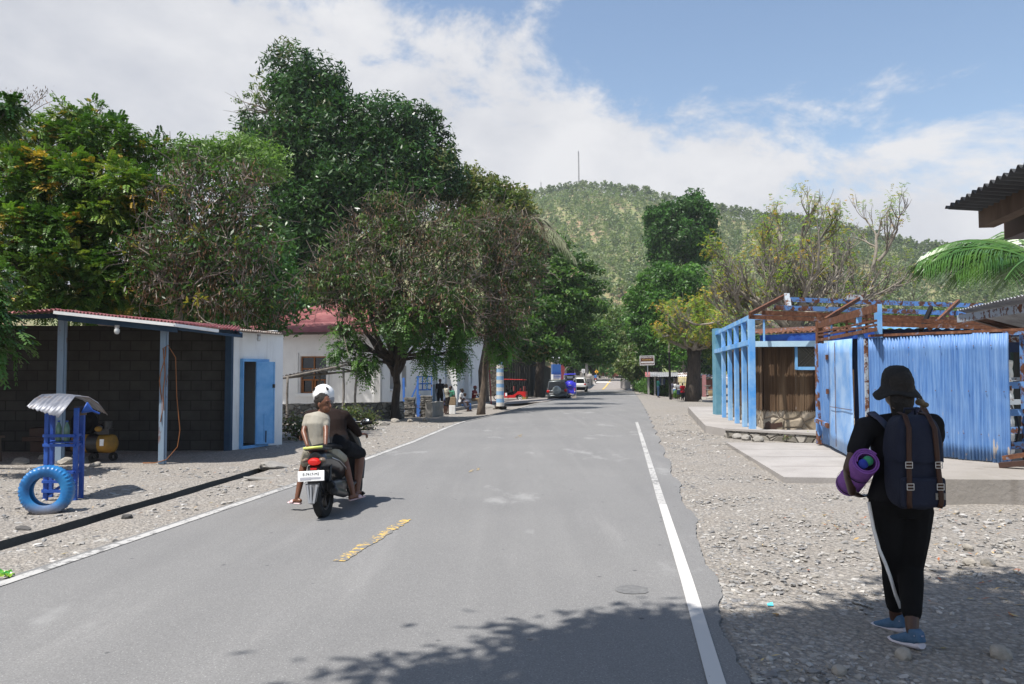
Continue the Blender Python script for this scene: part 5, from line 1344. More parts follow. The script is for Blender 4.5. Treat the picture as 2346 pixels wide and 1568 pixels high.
# upper part of the camera-facing gable end and main roof
ov = -hp * .55; c0 = HA - hd * .55
mb = MB(); ez2 = 3.72
a_ = HL - hd * .6 + hp * .2; b_ = HA - hd * .6 + ov * .6; ap = P(812, 703, 45); ap2 = HA + hd * 6 + hp * 3.4
mb.sheet(V3(a_, ez2), V3(b_, ez2), Vector((ap2.x, ap2.y, 5.6)), Vector((ap.x, ap.y, ap.z)), 46, .03, 2, .01)
lf = HL + hd * 6; mb.add([V3(a_, ez2), Vector((ap.x, ap.y, ap.z)), V3(lf + hp * .3, ez2)], [(0, 1, 2)])
c0 = HA + hd * 3.4; e0, e1 = V3(c0 + ov, EZ - .02), V3(HB + hd * .4 + ov, EZ - .02); rg0, rg1 = V3(HA + hd * 7.6 + hp * 4, 6.5), V3(HB - hd * 4 + hp * 4, 6.5)
mb.sheet(e0, e1, rg1, rg0, 90, .03, 2, .01); mb.sheet(V3(c0 + hp * 8.5, EZ), e0, rg0, rg0 + Vector((.01,0,0)), 40, .03, 2, .01); mb.sheet(e1, V3(HB + hd * .4 + hp * 8.5, EZ), rg1 + Vector((.01,0,0)), rg1, 40, .03, 2, .01)
mb.build('roof', MA['roof_red'], hs, world=True, smooth=True)
mb = MB(); mb.bar(V3(a_, ez2 - .06), V3(b_, ez2 - .06), .04, .12); mb.build('fascia', MA['wood_dark'], hs, world=True)
# brown window
wa, wb = online(HL, HA, 687.5), online(HL, HA, 747); wd_ = (wb - wa); wn = -hd * 0; inn = hd * .16
f = MB()
for z_ in (wz0 + .03, wz1 - .03, wz0 + (wz1 - wz0) * .66, wz0 + (wz1 - wz0) * .36): f.bar(V3(wa, z_) + inn, V3(wb, z_) + inn, .06, .07)
for t_ in (.02, .33, .66, .98) if False else (.02, .5, .98): q = wa + wd_ * t_; f.bar(V3(q, wz0) + inn, V3(q, wz1) + inn, .07, .06, (1, 0, 0))
for t_ in (.08, .44, .56, .92): q = wa + wd_ * t_; f.bar(V3(q, wz0) + inn * .8, V3(q, wz0 + (wz1 - wz0) * .36) + inn * .8, .06, .05, (1, 0, 0))
wf = f.build('window', MA['wood_brown'], hs, world=True)
mb = MB(); wseg(mb, wa + inn * 1.15, wb + inn * 1.15, wz0, wz1, .01, -1); mb.build('pane', MA['glass'], wf, world=True)
mb = MB(); mb.bar(V3(wa - wd_.normalized() * .2, wz0 - .1) - hd * .05, V3(wb + wd_.normalized() * .2, wz0 - .1) - hd * .05, .14, .14); mb.build('window_sill', MA['white_wall'], hs, world=True)
mb = MB()
for q in (wa - wd_.normalized() * .12, wb + wd_.normalized() * .12): mb.bar(V3(q, wz0) - hd * .02, V3(q, wz1 + .18) - hd * .02, .14, .05, (1, 0, 0))
mb.bar(V3(wa, wz1 + .11) - hd * .02, V3(wb, wz1 + .11) - hd * .02, .05, .14); mb.build('window_surround', MA['white_wall'], hs, world=True)
for (s0, s1, za, zb) in wins:
    a1, b1 = HA + hd * s0, HA + hd * s1; mb = MB(); wseg(mb, a1 + hp * .28, b1 + hp * .28, za, zb, .02, -1); wn_ = mb.build('narrow_window', MA['glass'], hs, world=True)
    mb = MB(); mb.bar(V3(a1, za - .08) - hp * .05, V3(b1, za - .08) - hp * .05, .12, .08); mb.build('window_sill', MA['white_wall'], wn_, world=True)
dm = flat('grey_blue_door', (.10, .17, .22), .6)
for (s0, s1, za, zb) in dr:
    a1, b1 = HA + hd * s0, HA + hd * s1; mb = MB(); wseg(mb, a1 + hp * .2, b1 + hp * .2, za, zb, .04, -1); q = mb.build('door', dm, hs, world=True)
    m_ = a1.lerp(b1, .6); mb = MB(); mb.box(V3(m_, 1.2) + hp * .17, (.25, .35, .45)); mb.build('notice', MA['white'], q, world=True)
# porch columns, pilasters and step
for px, w_ in ((1036, .42),):
    q = online(HA - hp * 1.6, HB - hp * 1.6, px); mb = MB(); mb.bar(V3(q, ZG), V3(q, EZ - .1), .62, .62, (1, 0, 0)); mb.build('porch_column', MA['white_wall'], hs, world=True)
mb = MB(); q0 = HA - hp * 1.9
for px in (1050, 1065): q = online(HA, HB, px) - hp * .12; mb.bar(V3(q, ZG), V3(q, EZ - .05), .25, .3, (1, 0, 0))
mb.build('pilaster', MA['white_wall'], hs, world=True)
mb = MB(); sa, sb = online(HA - hp * 1.8, HB - hp * 1.8, 1010), online(HA - hp * 1.8, HB - hp * 1.8, 1112); wseg(mb, sa, sb, ZG - .1, ZG + .42, 1.75, -1); wseg(mb, sa - hp * .5, sb - hp * .5, ZG - .1, ZG + .18, .49, -1); mb.build('porch_step', MA['conc'], hs, world=True)
# projecting far wing of the house, lit on its camera side
# stone wall, pillars, gate
s1_, s2_ = G(640, 968), G(926, 959.5)
def stonewall(lb, a, b, z0, h, th, mat='stone', cat='wall', name='stone_wall'):
    o = thing(name, lb, cat, V3(a, z0)); mb = MB(); a = Vector((a.x, a.y, 0)); b = Vector((b.x, b.y, 0)); n_ = Vector((b.y - a.y, a.x - b.x, 0)).normalized() * -th
    L = (b - a).length; nn_ = max(3, int(L / .22)); mz = 4; Vv = []; Ff = []
    for i in range(nn_ + 1):
        p = a.lerp(b, i / nn_)
        for j in range(mz + 1): Vv.append(V3(p, z0 + h * j / mz) - n_.normalized() * random.uniform(-.035, .035) + Vector((0, 0, random.uniform(-.03, .03) if j == mz else 0)))
        for j in range(3): Vv.append(V3(p, z0 + h * (1, 1, 0)[j] + (random.uniform(-.03, .03) if j < 1 else 0)) + n_ * (.5, 1, 1)[j])
    W = mz + 4
    for i in range(nn_):
        for j in range(W - 1): Ff.append((i*W+j, (i+1)*W+j, (i+1)*W+j+1, i*W+j+1))
    Ff += [tuple(range(W)), tuple(reversed(range(nn_*W, nn_*W+W)))]; mb.add(Vv, Ff); mb.build('masonry', MA[mat], o, world=True); return o
zt = zat(924, (s1_.y + s2_.y) / 2)
stonewall('low grey field stone wall running in front of the white house', s1_, s2_, s2_.z - .15, zt - s2_.z + .15, .4)
def pillar(lb, px, py, pt, wpx):
    q = G(px, py); h = zat(pt, q.y) - q.z; w_ = wpx * q.y / 1825; o = thing('stone_pillar', lb, 'pillar', q, group='stacked stone gate pillars'); mb = MB(); rs = random.Random(int(px)); z_ = q.z - .1
    while z_ < q.z + h - .05:
        t_ = rs.uniform(.05, .11); mb.box((q.x + rs.uniform(-.02, .02), q.y + .25 + rs.uniform(-.02, .02), z_ + t_ / 2), (w_ * rs.uniform(.9, 1.04), w_ * rs.uniform(.92, 1.04), t_ * .9), Matrix.Rotation(rs.uniform(-.05, .05), 3, 'Z')); z_ += t_
    mb.box((q.x, q.y + .25, (q.z + q.z + h) / 2 - .04), (w_ * .88, w_ * .88, h - .02)); mb.build('masonry', MA['stone_thin'], o, world=True)
    mb = MB(); mb.box((q.x, q.y + .25, q.z + h - .03), (w_ * 1.0, w_ * 1.0, .05)); mb.build('cap', MA['conc'], o, world=True)
pillar('left squat stacked stone pillar of the gateway with the stone wall joining it', 937, 957, 913, 24); pillar('right taller stacked stone pillar of the gateway, beside the blue gate frame', 975, 956, 907, 27)
a_, b_ = G(990, 957), G(1016, 954); stonewall('low rough grey rendered wall to the right of the gateway', a_, b_, a_.z - .1, zat(922, a_.y) - a_.z + .1, .35, 'conc', 'wall', 'rendered_wall')
# blue metal gate
g0 = G(957, 955); D_ = g0.y + .1; o = thing('metal_gate', 'rusty blue open metal gate frame with square bars between the stone pillars', 'gate', g0)
def gp(px, py, dd=0): return P(px, py, D_ + dd)
for a_, b_, w_ in (((957, 862), (957, 955), .10), ((961, 905), (962, 953), .12)):
    mb = MB(); mb.bar(gp(*a_), V3(gp(*b_), g0.z), w_, w_, (1, 0, 0)); mb.build('gate_post', MA['blue_gate'], o, world=True)
mb = MB()
for y_ in (864, 880, 894): mb.bar(gp(957, y_), gp(989, y_ - 1, .4), .05, .06)
for x_ in (968, 978.5, 989): mb.bar(gp(x_, 864, .2), gp(x_, 910 if x_ > 985 else 894, .2), .05, .05, (1, 0, 0))
mb.build('gate_leaf', MA['blue_gate'], o, world=True)
mb = MB(); mb.bar(gp(957, 880), gp(943, 912), .07, .07); mb.build('stay', MA['blue_gate'], o, world=True)
q = P(925, 915, D_ + .6); mb = MB(); mb.bar(P(924.5, 866, D_ + .6), V3(P(926, 915, D_ + .6), -.3), .11, .11, (1, 0, 0)); tag(mb.build('blue_post', MA['blue_gate']), 'blue and rust coloured post standing upright behind the stone wall', 'post')
# thin red pole
q = G(1126, 932); mb = MB(); mb.tube([q - Vector((0,0,.2)), P(1122, 860, q.y), P(1119, 787, q.y)], .045, 8); tag(mb.build('red_pole', flat('red_brown_pole', (.22, .03, .03), .6)), 'thin leaning dark red pole beside the striped palm trunk', 'pole')
q = G(1108, 934); rock('low grey concrete block at the foot of the leaning tree', (q.x, q.y + .2, q.z + .08), (.9, .35, .16), 5, MA['conc'], 'block', 'concrete_block')
# lean-to of poles
lp = thing('pole_shelter', 'rickety shelter of crooked poles with a sloping roof before the white house', 'shelter', G(700, 972))
d = G(657, 971).y
fa, fb = P(600, 876, d), P(797, 836, d + 1.0); ba, bb = P(600, 872, d + 3), P(850, 846, d + 3)
mb = MB()
for px, yt, yb, dd in ((657, 862, 971, 0), (786, 843, 948, 1.0), (813, 848, 970, 1.2), (731, 852, 940, 3)):
    q0 = P(px, yb, d + dd); q0.z = float(terr(q0.x, q0.y)) - .05; q1 = P(px + (2 if px < 700 else 4 if px == 813 else 1), yt, d + dd); mbp = MB(); mbp.tube(wander(q0, q1, 6, .02), [.065, .06, .055, .05, .05, .045, .045], 7); mbp.build('pole', MA['wood_grey'], lp, world=True, smooth=True)
mb = MB(); mb.tube([fa, fb], .05, 6); mb.tube([ba, bb], .05, 6)
for f_ in (.3, .6, .8, .95, 1.0): mb.tube([fa.lerp(fb, f_) + Vector((0,0,.05)), ba.lerp(bb, f_) + Vector((0,0,.05))], .035, 5)
mb.build('rafters', MA['wood_grey'], lp, world=True)
mb = MB(); up = Vector((0, 0, .1)); mb.sheet(fa + up, fa.lerp(fb, .8) + up, ba.lerp(bb, .72) + up, ba + up, 18, .02); mb.build('roof', MA['roof_zinc'], lp, world=True, smooth=True)
mb = MB(); mb.box(fa.lerp(fb, .98) + Vector((.1, .3, .12)), (1.1, .5, .05), Matrix.Rotation(-.08, 3, 'Y')); mb.build('board', MA['wood_grey'], lp, world=True); mb = MB(); mb.box(fb + Vector((.5, 1.3, -.05)), (1.2, .3, .04)); mb.build('board', MA['wood_grey'], lp, world=True)
q = G(770, 960); o = thing('wooden_bench', 'plank table of grey timber under the pole shelter, in front of the stone wall', 'table', q); zt = zat(930, q.y)
mb = MB(); mb.box((q.x + .1, q.y, zt), (1.5, .6, .06)); mb.build('top', MA['wood_grey'], o, world=True)
for dx in (-.55, .75):
    for dy in (-.2, .2): mb = MB(); mb.bar((q.x + dx, q.y + dy, q.z - .1), (q.x + dx, q.y + dy, zt - .03), .07, .07, (1, 0, 0)); mb.build('leg', MA['wood'], o, world=True)
for i, (px, py) in enumerate([(880, 975), (845, 985), (905, 968), (790, 1000), (760, 1010), (868, 972), (940, 968), (975, 966), (700, 1000), (722, 990)]):
    q = G(px, py); rock(['pale boulder below the left end of the stone wall, behind the scooter', 'grey stone just left of that wall middle, near the dark bush', 'pale stone at the foot of the wall nearest the left gate pillar', 'grey stone lying under the pole shelter', 'pale stone left of the dark bush by the wall', 'grey stone between two boulders at the wall foot', 'pale stone right at the foot of the left gate pillar', 'grey stone at the foot of the right gate pillar', 'pale stone beside the white workshop room corner', 'grey stone in the scrub right of the workshop corner'][i], (q.x, q.y, q.z + .06), (random.uniform(.14, .3), random.uniform(.12, .2), random.uniform(.08, .14)), 100 + i, None, 'boulder', 'boulder', 'boulders fallen along the stone wall')

# ============================================================= dark fence, road beyond
a_, b_, c_ = P(1140, 915, 72), P(1217, 913, 74), P(1262, 905, 98)
for nm, lb, q0, q1, ty in (('corrugated_fence', 'high dark corrugated fence behind the red three wheeled taxi', a_, b_, 820), ('corrugated_fence', 'high dark corrugated fence running back beside the parked vehicles', b_, c_, 826)):
    o = thing(nm, lb, 'fence', V3(q0, -.5)); z1 = zat(ty, q0.y); mb = MB(); mb.sheet(V3(q0, -.7), V3(q1, -.7), V3(q1, z1 - (.5 if q1 == c_ else 0)), V3(q0, z1), int((q1 - q0).length / .25), .04, 2, .01, .4); mb.build('sheeting', MA['fence_dark'], o, world=True)
o = thing('old_wall', 'dark old stone wall behind the striped palm trunk', 'wall', P(1130, 920, 56)); mb = MB(); wseg(mb, P(1112, 900, 75), P(1160, 900, 76), -.7, 3.6, .3, -1); mb.build('masonry', MA['stone'], o, world=True)
def far_box(name, lb, cat, px0, px1, d, zb, yt, mat, depth=3, parts=None, rmat=None, ry=None, rdrop=0, rov=.3):
    a0, a1 = P(px0, yt, d), P(px1, yt, d); o = thing(name, lb, cat, ((a0.x + a1.x) / 2, d, zb)); mb = MB(); w_ = a1.x - a0.x; h = a0.z - zb
    mb.box(((a0.x + a1.x) / 2, d + depth / 2, zb + h / 2), (w_, depth, h)); mb.build('wall', mat, o, world=True)
    if rmat is not None:
        mb = MB(); zt_ = zat(ry, d + depth / 2); mb.sheet((a0.x - rov, d - .4, a0.z - rdrop), (a1.x + rov, d - .4, a0.z - rdrop), (a1.x + rov, d + depth, zt_), (a0.x - rov, d + depth, zt_), max(4, int(w_ / .3)), .05, 2, .02); mb.build('roof', rmat, o, world=True)
    return o, a0, a1
green = flat('green_roof', (.10, .36, .22), .6); orange = flat('tan_orange_roof', (.50, .27, .15), .7)
o, a0, a1 = far_box('block_house', 'grey block house with a green roof beyond the white car', 'house', 1293, 1315, 150, .3, 839, MA['conc'], 6, None, green, 832, 0)
mb = MB(); mb.box((a0.x + 1.5, 149.97, 2.2), (.8, .05, 1.6)); mb.build('window', MA['glass'], o, world=True); mb = MB(); mb.box((a1.x - .9, 149.97, 1.6), (.9, .05, 2.5)); mb.build('door', MA['glass'], o, world=True)
o, a0, a1 = far_box('tan_roofed_house', 'low grey house with a tan orange roof behind the speed sign', 'house', 1315, 1349, 158, .5, 839, MA['conc_pale'], 6, None, orange, 833, 0)
mb = MB(); mb.box((a0.x + .7, 157.95, 2.0), (.9, .05, 1.8)); mb.box((a1.x - .6, 157.95, 1.8), (.8, .05, 2.4)); mb.build('window', MA['glass'], o, world=True)
mb = MB(); mb.box((a0.x + 1.9, 157.6, 2.5), (1.5, .05, .7)); mb.build('awning', MA['white'], o, world=True)
far_box('painted_wall', 'dark red painted wall beside the blue truck', 'wall', 1285, 1293.5, 120, -.3, 834, flat('dark_red_wall', (.20, .03, .035), .7), 1)
far_box('pale_house', 'pale upper storey of a house above the dark fence', 'house', 1266, 1281, 140, 0, 822, MA['conc_pale'], 4, None, MA['roof_zinc'], 818)
far_box('low_wall', 'long low grey wall in front of the far houses', 'wall', 1296, 1362, 146, .2, 861, MA['conc'], .3)
o, a0, a1 = far_box('roadside_hut', 'open roadside hut with a patched pale tin roof where the road ends', 'hut', 1411, 1424, 168, .85, 848, flat('dark_hut_wood', (.05, .045, .04), .9), 4)  # hut walls in one even dark tone
zr_ = .85
mb = MB(); A0, A1 = P(1383, 849, 166), P(1424, 849, 166); mb.sheet(A0, A1, P(1430, 841, 172), P(1392, 842, 172), 18, .05, 2, .02, .4); mb.build('roof', MA['roof_zinc'], o, world=True)
mb = MB(); mb.sheet(P(1388, 842, 173), P(1432, 842, 173), P(1428, 836.5, 178), P(1398, 836.5, 178), 14, .05, 2, .02); q = mb.build('ridge_roof', flat('green_blue_roof', (.12, .42, .42), .6), o, world=True)
for px in (1408, 1384.5, 1396): mb = MB(); q = P(px, 850, 166.2); mb.bar(V3(q, .8), q, .25, .25, (1, 0, 0)); mb.build('post', MA['conc_pale'], o, world=True)
far_box('pale_shed', 'pale weathered shed wall at the right of the far hut', 'shed', 1424, 1436, 170, .9, 851, MA['conc_pale'], 2)
far_box('grey_shed', 'grey shed behind the right bridge pillar', 'shed', 1436, 1450, 172, .9, 850, MA['conc'], 2)
o = thing('market_table', 'small white topped table in front of the far hut', 'table', P(1417, 866, 164)); q = P(1417, 861, 164); mb = MB(); mb.box(q, (1.0, .8, .12)); mb.build('top', MA['white'], o, world=True)
for dx in (-.4, .4): mb = MB(); mb.bar(q + Vector((dx, 0, -.8)), q + Vector((dx, 0, 0)), .08, .08, (1, 0, 0)); mb.build('leg', MA['wood'], o, world=True)
mb = MB(); q = P(1344, 862, 148); mb.tube([V3(q, .1), P(1344, 800, 148)], [.28, .2], 8); tag(mb.build('utility_pole', MA['conc_pale']), 'thick pale concrete utility pole beside the shade tree', 'pole')
mb = MB(); mb.tube([P(1290, 855, 128), P(1307, 831, 128)], [.1, .07], 5); tag(mb.build('leaning_pole', MA['wood_grey']), 'slanting grey timber pole leaning above the white car', 'pole')
# signs
def signpost(name, lb, px, pb, yt, yc, d, wpx, hpx, mat, diamond=False):
    q = P(px, pb, d); o = thing(name, lb, 'sign', q); k = ppm(d); c = P(px, yc, d); mb = MB(); mb.tube([q - Vector((0,0,.4)), P(px, yt, d) + Vector((0, .06, 0))], .05, 6); mb.build('post', MA['chrome'], o, world=True)
    mb = MB(); mb.box(c, (wpx * k, .04, hpx * k), Matrix.Rotation(R(45), 3, 'Y') if diamond else None); mb.build('panel', mat, o, world=True, bevel=.02); return o, c - q, k
o, c, k = signpost('speed_sign', 'white rectangular speed limit sign on a thin post in front of the grey houses', 1336.5, 872, 850, 850.5, 128, 7.5, 9, MA['white'])
text('20', .32, MA['black'], o, (c.x, c.y - .03, c.z - .12), (R(90), 0, 0)); text('KM/H', .16, MA['black'], o, (c.x, c.y - .03, c.z + .14), (R(90), 0, 0))
o, c, k = signpost('crossing_sign', 'yellow diamond pedestrian crossing warning sign above the distant motorcyclist', 1366.6, 868, 850, 852.3, 140, 6.6, 6.6, flat('warning_yellow', (.80, .40, .02), .5), True)
mb = MB(); mb.ell((c.x, c.y - .03, c.z + .17), (.05, .02, .05), 8, 5); mb.tube([(c.x, c.y - .03, c.z + .12), (c.x + .02, c.y - .03, c.z - .03)], .05, 5); mb.tube([(c.x + .02, c.y - .03, c.z - .03), (c.x - .09, c.y - .03, c.z - .22)], .03, 5); mb.tube([(c.x + .02, c.y - .03, c.z - .03), (c.x + .1, c.y - .03, c.z - .22)], .03, 5); mb.build('pictogram', MA['black'], o)
# bridge parapets
o = thing('bridge_parapet', 'pale concrete bridge parapet on the left with a round topped end post', 'parapet', G(1352, 886)); mb = MB()
q0, q1 = P(1353, 884, 128), P(1338, 892, 106); wseg(mb, q1, q0, -.5, 1.0, .35, 1); mb.build('parapet_wall', MA['conc_pale'], o, world=True)
mb = MB(); q = P(1351, 884, 122); mb.box((q.x, q.y, .45), (.75, .75, 1.6)); mb.build('end_post', MA['conc'], o, world=True); mb = MB(); mb.ell((q.x, q.y, 1.3), (.45, .45, .4)); mb.build('dome', MA['conc_pale'], o, world=True, smooth=True)
mb = MB(); q0, q1 = P(1341, 893, 100), P(1357, 884.5, 126); wseg(mb, q0, q1, -.6, -.05, .5, -1); tag(mb.build('kerb', MA['conc_pale']), kind='structure')
o = thing('bridge_pillar', 'pale concrete end block and square post of the bridge on the right', 'parapet', G(1436, 893)); mb = MB(); q = P(1435.5, 893, 104); mb.box((q.x, q.y + 1, .35), (.75, 4, 1.2)); mb.build('parapet_wall', MA['conc_pale'], o, world=True)
mb = MB(); q = P(1438.5, 876, 124); mb.box((q.x, q.y, .7), (.5, .6, 1.9)); mb.box((q.x, q.y, 1.7), (.65, .75, .12)); mb.build('end_post', MA['conc'], o, world=True)
o = thing('culvert_block', 'pair of grey concrete slabs standing on end beside the bridge', 'block', G(1458, 897)); q = G(1458, 896.5); mb = MB(); mb.box((q.x - .1, q.y, q.z + .5), (.8, .5, .85)); mb.build('near_slab', MA['conc_pale'], o, world=True); mb = MB(); mb.box((q.x + .4, q.y - .5, q.z + .35), (.25, .3, 1.1)); mb.build('leg', MA['conc'], o, world=True)
# brown direction sign
q = P(1485.5, 897, 80); q.z = float(terr(q.x, 80)); D_ = 80.0; k = ppm(D_); o = thing('direction_sign', 'brown road sign with white frame, yellow and white lettering and a left arrow', 'sign', q)
sgc = P(1482.3, 826.3, D_ - .1) - q; mb = MB(); mb.tube([(0, .06, -.3), (sgc.x + .05, .06, sgc.z + .3)], .06, 8); mb.build('post', MA['chrome'], o)
Wd, Hd = 32 * k, 20.5 * k; tl = R(-1.5); mb = MB(); mb.box(sgc, (Wd, .04, Hd), Matrix.Rotation(tl, 3, 'Y')); pn = mb.build('panel', flat('brown_sign', (.10, .035, .02), .5), o)
mb = MB()
for a_ in (-1, 1):
    mb.box(sgc + Matrix.Rotation(tl, 3, 'Y') @ Vector((0, -.012, a_ * Hd / 2)), (Wd + .05, .05, .05), Matrix.Rotation(tl, 3, 'Y')); mb.box(sgc + Matrix.Rotation(tl, 3, 'Y') @ Vector((a_ * Wd / 2, -.01, 0)), (.05, .05, Hd), Matrix.Rotation(tl, 3, 'Y'))
mb.build('border', MA['white'], o); M3 = Matrix.Rotation(tl, 3, 'Y')
def on(x, z, y=-.027): return sgc + M3 @ Vector((x * Wd, y, z * Hd))
mb = MB(); mb.prism([on(*p) for p in ((-.45, -.19), (-.36, -.08), (-.36, -.13), (.46, -.13), (.46, -.25), (-.36, -.25), (-.36, -.30))], (0, -.004, 0)); mb.build('arrow', MA['white'], o)
for s_, z_, sz_, m_, sx_ in (('MAUBARA FORTU', .33, .20, MA['white'], .80), ('Forte Maubara', .07, .165, flat('sign_yellow', (.70, .50, .12), .5), .95)): text(s_, sz_, m_, o, on(-.0, z_), (R(90), tl, 0), sx=sx_)
mb = MB(); x_ = -.43
while x_ < .42:
    w_ = random.choice([.02, .03, .04]); mb.prism([on(x_, -.36), on(x_ + w_, -.36), on(x_ + w_, -.42), on(x_, -.42)], (0, -.003, 0)); x_ += w_ + .014
mb.build('small_print', MA['white'], o)
# kiosk
kd = 80; q = P(1530, 897, kd); zk = float(terr(q.x, kd)); o = thing('market_kiosk', 'dark open kiosk under a rusty and white corrugated roof by the market tree', 'kiosk', (q.x, kd, zk))
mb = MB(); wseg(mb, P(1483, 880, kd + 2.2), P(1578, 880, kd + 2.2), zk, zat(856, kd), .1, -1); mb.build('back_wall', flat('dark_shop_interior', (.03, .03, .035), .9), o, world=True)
mb = MB()
for px in (1486, 1500, 1534, 1553): mb = MB(); q = P(px, 870, kd); mb.bar(V3(q, zk - .1), V3(q, zat(863, kd)), .14, .14, (1, 0, 0)); mb.build('post', MA['conc_pale'], o, world=True)
for (x0_, x1_, m_) in ((1478, 1489, 'roof_red'), (1489, 1505, 'roof_zinc'), (1505, 1534, 'roof_zinc'), (1534, 1553, 'roof_zinc'), (1553, 1580, 'roof_rust')):
    mb = MB(); off = random.uniform(-.5, .5); mb.sheet(P(x0_, 863.5 + off, kd - .6), P(x1_ + 1, 863 + off, kd - .6), P(x1_ + 1, 852.5, kd + 3), P(x0_, 853, kd + 3), max(3, int((x1_ - x0_) * .25)), .03, 2, .01); mb.build('roof_sheet', MA[m_], o, world=True)
mb = MB()
for i, (x_, c) in enumerate(((1513, 0), (1517, 1), (1521, 0), (1545, 1), (1549, 2))): q = P(x_, 870, kd + .3); mb.m = c; mb.box((q.x, q.y, zat(875, kd)), (.22, .1, .75 - .1 * (i % 3)))
mb.build('hanging_clothes', [flat('cloth_navy', (.04, .06, .12), .9), flat('cloth_grey', (.25, .27, .28), .9), flat('cloth_brown', (.25, .18, .13), .9)], o, world=True)
o = thing('water_tank', 'large yellowish plastic tank behind the person in the red shirt', 'tank', P(1564, 892, 77)); q = P(1565, 880, 78); mb = MB(); zb, zt = zat(893, 78), zat(864, 78)
mb.box((q.x, q.y, (zb + zt) / 2), (.85, .8, zt - zb)); mb.build('tank_body', simple('yellowed_plastic', (.62, .50, .20), (.68, .62, .45), 3, .5), o, world=True, bevel=.06)
mb = MB(); 
for f_ in (.3, .6): mb.box((q.x, q.y - .41, zb + (zt - zb) * f_), (.86, .02, .03))
mb.box((q.x, q.y - .41, (zb + zt) / 2), (.03, .02, zt - zb)); mb.build('tank_cage', MA['chrome'], o, world=True)
o, a0, a1 = far_box('pink_house', 'house with a pink pillar, green wall and reddish door behind the market table', 'house', 1610, 1660, 84, -.8, 866, flat('dull_green_wall', (.13, .20, .16), .8), 3, None, MA['roof_rust'], 858)
mb = MB(); q = P(1613, 870, 82); mb.box((q.x, 82, .35), (.35, .35, 2.4)); mb.build('pillar', flat('dull_pink_paint', (.36, .17, .17), .8), o, world=True); mb = MB(); q = P(1625, 870, 83.9); mb.box((q.x, 83.95, .1), (.9, .1, 1.9)); mb.build('door', flat('red_brown_door', (.16, .05, .03), .7), o, world=True)
for px0, px1, yt, yb, lb in ((1529.5, 1536.5, 700, 916, 'tall thin dark pole with a pale upper half standing among the people'), (1580, 1584, 800, 920, 'thin pale and dark pole standing in front of the market table')):
    q = G(px1, yb); a_ = P(px0, yt, q.y); o = thing('thin_pole', lb, 'pole', q); m_ = q.lerp(a_, .5); mb = MB(); mb.tube([q - Vector((0,0,.2)), m_], [.12, .09] if px0 < 1550 else [.07, .06], 7); mb.build('lower_shaft', MA['matt_black'], o, world=True); mb = MB(); mb.tube([m_, a_], [.085, .06] if px0 < 1550 else [.06, .05], 7); mb.build('upper_shaft', MA['bark_pale'], o, world=True)
# market table with blue bundles
q = G(1588, 917.5); D_ = q.y; zt = zat(897, D_); o = thing('vendor_table', 'dark timber vendor table beside the thick market tree', 'table', q); hw = 15 * ppm(D_)
mb = MB(); mb.box((q.x, q.y + .3, zt), (hw * 2.1, .9, .07)); mb.build('top', MA['wood_dark'], o, world=True)
for dx in (-.85, .85):
    for dy in (0, .6): mb = MB(); mb.bar((q.x + dx * hw, q.y + dy, q.z - .1), (q.x + dx * hw, q.y + dy, zt), .1, .1, (1, 0, 0)); mb.build('leg', MA['wood_dark'], o, world=True)
mb = MB(); mb.box((q.x, q.y + .3, q.z + .28), (hw * 1.8, .6, .05)); mb.build('shelf', MA['wood_dark'], o, world=True)
bl = [flat('blue_bag', (.05, .20, .50), .5), flat('navy_bag', (.03, .05, .18), .5), flat('pale_blue_bag', (.25, .45, .65), .5)]
for i, f_ in enumerate((-.85, -.6, -.35, -.1, .12, .35, .6, .85)):
    rock(['leftmost blue bundle on the vendor table', 'dark navy bundle, second from the left on the vendor table', 'pale blue bundle, third from the left on the vendor table', 'blue bundle just left of the middle of the vendor table', 'dark navy bundle just right of the middle of the vendor table', 'pale blue bundle, third from the right on the vendor table', 'blue bundle, second from the right on the vendor table', 'rightmost dark navy bundle on the vendor table'][i], (q.x + f_ * hw, q.y + .2 + .1 * (i % 2), zt + .10), (.14, .14, .12), 200 + i, bl[i % 3], 'bundle', 'goods_bundle', 'blue bundles on the vendor table')
o = thing('bird_bath', 'small grey pedestal in front of the house with the pink pillar', 'pedestal', P(1621, 905, 76)); q = P(1621, 900, 76); mb = MB(); zq = zat(905, 76); mb.lathe([(.2, 0), (.1, .1), (.09, .75), (.3, .85), (.32, .92), (.001, .92)], 14, (q.x, 76, zq)); mb.build('stem', MA['conc'], o, world=True, smooth='auto')
o = thing('wicker_basket', 'tan woven baskets and sacks heaped under the pale stall table', 'basket', G(1630, 905)); q = P(1631, 903, 72); zq = zat(908, 72); mb = MB(); mb.lathe([(.25, 0), (.34, .25), (.36, .5), (.3, .5), (.001, .3)], 14, (q.x, 72, zq)); mb.build('basket', flat('wicker', (.38, .27, .15), .9), o, world=True)
o = thing('stall_table', 'pale plank table beyond the teal end of the blue frame', 'table', P(1634, 900, 74)); q = P(1636, 896, 75); zt = zat(893, 75); zq = zat(905, 75); mb = MB(); mb.box((q.x, 75, zt), (1.6, .8, .06)); mb.build('top', MA['wood_grey'], o, world=True)
for dx in (-.7, .7): mb = MB(); mb.bar((q.x + dx, 75, zq), (q.x + dx, 75, zt), .08, .08, (1, 0, 0)); mb.build('leg', MA['wood_grey'], o, world=True)
for i, (px, py, s_) in enumerate([(1612, 915, .45), (1627, 912, .5), (1640, 917, .5), (1605, 921, .3), (1600, 908, .3)]):
    q = G(px, py); rock(['flat broken slab in the middle of the rubble right of the vendor table', 'large pale stone at the right of the rubble heap', 'flat slab of rubble nearest the blue frame posts', 'small pale stone at the near left of the rubble heap', 'small flat stone of rubble close against the vendor table'][i], (q.x, q.y, q.z + .05), (s_, s_ * .6, .12), 300 + i, None, 'rubble', 'rubble_stone', 'rubble by the vendor table')

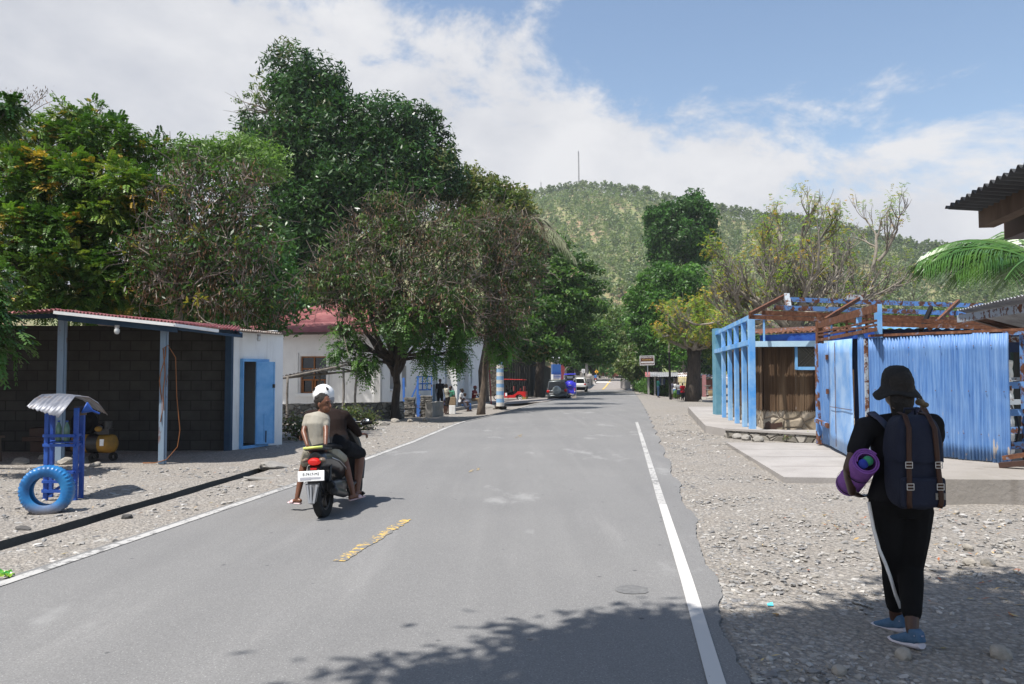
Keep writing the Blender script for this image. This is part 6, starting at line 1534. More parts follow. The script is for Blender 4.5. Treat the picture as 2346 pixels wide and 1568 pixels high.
# ============================================================= blue frame stall and stalk-walled hut
fx = lambda y: 6.06 + .146 * (y - 20.3)
o = thing('stall_framework', 'sky blue painted timber post and rail frame standing along the walkway', 'frame', (fx(20.3), 20.3, PZ))
ys_ = [20.0, 21.3, 22.8, 24.3, 25.9]
for y in ys_:
    mb = MB(); mb.box((fx(y), y, (3.0 + PZ) / 2), (.155 if y == 20.0 else .11, .14, 3.0 - PZ)); mb.build('post', MA['blue_post'], o, world=True, bevel=.006)
mb = MB(); mb.box((fx(27.9), 27.9, 1.7), (.18, .5, 3.0)); mb.build('end_panel', simple('teal_paint', (.09, .24, .33), (.14, .30, .38), 3, .6), o, world=True)
mb = MB(); mb.bar((fx(19.95), 19.95, 3.03), (fx(28.2), 28.2, 3.03), .13, .12); mb.build('top_rail', MA['blue_post'], o, world=True)
mb = MB(); mb.bar((fx(19.95) - .02, 19.95, 2.40), (fx(28.2) - .02, 28.2, 2.40), .14, .13); mb.build('mid_rail', MA['blue_post'], o, world=True)
mb = MB(); mb.bar((fx(20) + .05, 20.0, 2.36), (7.9, 19.75, 2.36), .12, .14); mb.build('lintel', MA['pale_blue'], o, world=True)
mb = MB(); mb.bar((fx(20) + .05, 20.02, 3.04), (6.55, 19.95, 3.04), .1, .13); mb.bar((6.33, 19.98, 2.43), (6.33, 19.98, 3.0), .04, .04, (1, 0, 0)); mb.build('return_rail', MA['blue_post'], o, world=True)
hc = Vector((6.42, 20.35, 0)); hr = Vector((8.6, 20.05, 0)); hb = hc + Vector((.146, 1, 0)).normalized() * 6.5
o = thing('stalk_walled_hut', 'hut with dark brown vertical palm stalk walls on a stone base', 'hut', V3(hc, PZ))
def stalks(a, b, z0, z1, n, nm):
    V = []; F = []; d = (b - a); nrm = Vector((d.y, -d.x, 0)).normalized(); k = 0
    for i in range(n):
        c = a + d * ((i + .5) / n); w_ = d.normalized() * d.length / n * .56; off = nrm * random.uniform(.0, .025); zb = z0 + random.uniform(-.04, .03)
        pr = [(-1, 0), (-.5, .8), (.5, .8), (1, 0)]
        for z_ in (zb, z1):
            for (u, h) in pr: V.append(V3(c + w_ * u + nrm * h * .018 + off, z_))
        F += [(k, k+4, k+5, k+1), (k+1, k+5, k+6, k+2), (k+2, k+6, k+7, k+3)]; k += 8
    mb = MB(); mb.add(V, F); mb.add([V3(a, z0), V3(b, z0), V3(b, z1), V3(a, z1)], [(0, 1, 2, 3)]); mb.build(nm, MA['bamboo'], o, world=True)
stalks(hc, online(hc, hr, 1822), .68, 2.38, 46, 'stalk_wall'); wl, wr_ = online(hc, hr, 1823), online(hc, hr, 1900)
stalks(wl, hr, .68, 1.72, 60, 'stalk_wall'); stalks(hb, hc, .68, 2.38, 160, 'stalk_wall')
mb = MB(); wseg(mb, hc, hr, 0, .70, .3, -1); wseg(mb, hb, hc, 0, .70, .3, -1); mb.build('stone_base', MA['stone_crazy'], o, world=True)
nn = Vector((0, -.03, 0)); mb = MB()
for z_ in (1.75, 2.34): mb.bar(V3(wl, z_) + nn, V3(wr_, z_) + nn, .06, .08)
mb.bar(V3(wl, 1.72) + nn, V3(wl, 2.38) + nn, .09, .06, (1, 0, 0)); mb.bar(V3(wr_, 1.72) + nn, V3(wr_, 2.38) + nn, .08, .06, (1, 0, 0)); wn = mb.build('window', MA['blue_door'], o, world=True)
mb = MB(); wseg(mb, wl + Vector((0,.05,0)), wr_ + Vector((0,.05,0)), 1.75, 2.36, .02, -1); mb.build('pane', MA['glass'], wn, world=True)
mb = MB()
for i in range(-6, 14):
    for s_ in (-1, 1):
        L_ = .56; t0 = i / 12; a_ = wl.lerp(wr_, max(0, min(1, t0))); 
        p0 = wl + (wr_ - wl).normalized() * (i * .09); p1 = p0 + (wr_ - wl).normalized() * .56 * s_
        q0, q1 = V3(p0, 1.78), V3(p1, 2.34); L = (wr_ - wl).length; u0 = (p0 - wl).dot((wr_ - wl).normalized()); u1 = (p1 - wl).dot((wr_ - wl).normalized())
        if min(u0, u1) < 0 or max(u0, u1) > L: continue
        mb.tube([q0, q1], .0022, 3)
mb.build('wire_mesh', MA['wood_grey'], wn, world=True)
mb = MB(); mb.prism([V3(online(hc, hr, px), zat(py, 20.1)) + Vector((0, -.012, 0)) for px, py in ((1752, 970), (1760, 966), (1766, 972), (1790, 968), (1792, 978), (1778, 981), (1774, 990), (1750, 988))], (0, .02, 0)); mb.build('hollow', MA['wood_dark'], o, world=True)
r0 = [V3(online(hc, hr, 1728), 2.62), V3(hr + Vector((.5, -.3, 0)), 2.74), Vector((9.5, 25, 3.1)), Vector((7.4, 25, 3.0))]
mb = MB(); mb.sheet(r0[0] + Vector((0,-.25,0)), r0[1], r0[2], r0[3], 22, .02); mb.build('roof', MA['rust'], o, world=True, smooth=True)
mb = MB(); mb.bar(r0[0] + Vector((.1, -.2, -.13)), r0[1] + Vector((0, .02, -.13)), .04, .2); mb.build('fascia', MA['blue_deep'], o, world=True)
# platform walls and weeds at the slab's back edge
o = thing('retaining_wall', 'low rough stone retaining wall with a pale concrete cap at the back of the slab', 'wall', (6, 19, 0)); mb = MB()
mb.add([], []); pa, pb2 = Vector((5.55, 20.2, 0)), Vector((7.4, 18.3, 0)); mb = MB(); wseg(mb, pa, pb2, -.1, .2, .3, 1); mb.build('masonry', MA['stone'], o, world=True)
mb = MB(); wseg(mb, pa + Vector((-.02,-.02,0)), pb2 + Vector((-.02,-.02,0)), .2, .25, .3, 1); mb.build('cap', MA['conc_pale'], o, world=True)
for i in range(9):
    px = 1795 + i * 11; q = G(px, 1012 + (i % 3) * 2)
    oo = bush(f'small yellow green weed, {["first","second","third","fourth","fifth","sixth","seventh","eighth","last"][i]} from the left along the foot of the retaining wall', (q.x, q.y + .25, .02), (.12, .06, .07), 12, 8, .02, [(.22,.28,.06,2),(.12,.18,.04,2)], 'weeds along the retaining wall', 'weed', .06)
for i, (px, py) in enumerate([(1672, 1003), (1690, 1007), (1710, 1010), (1735, 1013), (1650, 992), (1625, 985)]):
    q = G(px, py); rock(['grey lump of concrete at the walkway corner, just left of the slab edge', 'grey lump of concrete second from the walkway corner', 'grey lump of concrete in the middle of the retaining wall foot', 'rightmost grey lump of concrete under the retaining wall', 'grey lump of concrete directly under the walkway end', 'leftmost grey lump of concrete at the walkway edge'][i], (q.x, q.y, .06), (.16, .12, .09), 400 + i, MA['conc'], 'rubble', 'rubble_stone', 'broken concrete at the walkway corner')

# ============================================================= raised platform, blue corrugated fence, rusty frames
P2Z = .32
pl2 = [(5.25, 9.78), (14, 9.3), (14, 17.5), (7.1, 17.5), (6.15, 14.2), (5.75, 12.6)]
mb = MB(); n = len(pl2); mb.add([(x, y, P2Z) for x, y in pl2] + [(x, y, -.15) for x, y in pl2], [tuple(range(n))] + [(i, i+n, (i+1)%n+n, (i+1)%n) for i in range(n)])
t = MT('cast_concrete_platform'); v = t.coord(); f = t.noise(v, 1.2, 7, .62); c = t.ramp(f, [(.3, (.30, .275, .25)), (.7, (.235, .215, .19))])
c = t.mix(t.ramp(t.noise(t.coord((1.6, 1.6, .12)), 1.6, 4), [(.58, (0,)*3), (.72, (.55,)*3)]), c, (.13, .11, .09)); t.bump(t.noise(v, 16, 6, .65), .5, .02); MA['platform'] = t.fin(c, .95)
tag(mb.build('concrete_platform', MA['platform']), kind='structure')
fl0, fl1 = Vector((6.68, 17.3, 0)), Vector((5.90, 12.95, 0))     # gate line, along the road
fm0, fm1 = Vector((5.90, 13.15, 0)), Vector((7.13, 11.45, 0))     # main fence
def csheet(nm, par, a, b, z0, z1, waves, amp=.012, jit=.5, mat='blue_sheet', top_j=.02, lean=(0, 0, 0)):
    nx = waves * 6; V = []; F = []; d = b - a; nr = Vector((d.y, -d.x, 0)).normalized(); rs = random.Random(int(a.x * 100 + b.y * 37)); zs = np.linspace(0, 1, 9)
    amps = [amp * rs.uniform(1 - jit, 1 + jit) for _ in range(waves + 1)]; shift = [rs.uniform(-.25, .25) for _ in range(waves + 1)]; tj = [rs.uniform(-top_j, top_j) for _ in range(waves // 4 + 2)]; bj = [rs.uniform(-top_j, top_j) * 1.4 for _ in range(waves // 4 + 2)]
    for zf in zs:
        for i in range(nx + 1):
            u = i / nx; k = min(int(u * waves), waves); g_ = int(u * (waves // 4)); off = nr * (amps[k] * (2.2 * abs(math.sin(math.pi * u * waves + shift[k] * .3)) ** .7 - 1.2) + .006 * math.sin(zf * 9 + u * 14))
            z = z0 + bj[g_] + (z1 + tj[g_] - z0 - bj[g_]) * zf; p = V3(a + d * u + off, z) + Vector(lean) * zf; V.append(p)
    W = nx + 1
    for j in range(len(zs) - 1):
        for i in range(nx): F.append((j*W+i, j*W+i+1, (j+1)*W+i+1, (j+1)*W+i))
    mb = MB(); mb.add(V, F); ob = mb.build(nm, MA[mat], par, world=True, smooth=True); s_ = ob.modifiers.new('solid', 'SOLIDIFY'); s_.thickness = .003; return ob
o = thing('corrugated_fence', 'high fence of worn light and dark blue corrugated sheets on the concrete platform', 'fence', V3(fm0, P2Z)); d = fm1 - fm0
for i in range(3): a_, b_ = fm0 + d * (i / 3) - d * .008, fm0 + d * ((i + 1) / 3) + d * .008; sh = Vector((d.y, -d.x, 0)).normalized() * (.012 * i); csheet('sheet', o, a_ + sh, b_ + sh, P2Z + .02, 2.2 + .01 * (i - 1), 15, .013)
mb = MB()
for i in range(26):
    u = (i + .5) / 26; z_ = (.72, 1.35, 2.02)[i % 3]; p = V3(fm0 + d * u, z_) + Vector((d.y, -d.x, 0)).normalized() * .055; mb.ell(p, (.009, .009, .009), 6, 4)
mb.build('nails', MA['rust'], o, world=True)
mb = MB(); back = -Vector((d.y, -d.x, 0)).normalized() * .08
for z_ in (.6, 1.4, 2.14): mb.bar(V3(fm0, z_) + back, V3(fm1, z_) + back, .05, .07)
mb.bar(V3(fm0, 2.235), V3(fm1 + (fm1 - fm0) * .6, 2.235), .05, .04); mb.build('back_rail', MA['rust'], o, world=True)
o = thing('sheet_gateway', 'gateway side of blue corrugated strips around a flat pale blue door, facing the road', 'fence', V3(fl1, .1))
g1, g2, g3, g4 = online(fl0, fl1, 1902), online(fl0, fl1, 1966), online(fl0, fl1, 1980), online(fl0, fl1, 1985)
csheet('sheet', o, fl0, g1, .14, 2.26, 9, .024, .5, lean=(-.06, 0, 0)); csheet('sheet', o, g2, g3, .12, 2.28, 4, .018)
dn = Vector((-.985, .17, 0)); 
mb = MB(); a_, b_ = g1 + dn * .03, g2 + dn * .10; Vd = []; Fd = []; nn_ = 10
for j in range(9):
    for i in range(nn_ + 1):
        u = i / nn_; z_ = .16 - .05 * u + (2.12) * j / 8; Vd.append(V3(a_.lerp(b_, u) + dn * (.012 * math.sin(j * 1.3) * math.sin(u * 3.1) + .006 * math.sin(u * 8 + j)), z_))
for j in range(8):
    for i in range(nn_): Fd.append((j*11+i, j*11+i+1, (j+1)*11+i+1, (j+1)*11+i))
mb.add(Vd, Fd); dt = simple('pale_blue_sheet', (.17, .36, .70), (.33, .50, .76), 2.2, .5, .05, 10, lo=.4, hi=.6); ob = mb.build('door', dt, o, world=True, smooth=True); s_ = ob.modifiers.new('solid', 'SOLIDIFY'); s_.thickness = .012
mb = MB(); mb.bar(V3(a_.lerp(b_, .35) + dn * .02, .2), V3(a_.lerp(b_, .35) + dn * .02, 2.22), .008, .012, (0, 1, 0)); mb.bar(V3(a_.lerp(b_, .1) + dn * .02, .95), V3(b_ + dn * .015, .97), .008, .010); mb.build('door_seam', MA['rust'], ob, world=True)
mb = MB()
for z_ in (.55, 1.25, 1.95): mb.box(V3(a_ + dn * .03, z_), (.04, .05, .1))
mb.build('hinge', MA['rust'], ob, world=True)
mb = MB(); mb.bar(V3(g4, .1), V3(g4, 2.2), .05, .05, (1, 0, 0)); mb.build('pale_post', MA['rust_pale'], o, world=True)
mb = MB(); mb.bar(V3(fl0 + Vector((-.05,-.1,0)), .1), V3(fl0 + Vector((-.05,-.1,0)), 2.25), .16, .12, (1, 0, 0)); mb.bar(V3(fl0 + Vector((-.16, -.15, 0)), .62), V3(g1 + Vector((-.05,.0,0)), .55), .05, .09); mb.build('side_post', MA['rust_blue'], o, world=True)
# gateway frame rails above
def B5(px, py, d): return P(2150 / 1.3777 + px * .4612 / 1.3777, 900 / 1.3777 + py * .4612 / 1.3777, d)
o = thing('gate_portal', 'rusty steel rail frame with a blue corner post standing over the blue sheet gateway', 'frame', V3(fl1, .3))
cpst = P(2012.5, 758, 13.3); mb = MB(); mb.bar(V3(cpst, .33), V3(cpst, zat(697, 13.3)), .092, .092, (1, 0, 0)); mb.build('corner_post', MA['blue_post'], o, world=True)
cp2 = P(1878, 780, 17.35); mb = MB(); mb.bar(V3(cp2, .2), V3(cp2, zat(738, 17.35)), .13, .13, (1, 0, 0)); mb.build('corner_post', MA['rust'], o, world=True)
for (y0, y1, th) in ((743, 704, .10), (750, 712, .05), (762, 735, .035), (769, 745, .035), (780, 755, .06)):
    mb = MB(); mb.bar(P(1876, y0, 17.3), P(2007, y1, 12.8), .04, th); mb.build('rail', MA['rust'], o, world=True)
for px in (1905, 1940, 1968, 1985):
    q = online(fl0, fl1, px); mb = MB(); f_ = (px - 1876) / 131; mb.bar(P(px, 780 - 25 * f_, q.y), P(px, 743 - 39 * f_ + (4 if px != 1968 else 0), q.y), .03, .03, (1, 0, 0)) if px != 1968 else mb.bar(P(px, 765, q.y), P(px, 716, q.y), .07, .07, (1, 0, 0)); mb.build('upright', MA['blue_post'] if px in (1968, 1905) else MA['rust'], o, world=True)
# overhead roof frame: rafters and purlins
o = thing('roof_skeleton', 'stripped roof frame of rusty blue steel purlins and rafters with no covering', 'frame', (8, 19, .2))
pur = [((745, 100), (2300, 150), 20.9, 22.7, .12), ((640, 155), (2300, 205), 20.3, 22.4, .12), ((555, 190), (2300, 250), 19.8, 21.6, .11), ((465, 218), (2300, 290), 19.3, 20.6, .10)]
for i, (a_, b_, da, db, h) in enumerate(pur): mb = MB(); mb.bar(B5(*a_, da), B5(*b_, db), .06, h); mb.build('purlin', MA['rust_blue'] if i < 2 else MA['rust'], o, world=True)
for a_, b_, da, db in (((470, 200), (715, 72), 19.2, 20.9), ((725, 70), (745, 165), 20.9, 20.6), ((945, 262), (1240, 80), 19.6, 21.3), ((1700, 300), (1900, 110), 20.4, 22), ((2160, 270), (2400, 350), 17, 15)):
    mb = MB(); mb.bar(B5(*a_, da), B5(*b_, db), .07, .09); mb.build('rafter', MA['rust'], o, world=True)
for a_, b_, da, db, m_ in (((720, 66), (735, 155), 20.7, 20.5, 'rust_pale'), ((1140, 84), (1240, 88), 21.2, 21.2, 'rust_pale')): mb = MB(); mb.bar(B5(*a_, da), B5(*b_, db), .13, .13); mb.build('bracket', MA[m_], o, world=True)
for px, d, yb, m_ in ((1706, 19.6, 725, 'rust'), (1876, 20.1, 735, 'rust'), (2300, 21, 760, 'rust_blue'), (2180, 23, 720, 'rust')):
    q = P(px, 720, d); mb = MB(); mb.bar(V3(q, .2), q, .1, .1, (1, 0, 0)); mb.build('post', MA[m_], o, world=True) if px > 1750 else None
mb = MB(); mb.bar(B5(1640, 310, 19.5), B5(1710, 155, 20.5), .09, .09); mb.build('strut', MA['matt_black'], o, world=True)
for (a_, b_, da, db, m_) in (((1345, 235), (2346, 270), 19, 19, 'rust'), ((1345, 270), (2346, 300), 18.5, 18, 'rust')): mb = MB(); mb.bar(B5(*a_, da), B5(*b_, db), .06, .09 if da > 15 else .06); mb.build('rail', MA[m_], o, world=True)
o = thing('blue_shed', 'dark blue shed wall and low roof edge behind the corrugated fence', 'shed', (10, 22, .2)); mb = MB(); wseg(mb, P(1885, 800, 22), P(2400, 800, 20), .2, zat(752, 21), .1, -1); mb.build('wall', flat('navy_wall', (.012, .025, .07), .7), o, world=True)
mb = MB(); mb.sheet(P(1950, 752, 21.5), P(2400, 755, 19.6), P(2400, 744, 22), P(1950, 744, 23.4), 20, .02); mb.build('roof', MA['blue_door'], o, world=True)
# end frame at the right edge
o = thing('rail_structure', 'rusty blue steel rails and post at the right end of the corrugated fence', 'frame', (7.5, 11.4, P2Z))
for (y0, y1, d, m_, h) in ((763, 762, 11.6, 'rust_blue', .075), (779, 776, 12.4, 'rust_pale', .085), (870, 868, 12.6, 'rust_pale', .055), (884, 880, 11.8, 'rust_blue', .10), (922, 922, 12.6, 'rust_pale', .08), (946, 945, 11.9, 'rust_blue', .10), (987, 985, 12.6, 'rust_blue', .10), (1022, 1020, 12.0, 'rust_blue', .11)):
    mb = MB(); mb.bar(P(2298, y0, d), P(2480, y1 - 3, d - .2), .05, h); mb.build('rail', MA[m_], o, world=True)
mb = MB(); q = P(2347, 800, 12.0); mb.bar(V3(q, P2Z), V3(q, 2.3), .09, .09, (1, 0, 0)); mb.build('post', MA['rust_blue'], o, world=True)
for i in range(8): mb = MB(); q = P(2318 + i * 5, 800, 14.5); mb.bar(V3(q, P2Z), V3(q, 2.0), .04, .04, (1, 0, 0)); mb.build('bar', flat('dark_green_bar', (.03, .06, .05), .7) if i == 0 else MA['fence_dark'], o, world=True)
q = P(2306, 900, 12.9); o = thing('ribbed_tank', 'white ribbed round plastic tank half hidden behind the end of the blue fence', 'tank', (q.x, 13.1, P2Z)); mb = MB(); pr = []
for i in range(60): z_ = 1.5 * i / 59; pr.append((.34 + .014 * abs(math.sin(z_ * 16)), z_))
mb.lathe([(.001, 0)] + pr + [(.2, 1.55), (.001, 1.56)], 24, (0, 0, 0)); mb.build('tank_body', MA['white'], o, smooth=True); o.location.x = q.x - .17
mb = MB(); q = P(2328, 960, 12.0); mb.tube([P(2316, 930, 12.2), P(2328, 955, 12), P(2336, 985, 11.9), P(2330, 1010, 11.9), P(2318, 1016, 12.1)], .018, 6); tag(mb.build('black_hose', MA['black'], smooth=True), 'black hose curving down beside the white ribbed tank', 'hose')
mb = MB(); mb.bar(P(2298, 1050, 11.2), P(2480, 1022, 10.6), .1, .06); tag(mb.build('plank', MA['rust']), 'rusty brown beam lying on the platform at the right edge', 'beam')
mb = MB(); mb.bar(P(2290, 1066, 11.0), P(2480, 1052, 10.4), .12, .07); tag(mb.build('plank', MA['wood_dark']), 'dark timber plank lying on the platform by the right end of the fence', 'plank')
# near roof, upper right
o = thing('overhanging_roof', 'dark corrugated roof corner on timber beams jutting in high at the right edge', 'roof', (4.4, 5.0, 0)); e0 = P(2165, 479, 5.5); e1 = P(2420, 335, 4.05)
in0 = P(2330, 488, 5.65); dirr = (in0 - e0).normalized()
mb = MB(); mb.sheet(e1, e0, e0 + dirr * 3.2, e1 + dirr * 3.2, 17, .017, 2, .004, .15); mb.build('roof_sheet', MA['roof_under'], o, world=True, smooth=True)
dn_ = Vector((0, 0, -.06)); m0 = e0 + dirr * .33; m1 = e1 + dirr * .33
mb = MB(); mb.bar(m0 + dn_ + (e0 - e1).normalized() * -.03, m1 + dn_, .10, .13); mb.build('beam', MA['wood'], o, world=True)
mb = MB(); mb.bar(m0 + dirr * .3 + dn_ * 1.5, m1 + dirr * .3 + dn_ * 1.5, .2, .2); mb.build('beam', MA['wood_dark'], o, world=True)
for q in (Vector((4.6, 5.4, 0)), Vector((4.5, 3.2, 0))): mb = MB(); mb.bar(q, V3(q, 2.75), .1, .1, (1, 0, 0)); mb.build('post', MA['wood'], o, world=True)
# lower roof, right edge
o = thing('lean_to_roof', 'low corrugated lean-to roof with pale sunlit edge in front of the rusty purlins', 'roof', (8.5, 10.5, P2Z)); e0 = P(2191, 712, 14.0); e1 = P(2420, 660, 10.4); far = P(2420, 772, 15.0); nr = far + (e1 - e0)
mb = MB(); mb.sheet(e1, e0, far, nr, 30, .016, 2, .004, .2); mb.build('roof_sheet', MA['roof_zinc'], o, world=True, smooth=True)
mb = MB(); mb.bar(P(2196, 731, 14.1), P(2420, 695, 10.8), .05, .13); mb.build('eave_beam', MA['rust_pale'], o, world=True)
mb = MB(); mb.bar(P(2215, 726, 14.3), P(2420, 790, 14.9), .06, .06); mb.bar(P(2200, 722, 14.2), P(2420, 768, 14.8), .06, .06); mb.build('rafter', MA['wood_dark'], o, world=True)
mb = MB(); mb.bar(Vector((10.3, 14.5, P2Z)), Vector((10.3, 14.5, 2.4)), .08, .08, (1, 0, 0)); mb.bar(Vector((10.0, 12.0, P2Z)), Vector((10.0, 12.0, 2.4)), .08, .08, (1, 0, 0)); mb.build('post', MA['wood'], o, world=True)
# ============================================================= people
def remeshed(name, mb, vox, mat, parent, sm=6):
    me = bpy.data.meshes.new(name); me.from_pydata([tuple(v) for v in mb.v], [], mb.f); me.update()
    o = bpy.data.objects.new(name, me); COL.objects.link(o)
    m = o.modifiers.new('r', 'REMESH'); m.mode = 'VOXEL'; m.voxel_size = vox; m.use_smooth_shade = True
    s_ = o.modifiers.new('s', 'SMOOTH'); s_.iterations = sm; s_.factor = .5
    bpy.context.view_layer.update(); dg = bpy.context.evaluated_depsgraph_get()
    me2 = bpy.data.meshes.new_from_object(o.evaluated_get(dg)); me2.name = name
    bpy.data.objects.remove(o); bpy.data.meshes.remove(me)
    me2.materials.clear(); me2.materials.append(mat)
    ob = bpy.data.objects.new(name, me2); COL.objects.link(ob)
    if parent is not None: ob.parent = parent
    return ob
def seg(mb, pts, rad, n=10, ry=None, xd=None):
    pts = [Vector(p) for p in pts]; mb.tube(pts, rad, n, True, ry, xd)
    for p, r_, q in ((pts[0], rad[0], (ry or rad)[0]), (pts[-1], rad[-1], (ry or rad)[-1])): mb.ell(p, (min(r_, q),) * 3, 8, 6)
def hand(mb, w, d, pn, side, curl=.5, s=1.0, fr=.0085):
    w = Vector(w); d = Vector(d).normalized(); pn = Vector(pn); pn = (pn - d * pn.dot(d)).normalized(); sv = d.cross(pn) * side
    mb.tube([w - d * .015 * s, w + d * .03 * s, w + d * .075 * s, w + d * .09 * s], [.024 * s, .034 * s, .038 * s, .034 * s], 8, True, [.018 * s, .015 * s, .013 * s, .011 * s], sv)
    for k, (o_, L) in enumerate(((.029, .064), (.010, .074), (-.010, .069), (-.028, .054))):
        p = w + d * .085 * s + sv * o_ * s; dr = d.copy(); pts = [p - d * .02 * s]
        for j, f_ in enumerate((.45, .32, .23)):
            ang = curl * (.5 + .45 * j) * (1 + .08 * k); dr = (d * math.cos(ang) + pn * math.sin(ang) + sv * o_ * 2.5).normalized()
            pts.append(p.copy()); p = p + dr * L * f_ * s * 1.05
        pts.append(p); seg(mb, pts, [fr * s, fr * s, fr * s, fr * .95 * s, fr * .85 * s], 6)
    t0 = w + d * .025 * s + sv * .030 * s; t1 = t0 + (sv * .75 + d * .6 + pn * .25).normalized() * .036 * s; t2 = t1 + (sv * .25 + d * .85 + pn * .45).normalized() * .032 * s
    seg(mb, [t0, t1, t2], [fr * 1.3 * s, fr * 1.15 * s, fr * s], 6)
def foot(mb, a, toe, s=1.0):
    a = Vector(a); toe = Vector(toe); f = (toe - a); f.z = 0; f.normalize() if f.length > 1e-4 else None
    h = a - f * .05 * s - Vector((0, 0, .045 * s)); sd = f.cross(Vector((0, 0, 1)))
    mb.tube([h, h.lerp(toe, .35) + Vector((0,0,.012*s)), h.lerp(toe, .75), toe], [.032*s, .035*s, .045*s, .03*s], 8, True, [.034*s, .036*s, .02*s, .012*s], sd); mb.ell(h, (.033*s,)*3, 8, 6)
def headm(mb, c, f, s=1.0, up=(0, 0, 1)):
    """head with brow, nose, jaw and ears; c centre, f facing"""
    f = Vector(f).normalized(); u = Vector(up); r = f.cross(u).normalized(); u = r.cross(f); M = Matrix((r, f, u)).transposed(); c = Vector(c)
    q = lambda x, y, z: c + M @ Vector((x * s, y * s, z * s))
    mb.ell(q(0, -.008, .025), (.076*s, .094*s, .092*s), 16, 12, M); mb.ell(q(0, .022, -.045), (.056*s, .066*s, .062*s), 12, 9, M); mb.ell(q(0, .055, -.078), (.028*s, .026*s, .024*s), 8, 6, M)
    mb.tube([q(0, .085, .02), q(0, .098, -.01), q(0, .107, -.03), q(0, .09, -.042)], [.010*s, .012*s, .018*s, .013*s], 8)
    mb.ell(q(0, .082, -.064), (.024*s, .014*s, .006*s), 8, 5, M); mb.ell(q(0, .080, -.076), (.022*s, .014*s, .007*s), 8, 5, M)
    mb.ell(q(0, .078, .034), (.05*s, .014*s, .010*s), 10, 5, M)
    for e in (-1, 1): mb.ell(q(e * .078, -.005, -.008), (.010*s, .020*s, .032*s), 8, 6, M)
    return q, M
def person(label, loc, rz, J, skin, top, bot, hair='short', haircol=None, s=1.0, vox=.016, fem=False, sleeve=.45, pant=.95, toph=None, hat=None, curl=.6, shoes=None, group=None, face=(0, 1, 0), rot=None, skirt=None, hands=None, bulk=1.0, sandals=None, faceparts=True, hs=1.0, feet=True):
    o = thing('person', label, 'person', loc, rz, group, rot=rot, scale=s)
    J = {k: Vector(v) for k, v in J.items()}; b = bulk; mb = MB(); V = Vector
    hipx = (J['hr'] - J['hl']).normalized(); shx_ = (J['sr'] - J['sl']).normalized(); P_, C_, N_ = J['pelvis'], J['chest'], J['neck']; wa = P_.lerp(C_, .45)
    def torso(mb, g=0.0, lo=True):
        pts = [P_ - (C_ - P_).normalized() * .10, P_ - (C_ - P_).normalized() * .02, wa, C_, C_.lerp(N_, .55), N_ - (N_ - C_) * .12]
        rx = [(.13 if fem else .12)*b+g, (.175 if fem else .155)*b+g, (.135 if fem else .14)*b+g, .165*b+g, .15*b+g, .075+g]; ry = [.10*b+g, (.135 if fem else .115)*b+g, .10*b+g, .115*b+g, .095*b+g, .06+g]
        if not lo: pts = pts[1:]; rx = rx[1:]; ry = ry[1:]
        mb.tube(pts, rx, 16, True, ry, [hipx, hipx, hipx.lerp(shx_, .5), shx_, shx_, shx_][-len(pts):])
        for k in ('sl', 'sr'): seg(mb, [C_.lerp(N_, .6), J[k]], [.07*b+g, .056*b+g])
    torso(mb); seg(mb, [N_ - V((0,0,.03)), J['head'] - V((0,0,.05))], [.055, .052]); headm(mb, J['head'], face, hs)
    for k in 'lr':
        S_, E_, W_ = J['s'+k], J['e'+k], J['w'+k]; seg(mb, [S_, S_.lerp(E_, .5), E_], [.05*b, .047*b, .038*b]); seg(mb, [E_, E_.lerp(W_, .35), W_], [.039*b, .039*b, .026])
        hd_ = (hands or {}).get(k) or ((W_ - E_).normalized(), V((-1 if k == 'r' else 1, 0, 0)), curl); hand(mb, W_, hd_[0], hd_[1], (1 if k == 'r' else -1) * (1 if len(hd_) < 4 else hd_[3]), hd_[2], 1.0, .0088 if vox < .012 else .011)
        H_, K_, A_ = J['h'+k], J['k'+k], J['a'+k]; seg(mb, [H_, H_.lerp(K_, .5), K_], [.085*b, .075*b, .056*b]); seg(mb, [K_, K_.lerp(A_, .3), A_], [.055*b, .056*b, .036]); feet and foot(mb, A_, J['t'+k])
    body = remeshed('body', mb, vox, skin, o, 5)
    # shirt
    mb = MB(); torso(mb, .014, False)
    for k in 'lr':
        S_, E_, W_ = J['s'+k], J['e'+k], J['w'+k]
        if sleeve <= .6: e = S_.lerp(E_, sleeve * 1.35); seg(mb, [S_, S_.lerp(e, .5), e], [.064*b, .062*b, .058*b])
        else: seg(mb, [S_, S_.lerp(E_, .5), E_], [.064*b, .06*b, .052*b]); seg(mb, [E_, E_.lerp(W_, .5), E_.lerp(W_, .95)], [.052*b, .048*b, .038*b])
    if toph: mb.tube([P_ + V((0,0,.0)), P_ - (C_ - P_).normalized() * toph], [.175*b, .18*b], 16, True, [.135*b, .14*b], hipx)
    remeshed('shirt', mb, vox, top, o, 4)
    mb = MB(); mb.tube([P_ - (C_ - P_).normalized() * .11, P_ - (C_ - P_).normalized() * .04, P_ + (C_ - P_).normalized() * .06], [.11*b, .18*b if fem else .165*b, .16*b], 16, True, [.10*b, .135*b, .12*b], hipx)
    if skirt:
        kn = (J['kl'] + J['kr']) / 2; an = (J['al'] + J['ar']) / 2; e = kn if skirt < 1 else kn.lerp(an, skirt - 1); mb.tube([P_, P_.lerp(kn, .6), e], [.17*b, .19*b, .19*b], 16, True, [.15*b, .17*b, .17*b], hipx); 
        if skirt > 1: mb.ell(kn, (.18, .15, .12))
    else:
        for k in 'lr':
            H_, K_, A_ = J['h'+k], J['k'+k], J['a'+k]
            e = H_.lerp(K_, min(1, pant * 2)); seg(mb, [H_, H_.lerp(e, .5), e], [.10*b, .09*b, .072*b])
            if pant > .5: e2 = K_.lerp(A_, (pant - .5) * 2); seg(mb, [K_, K_.lerp(e2, .4), e2], [.072*b, .07*b, .055*b])
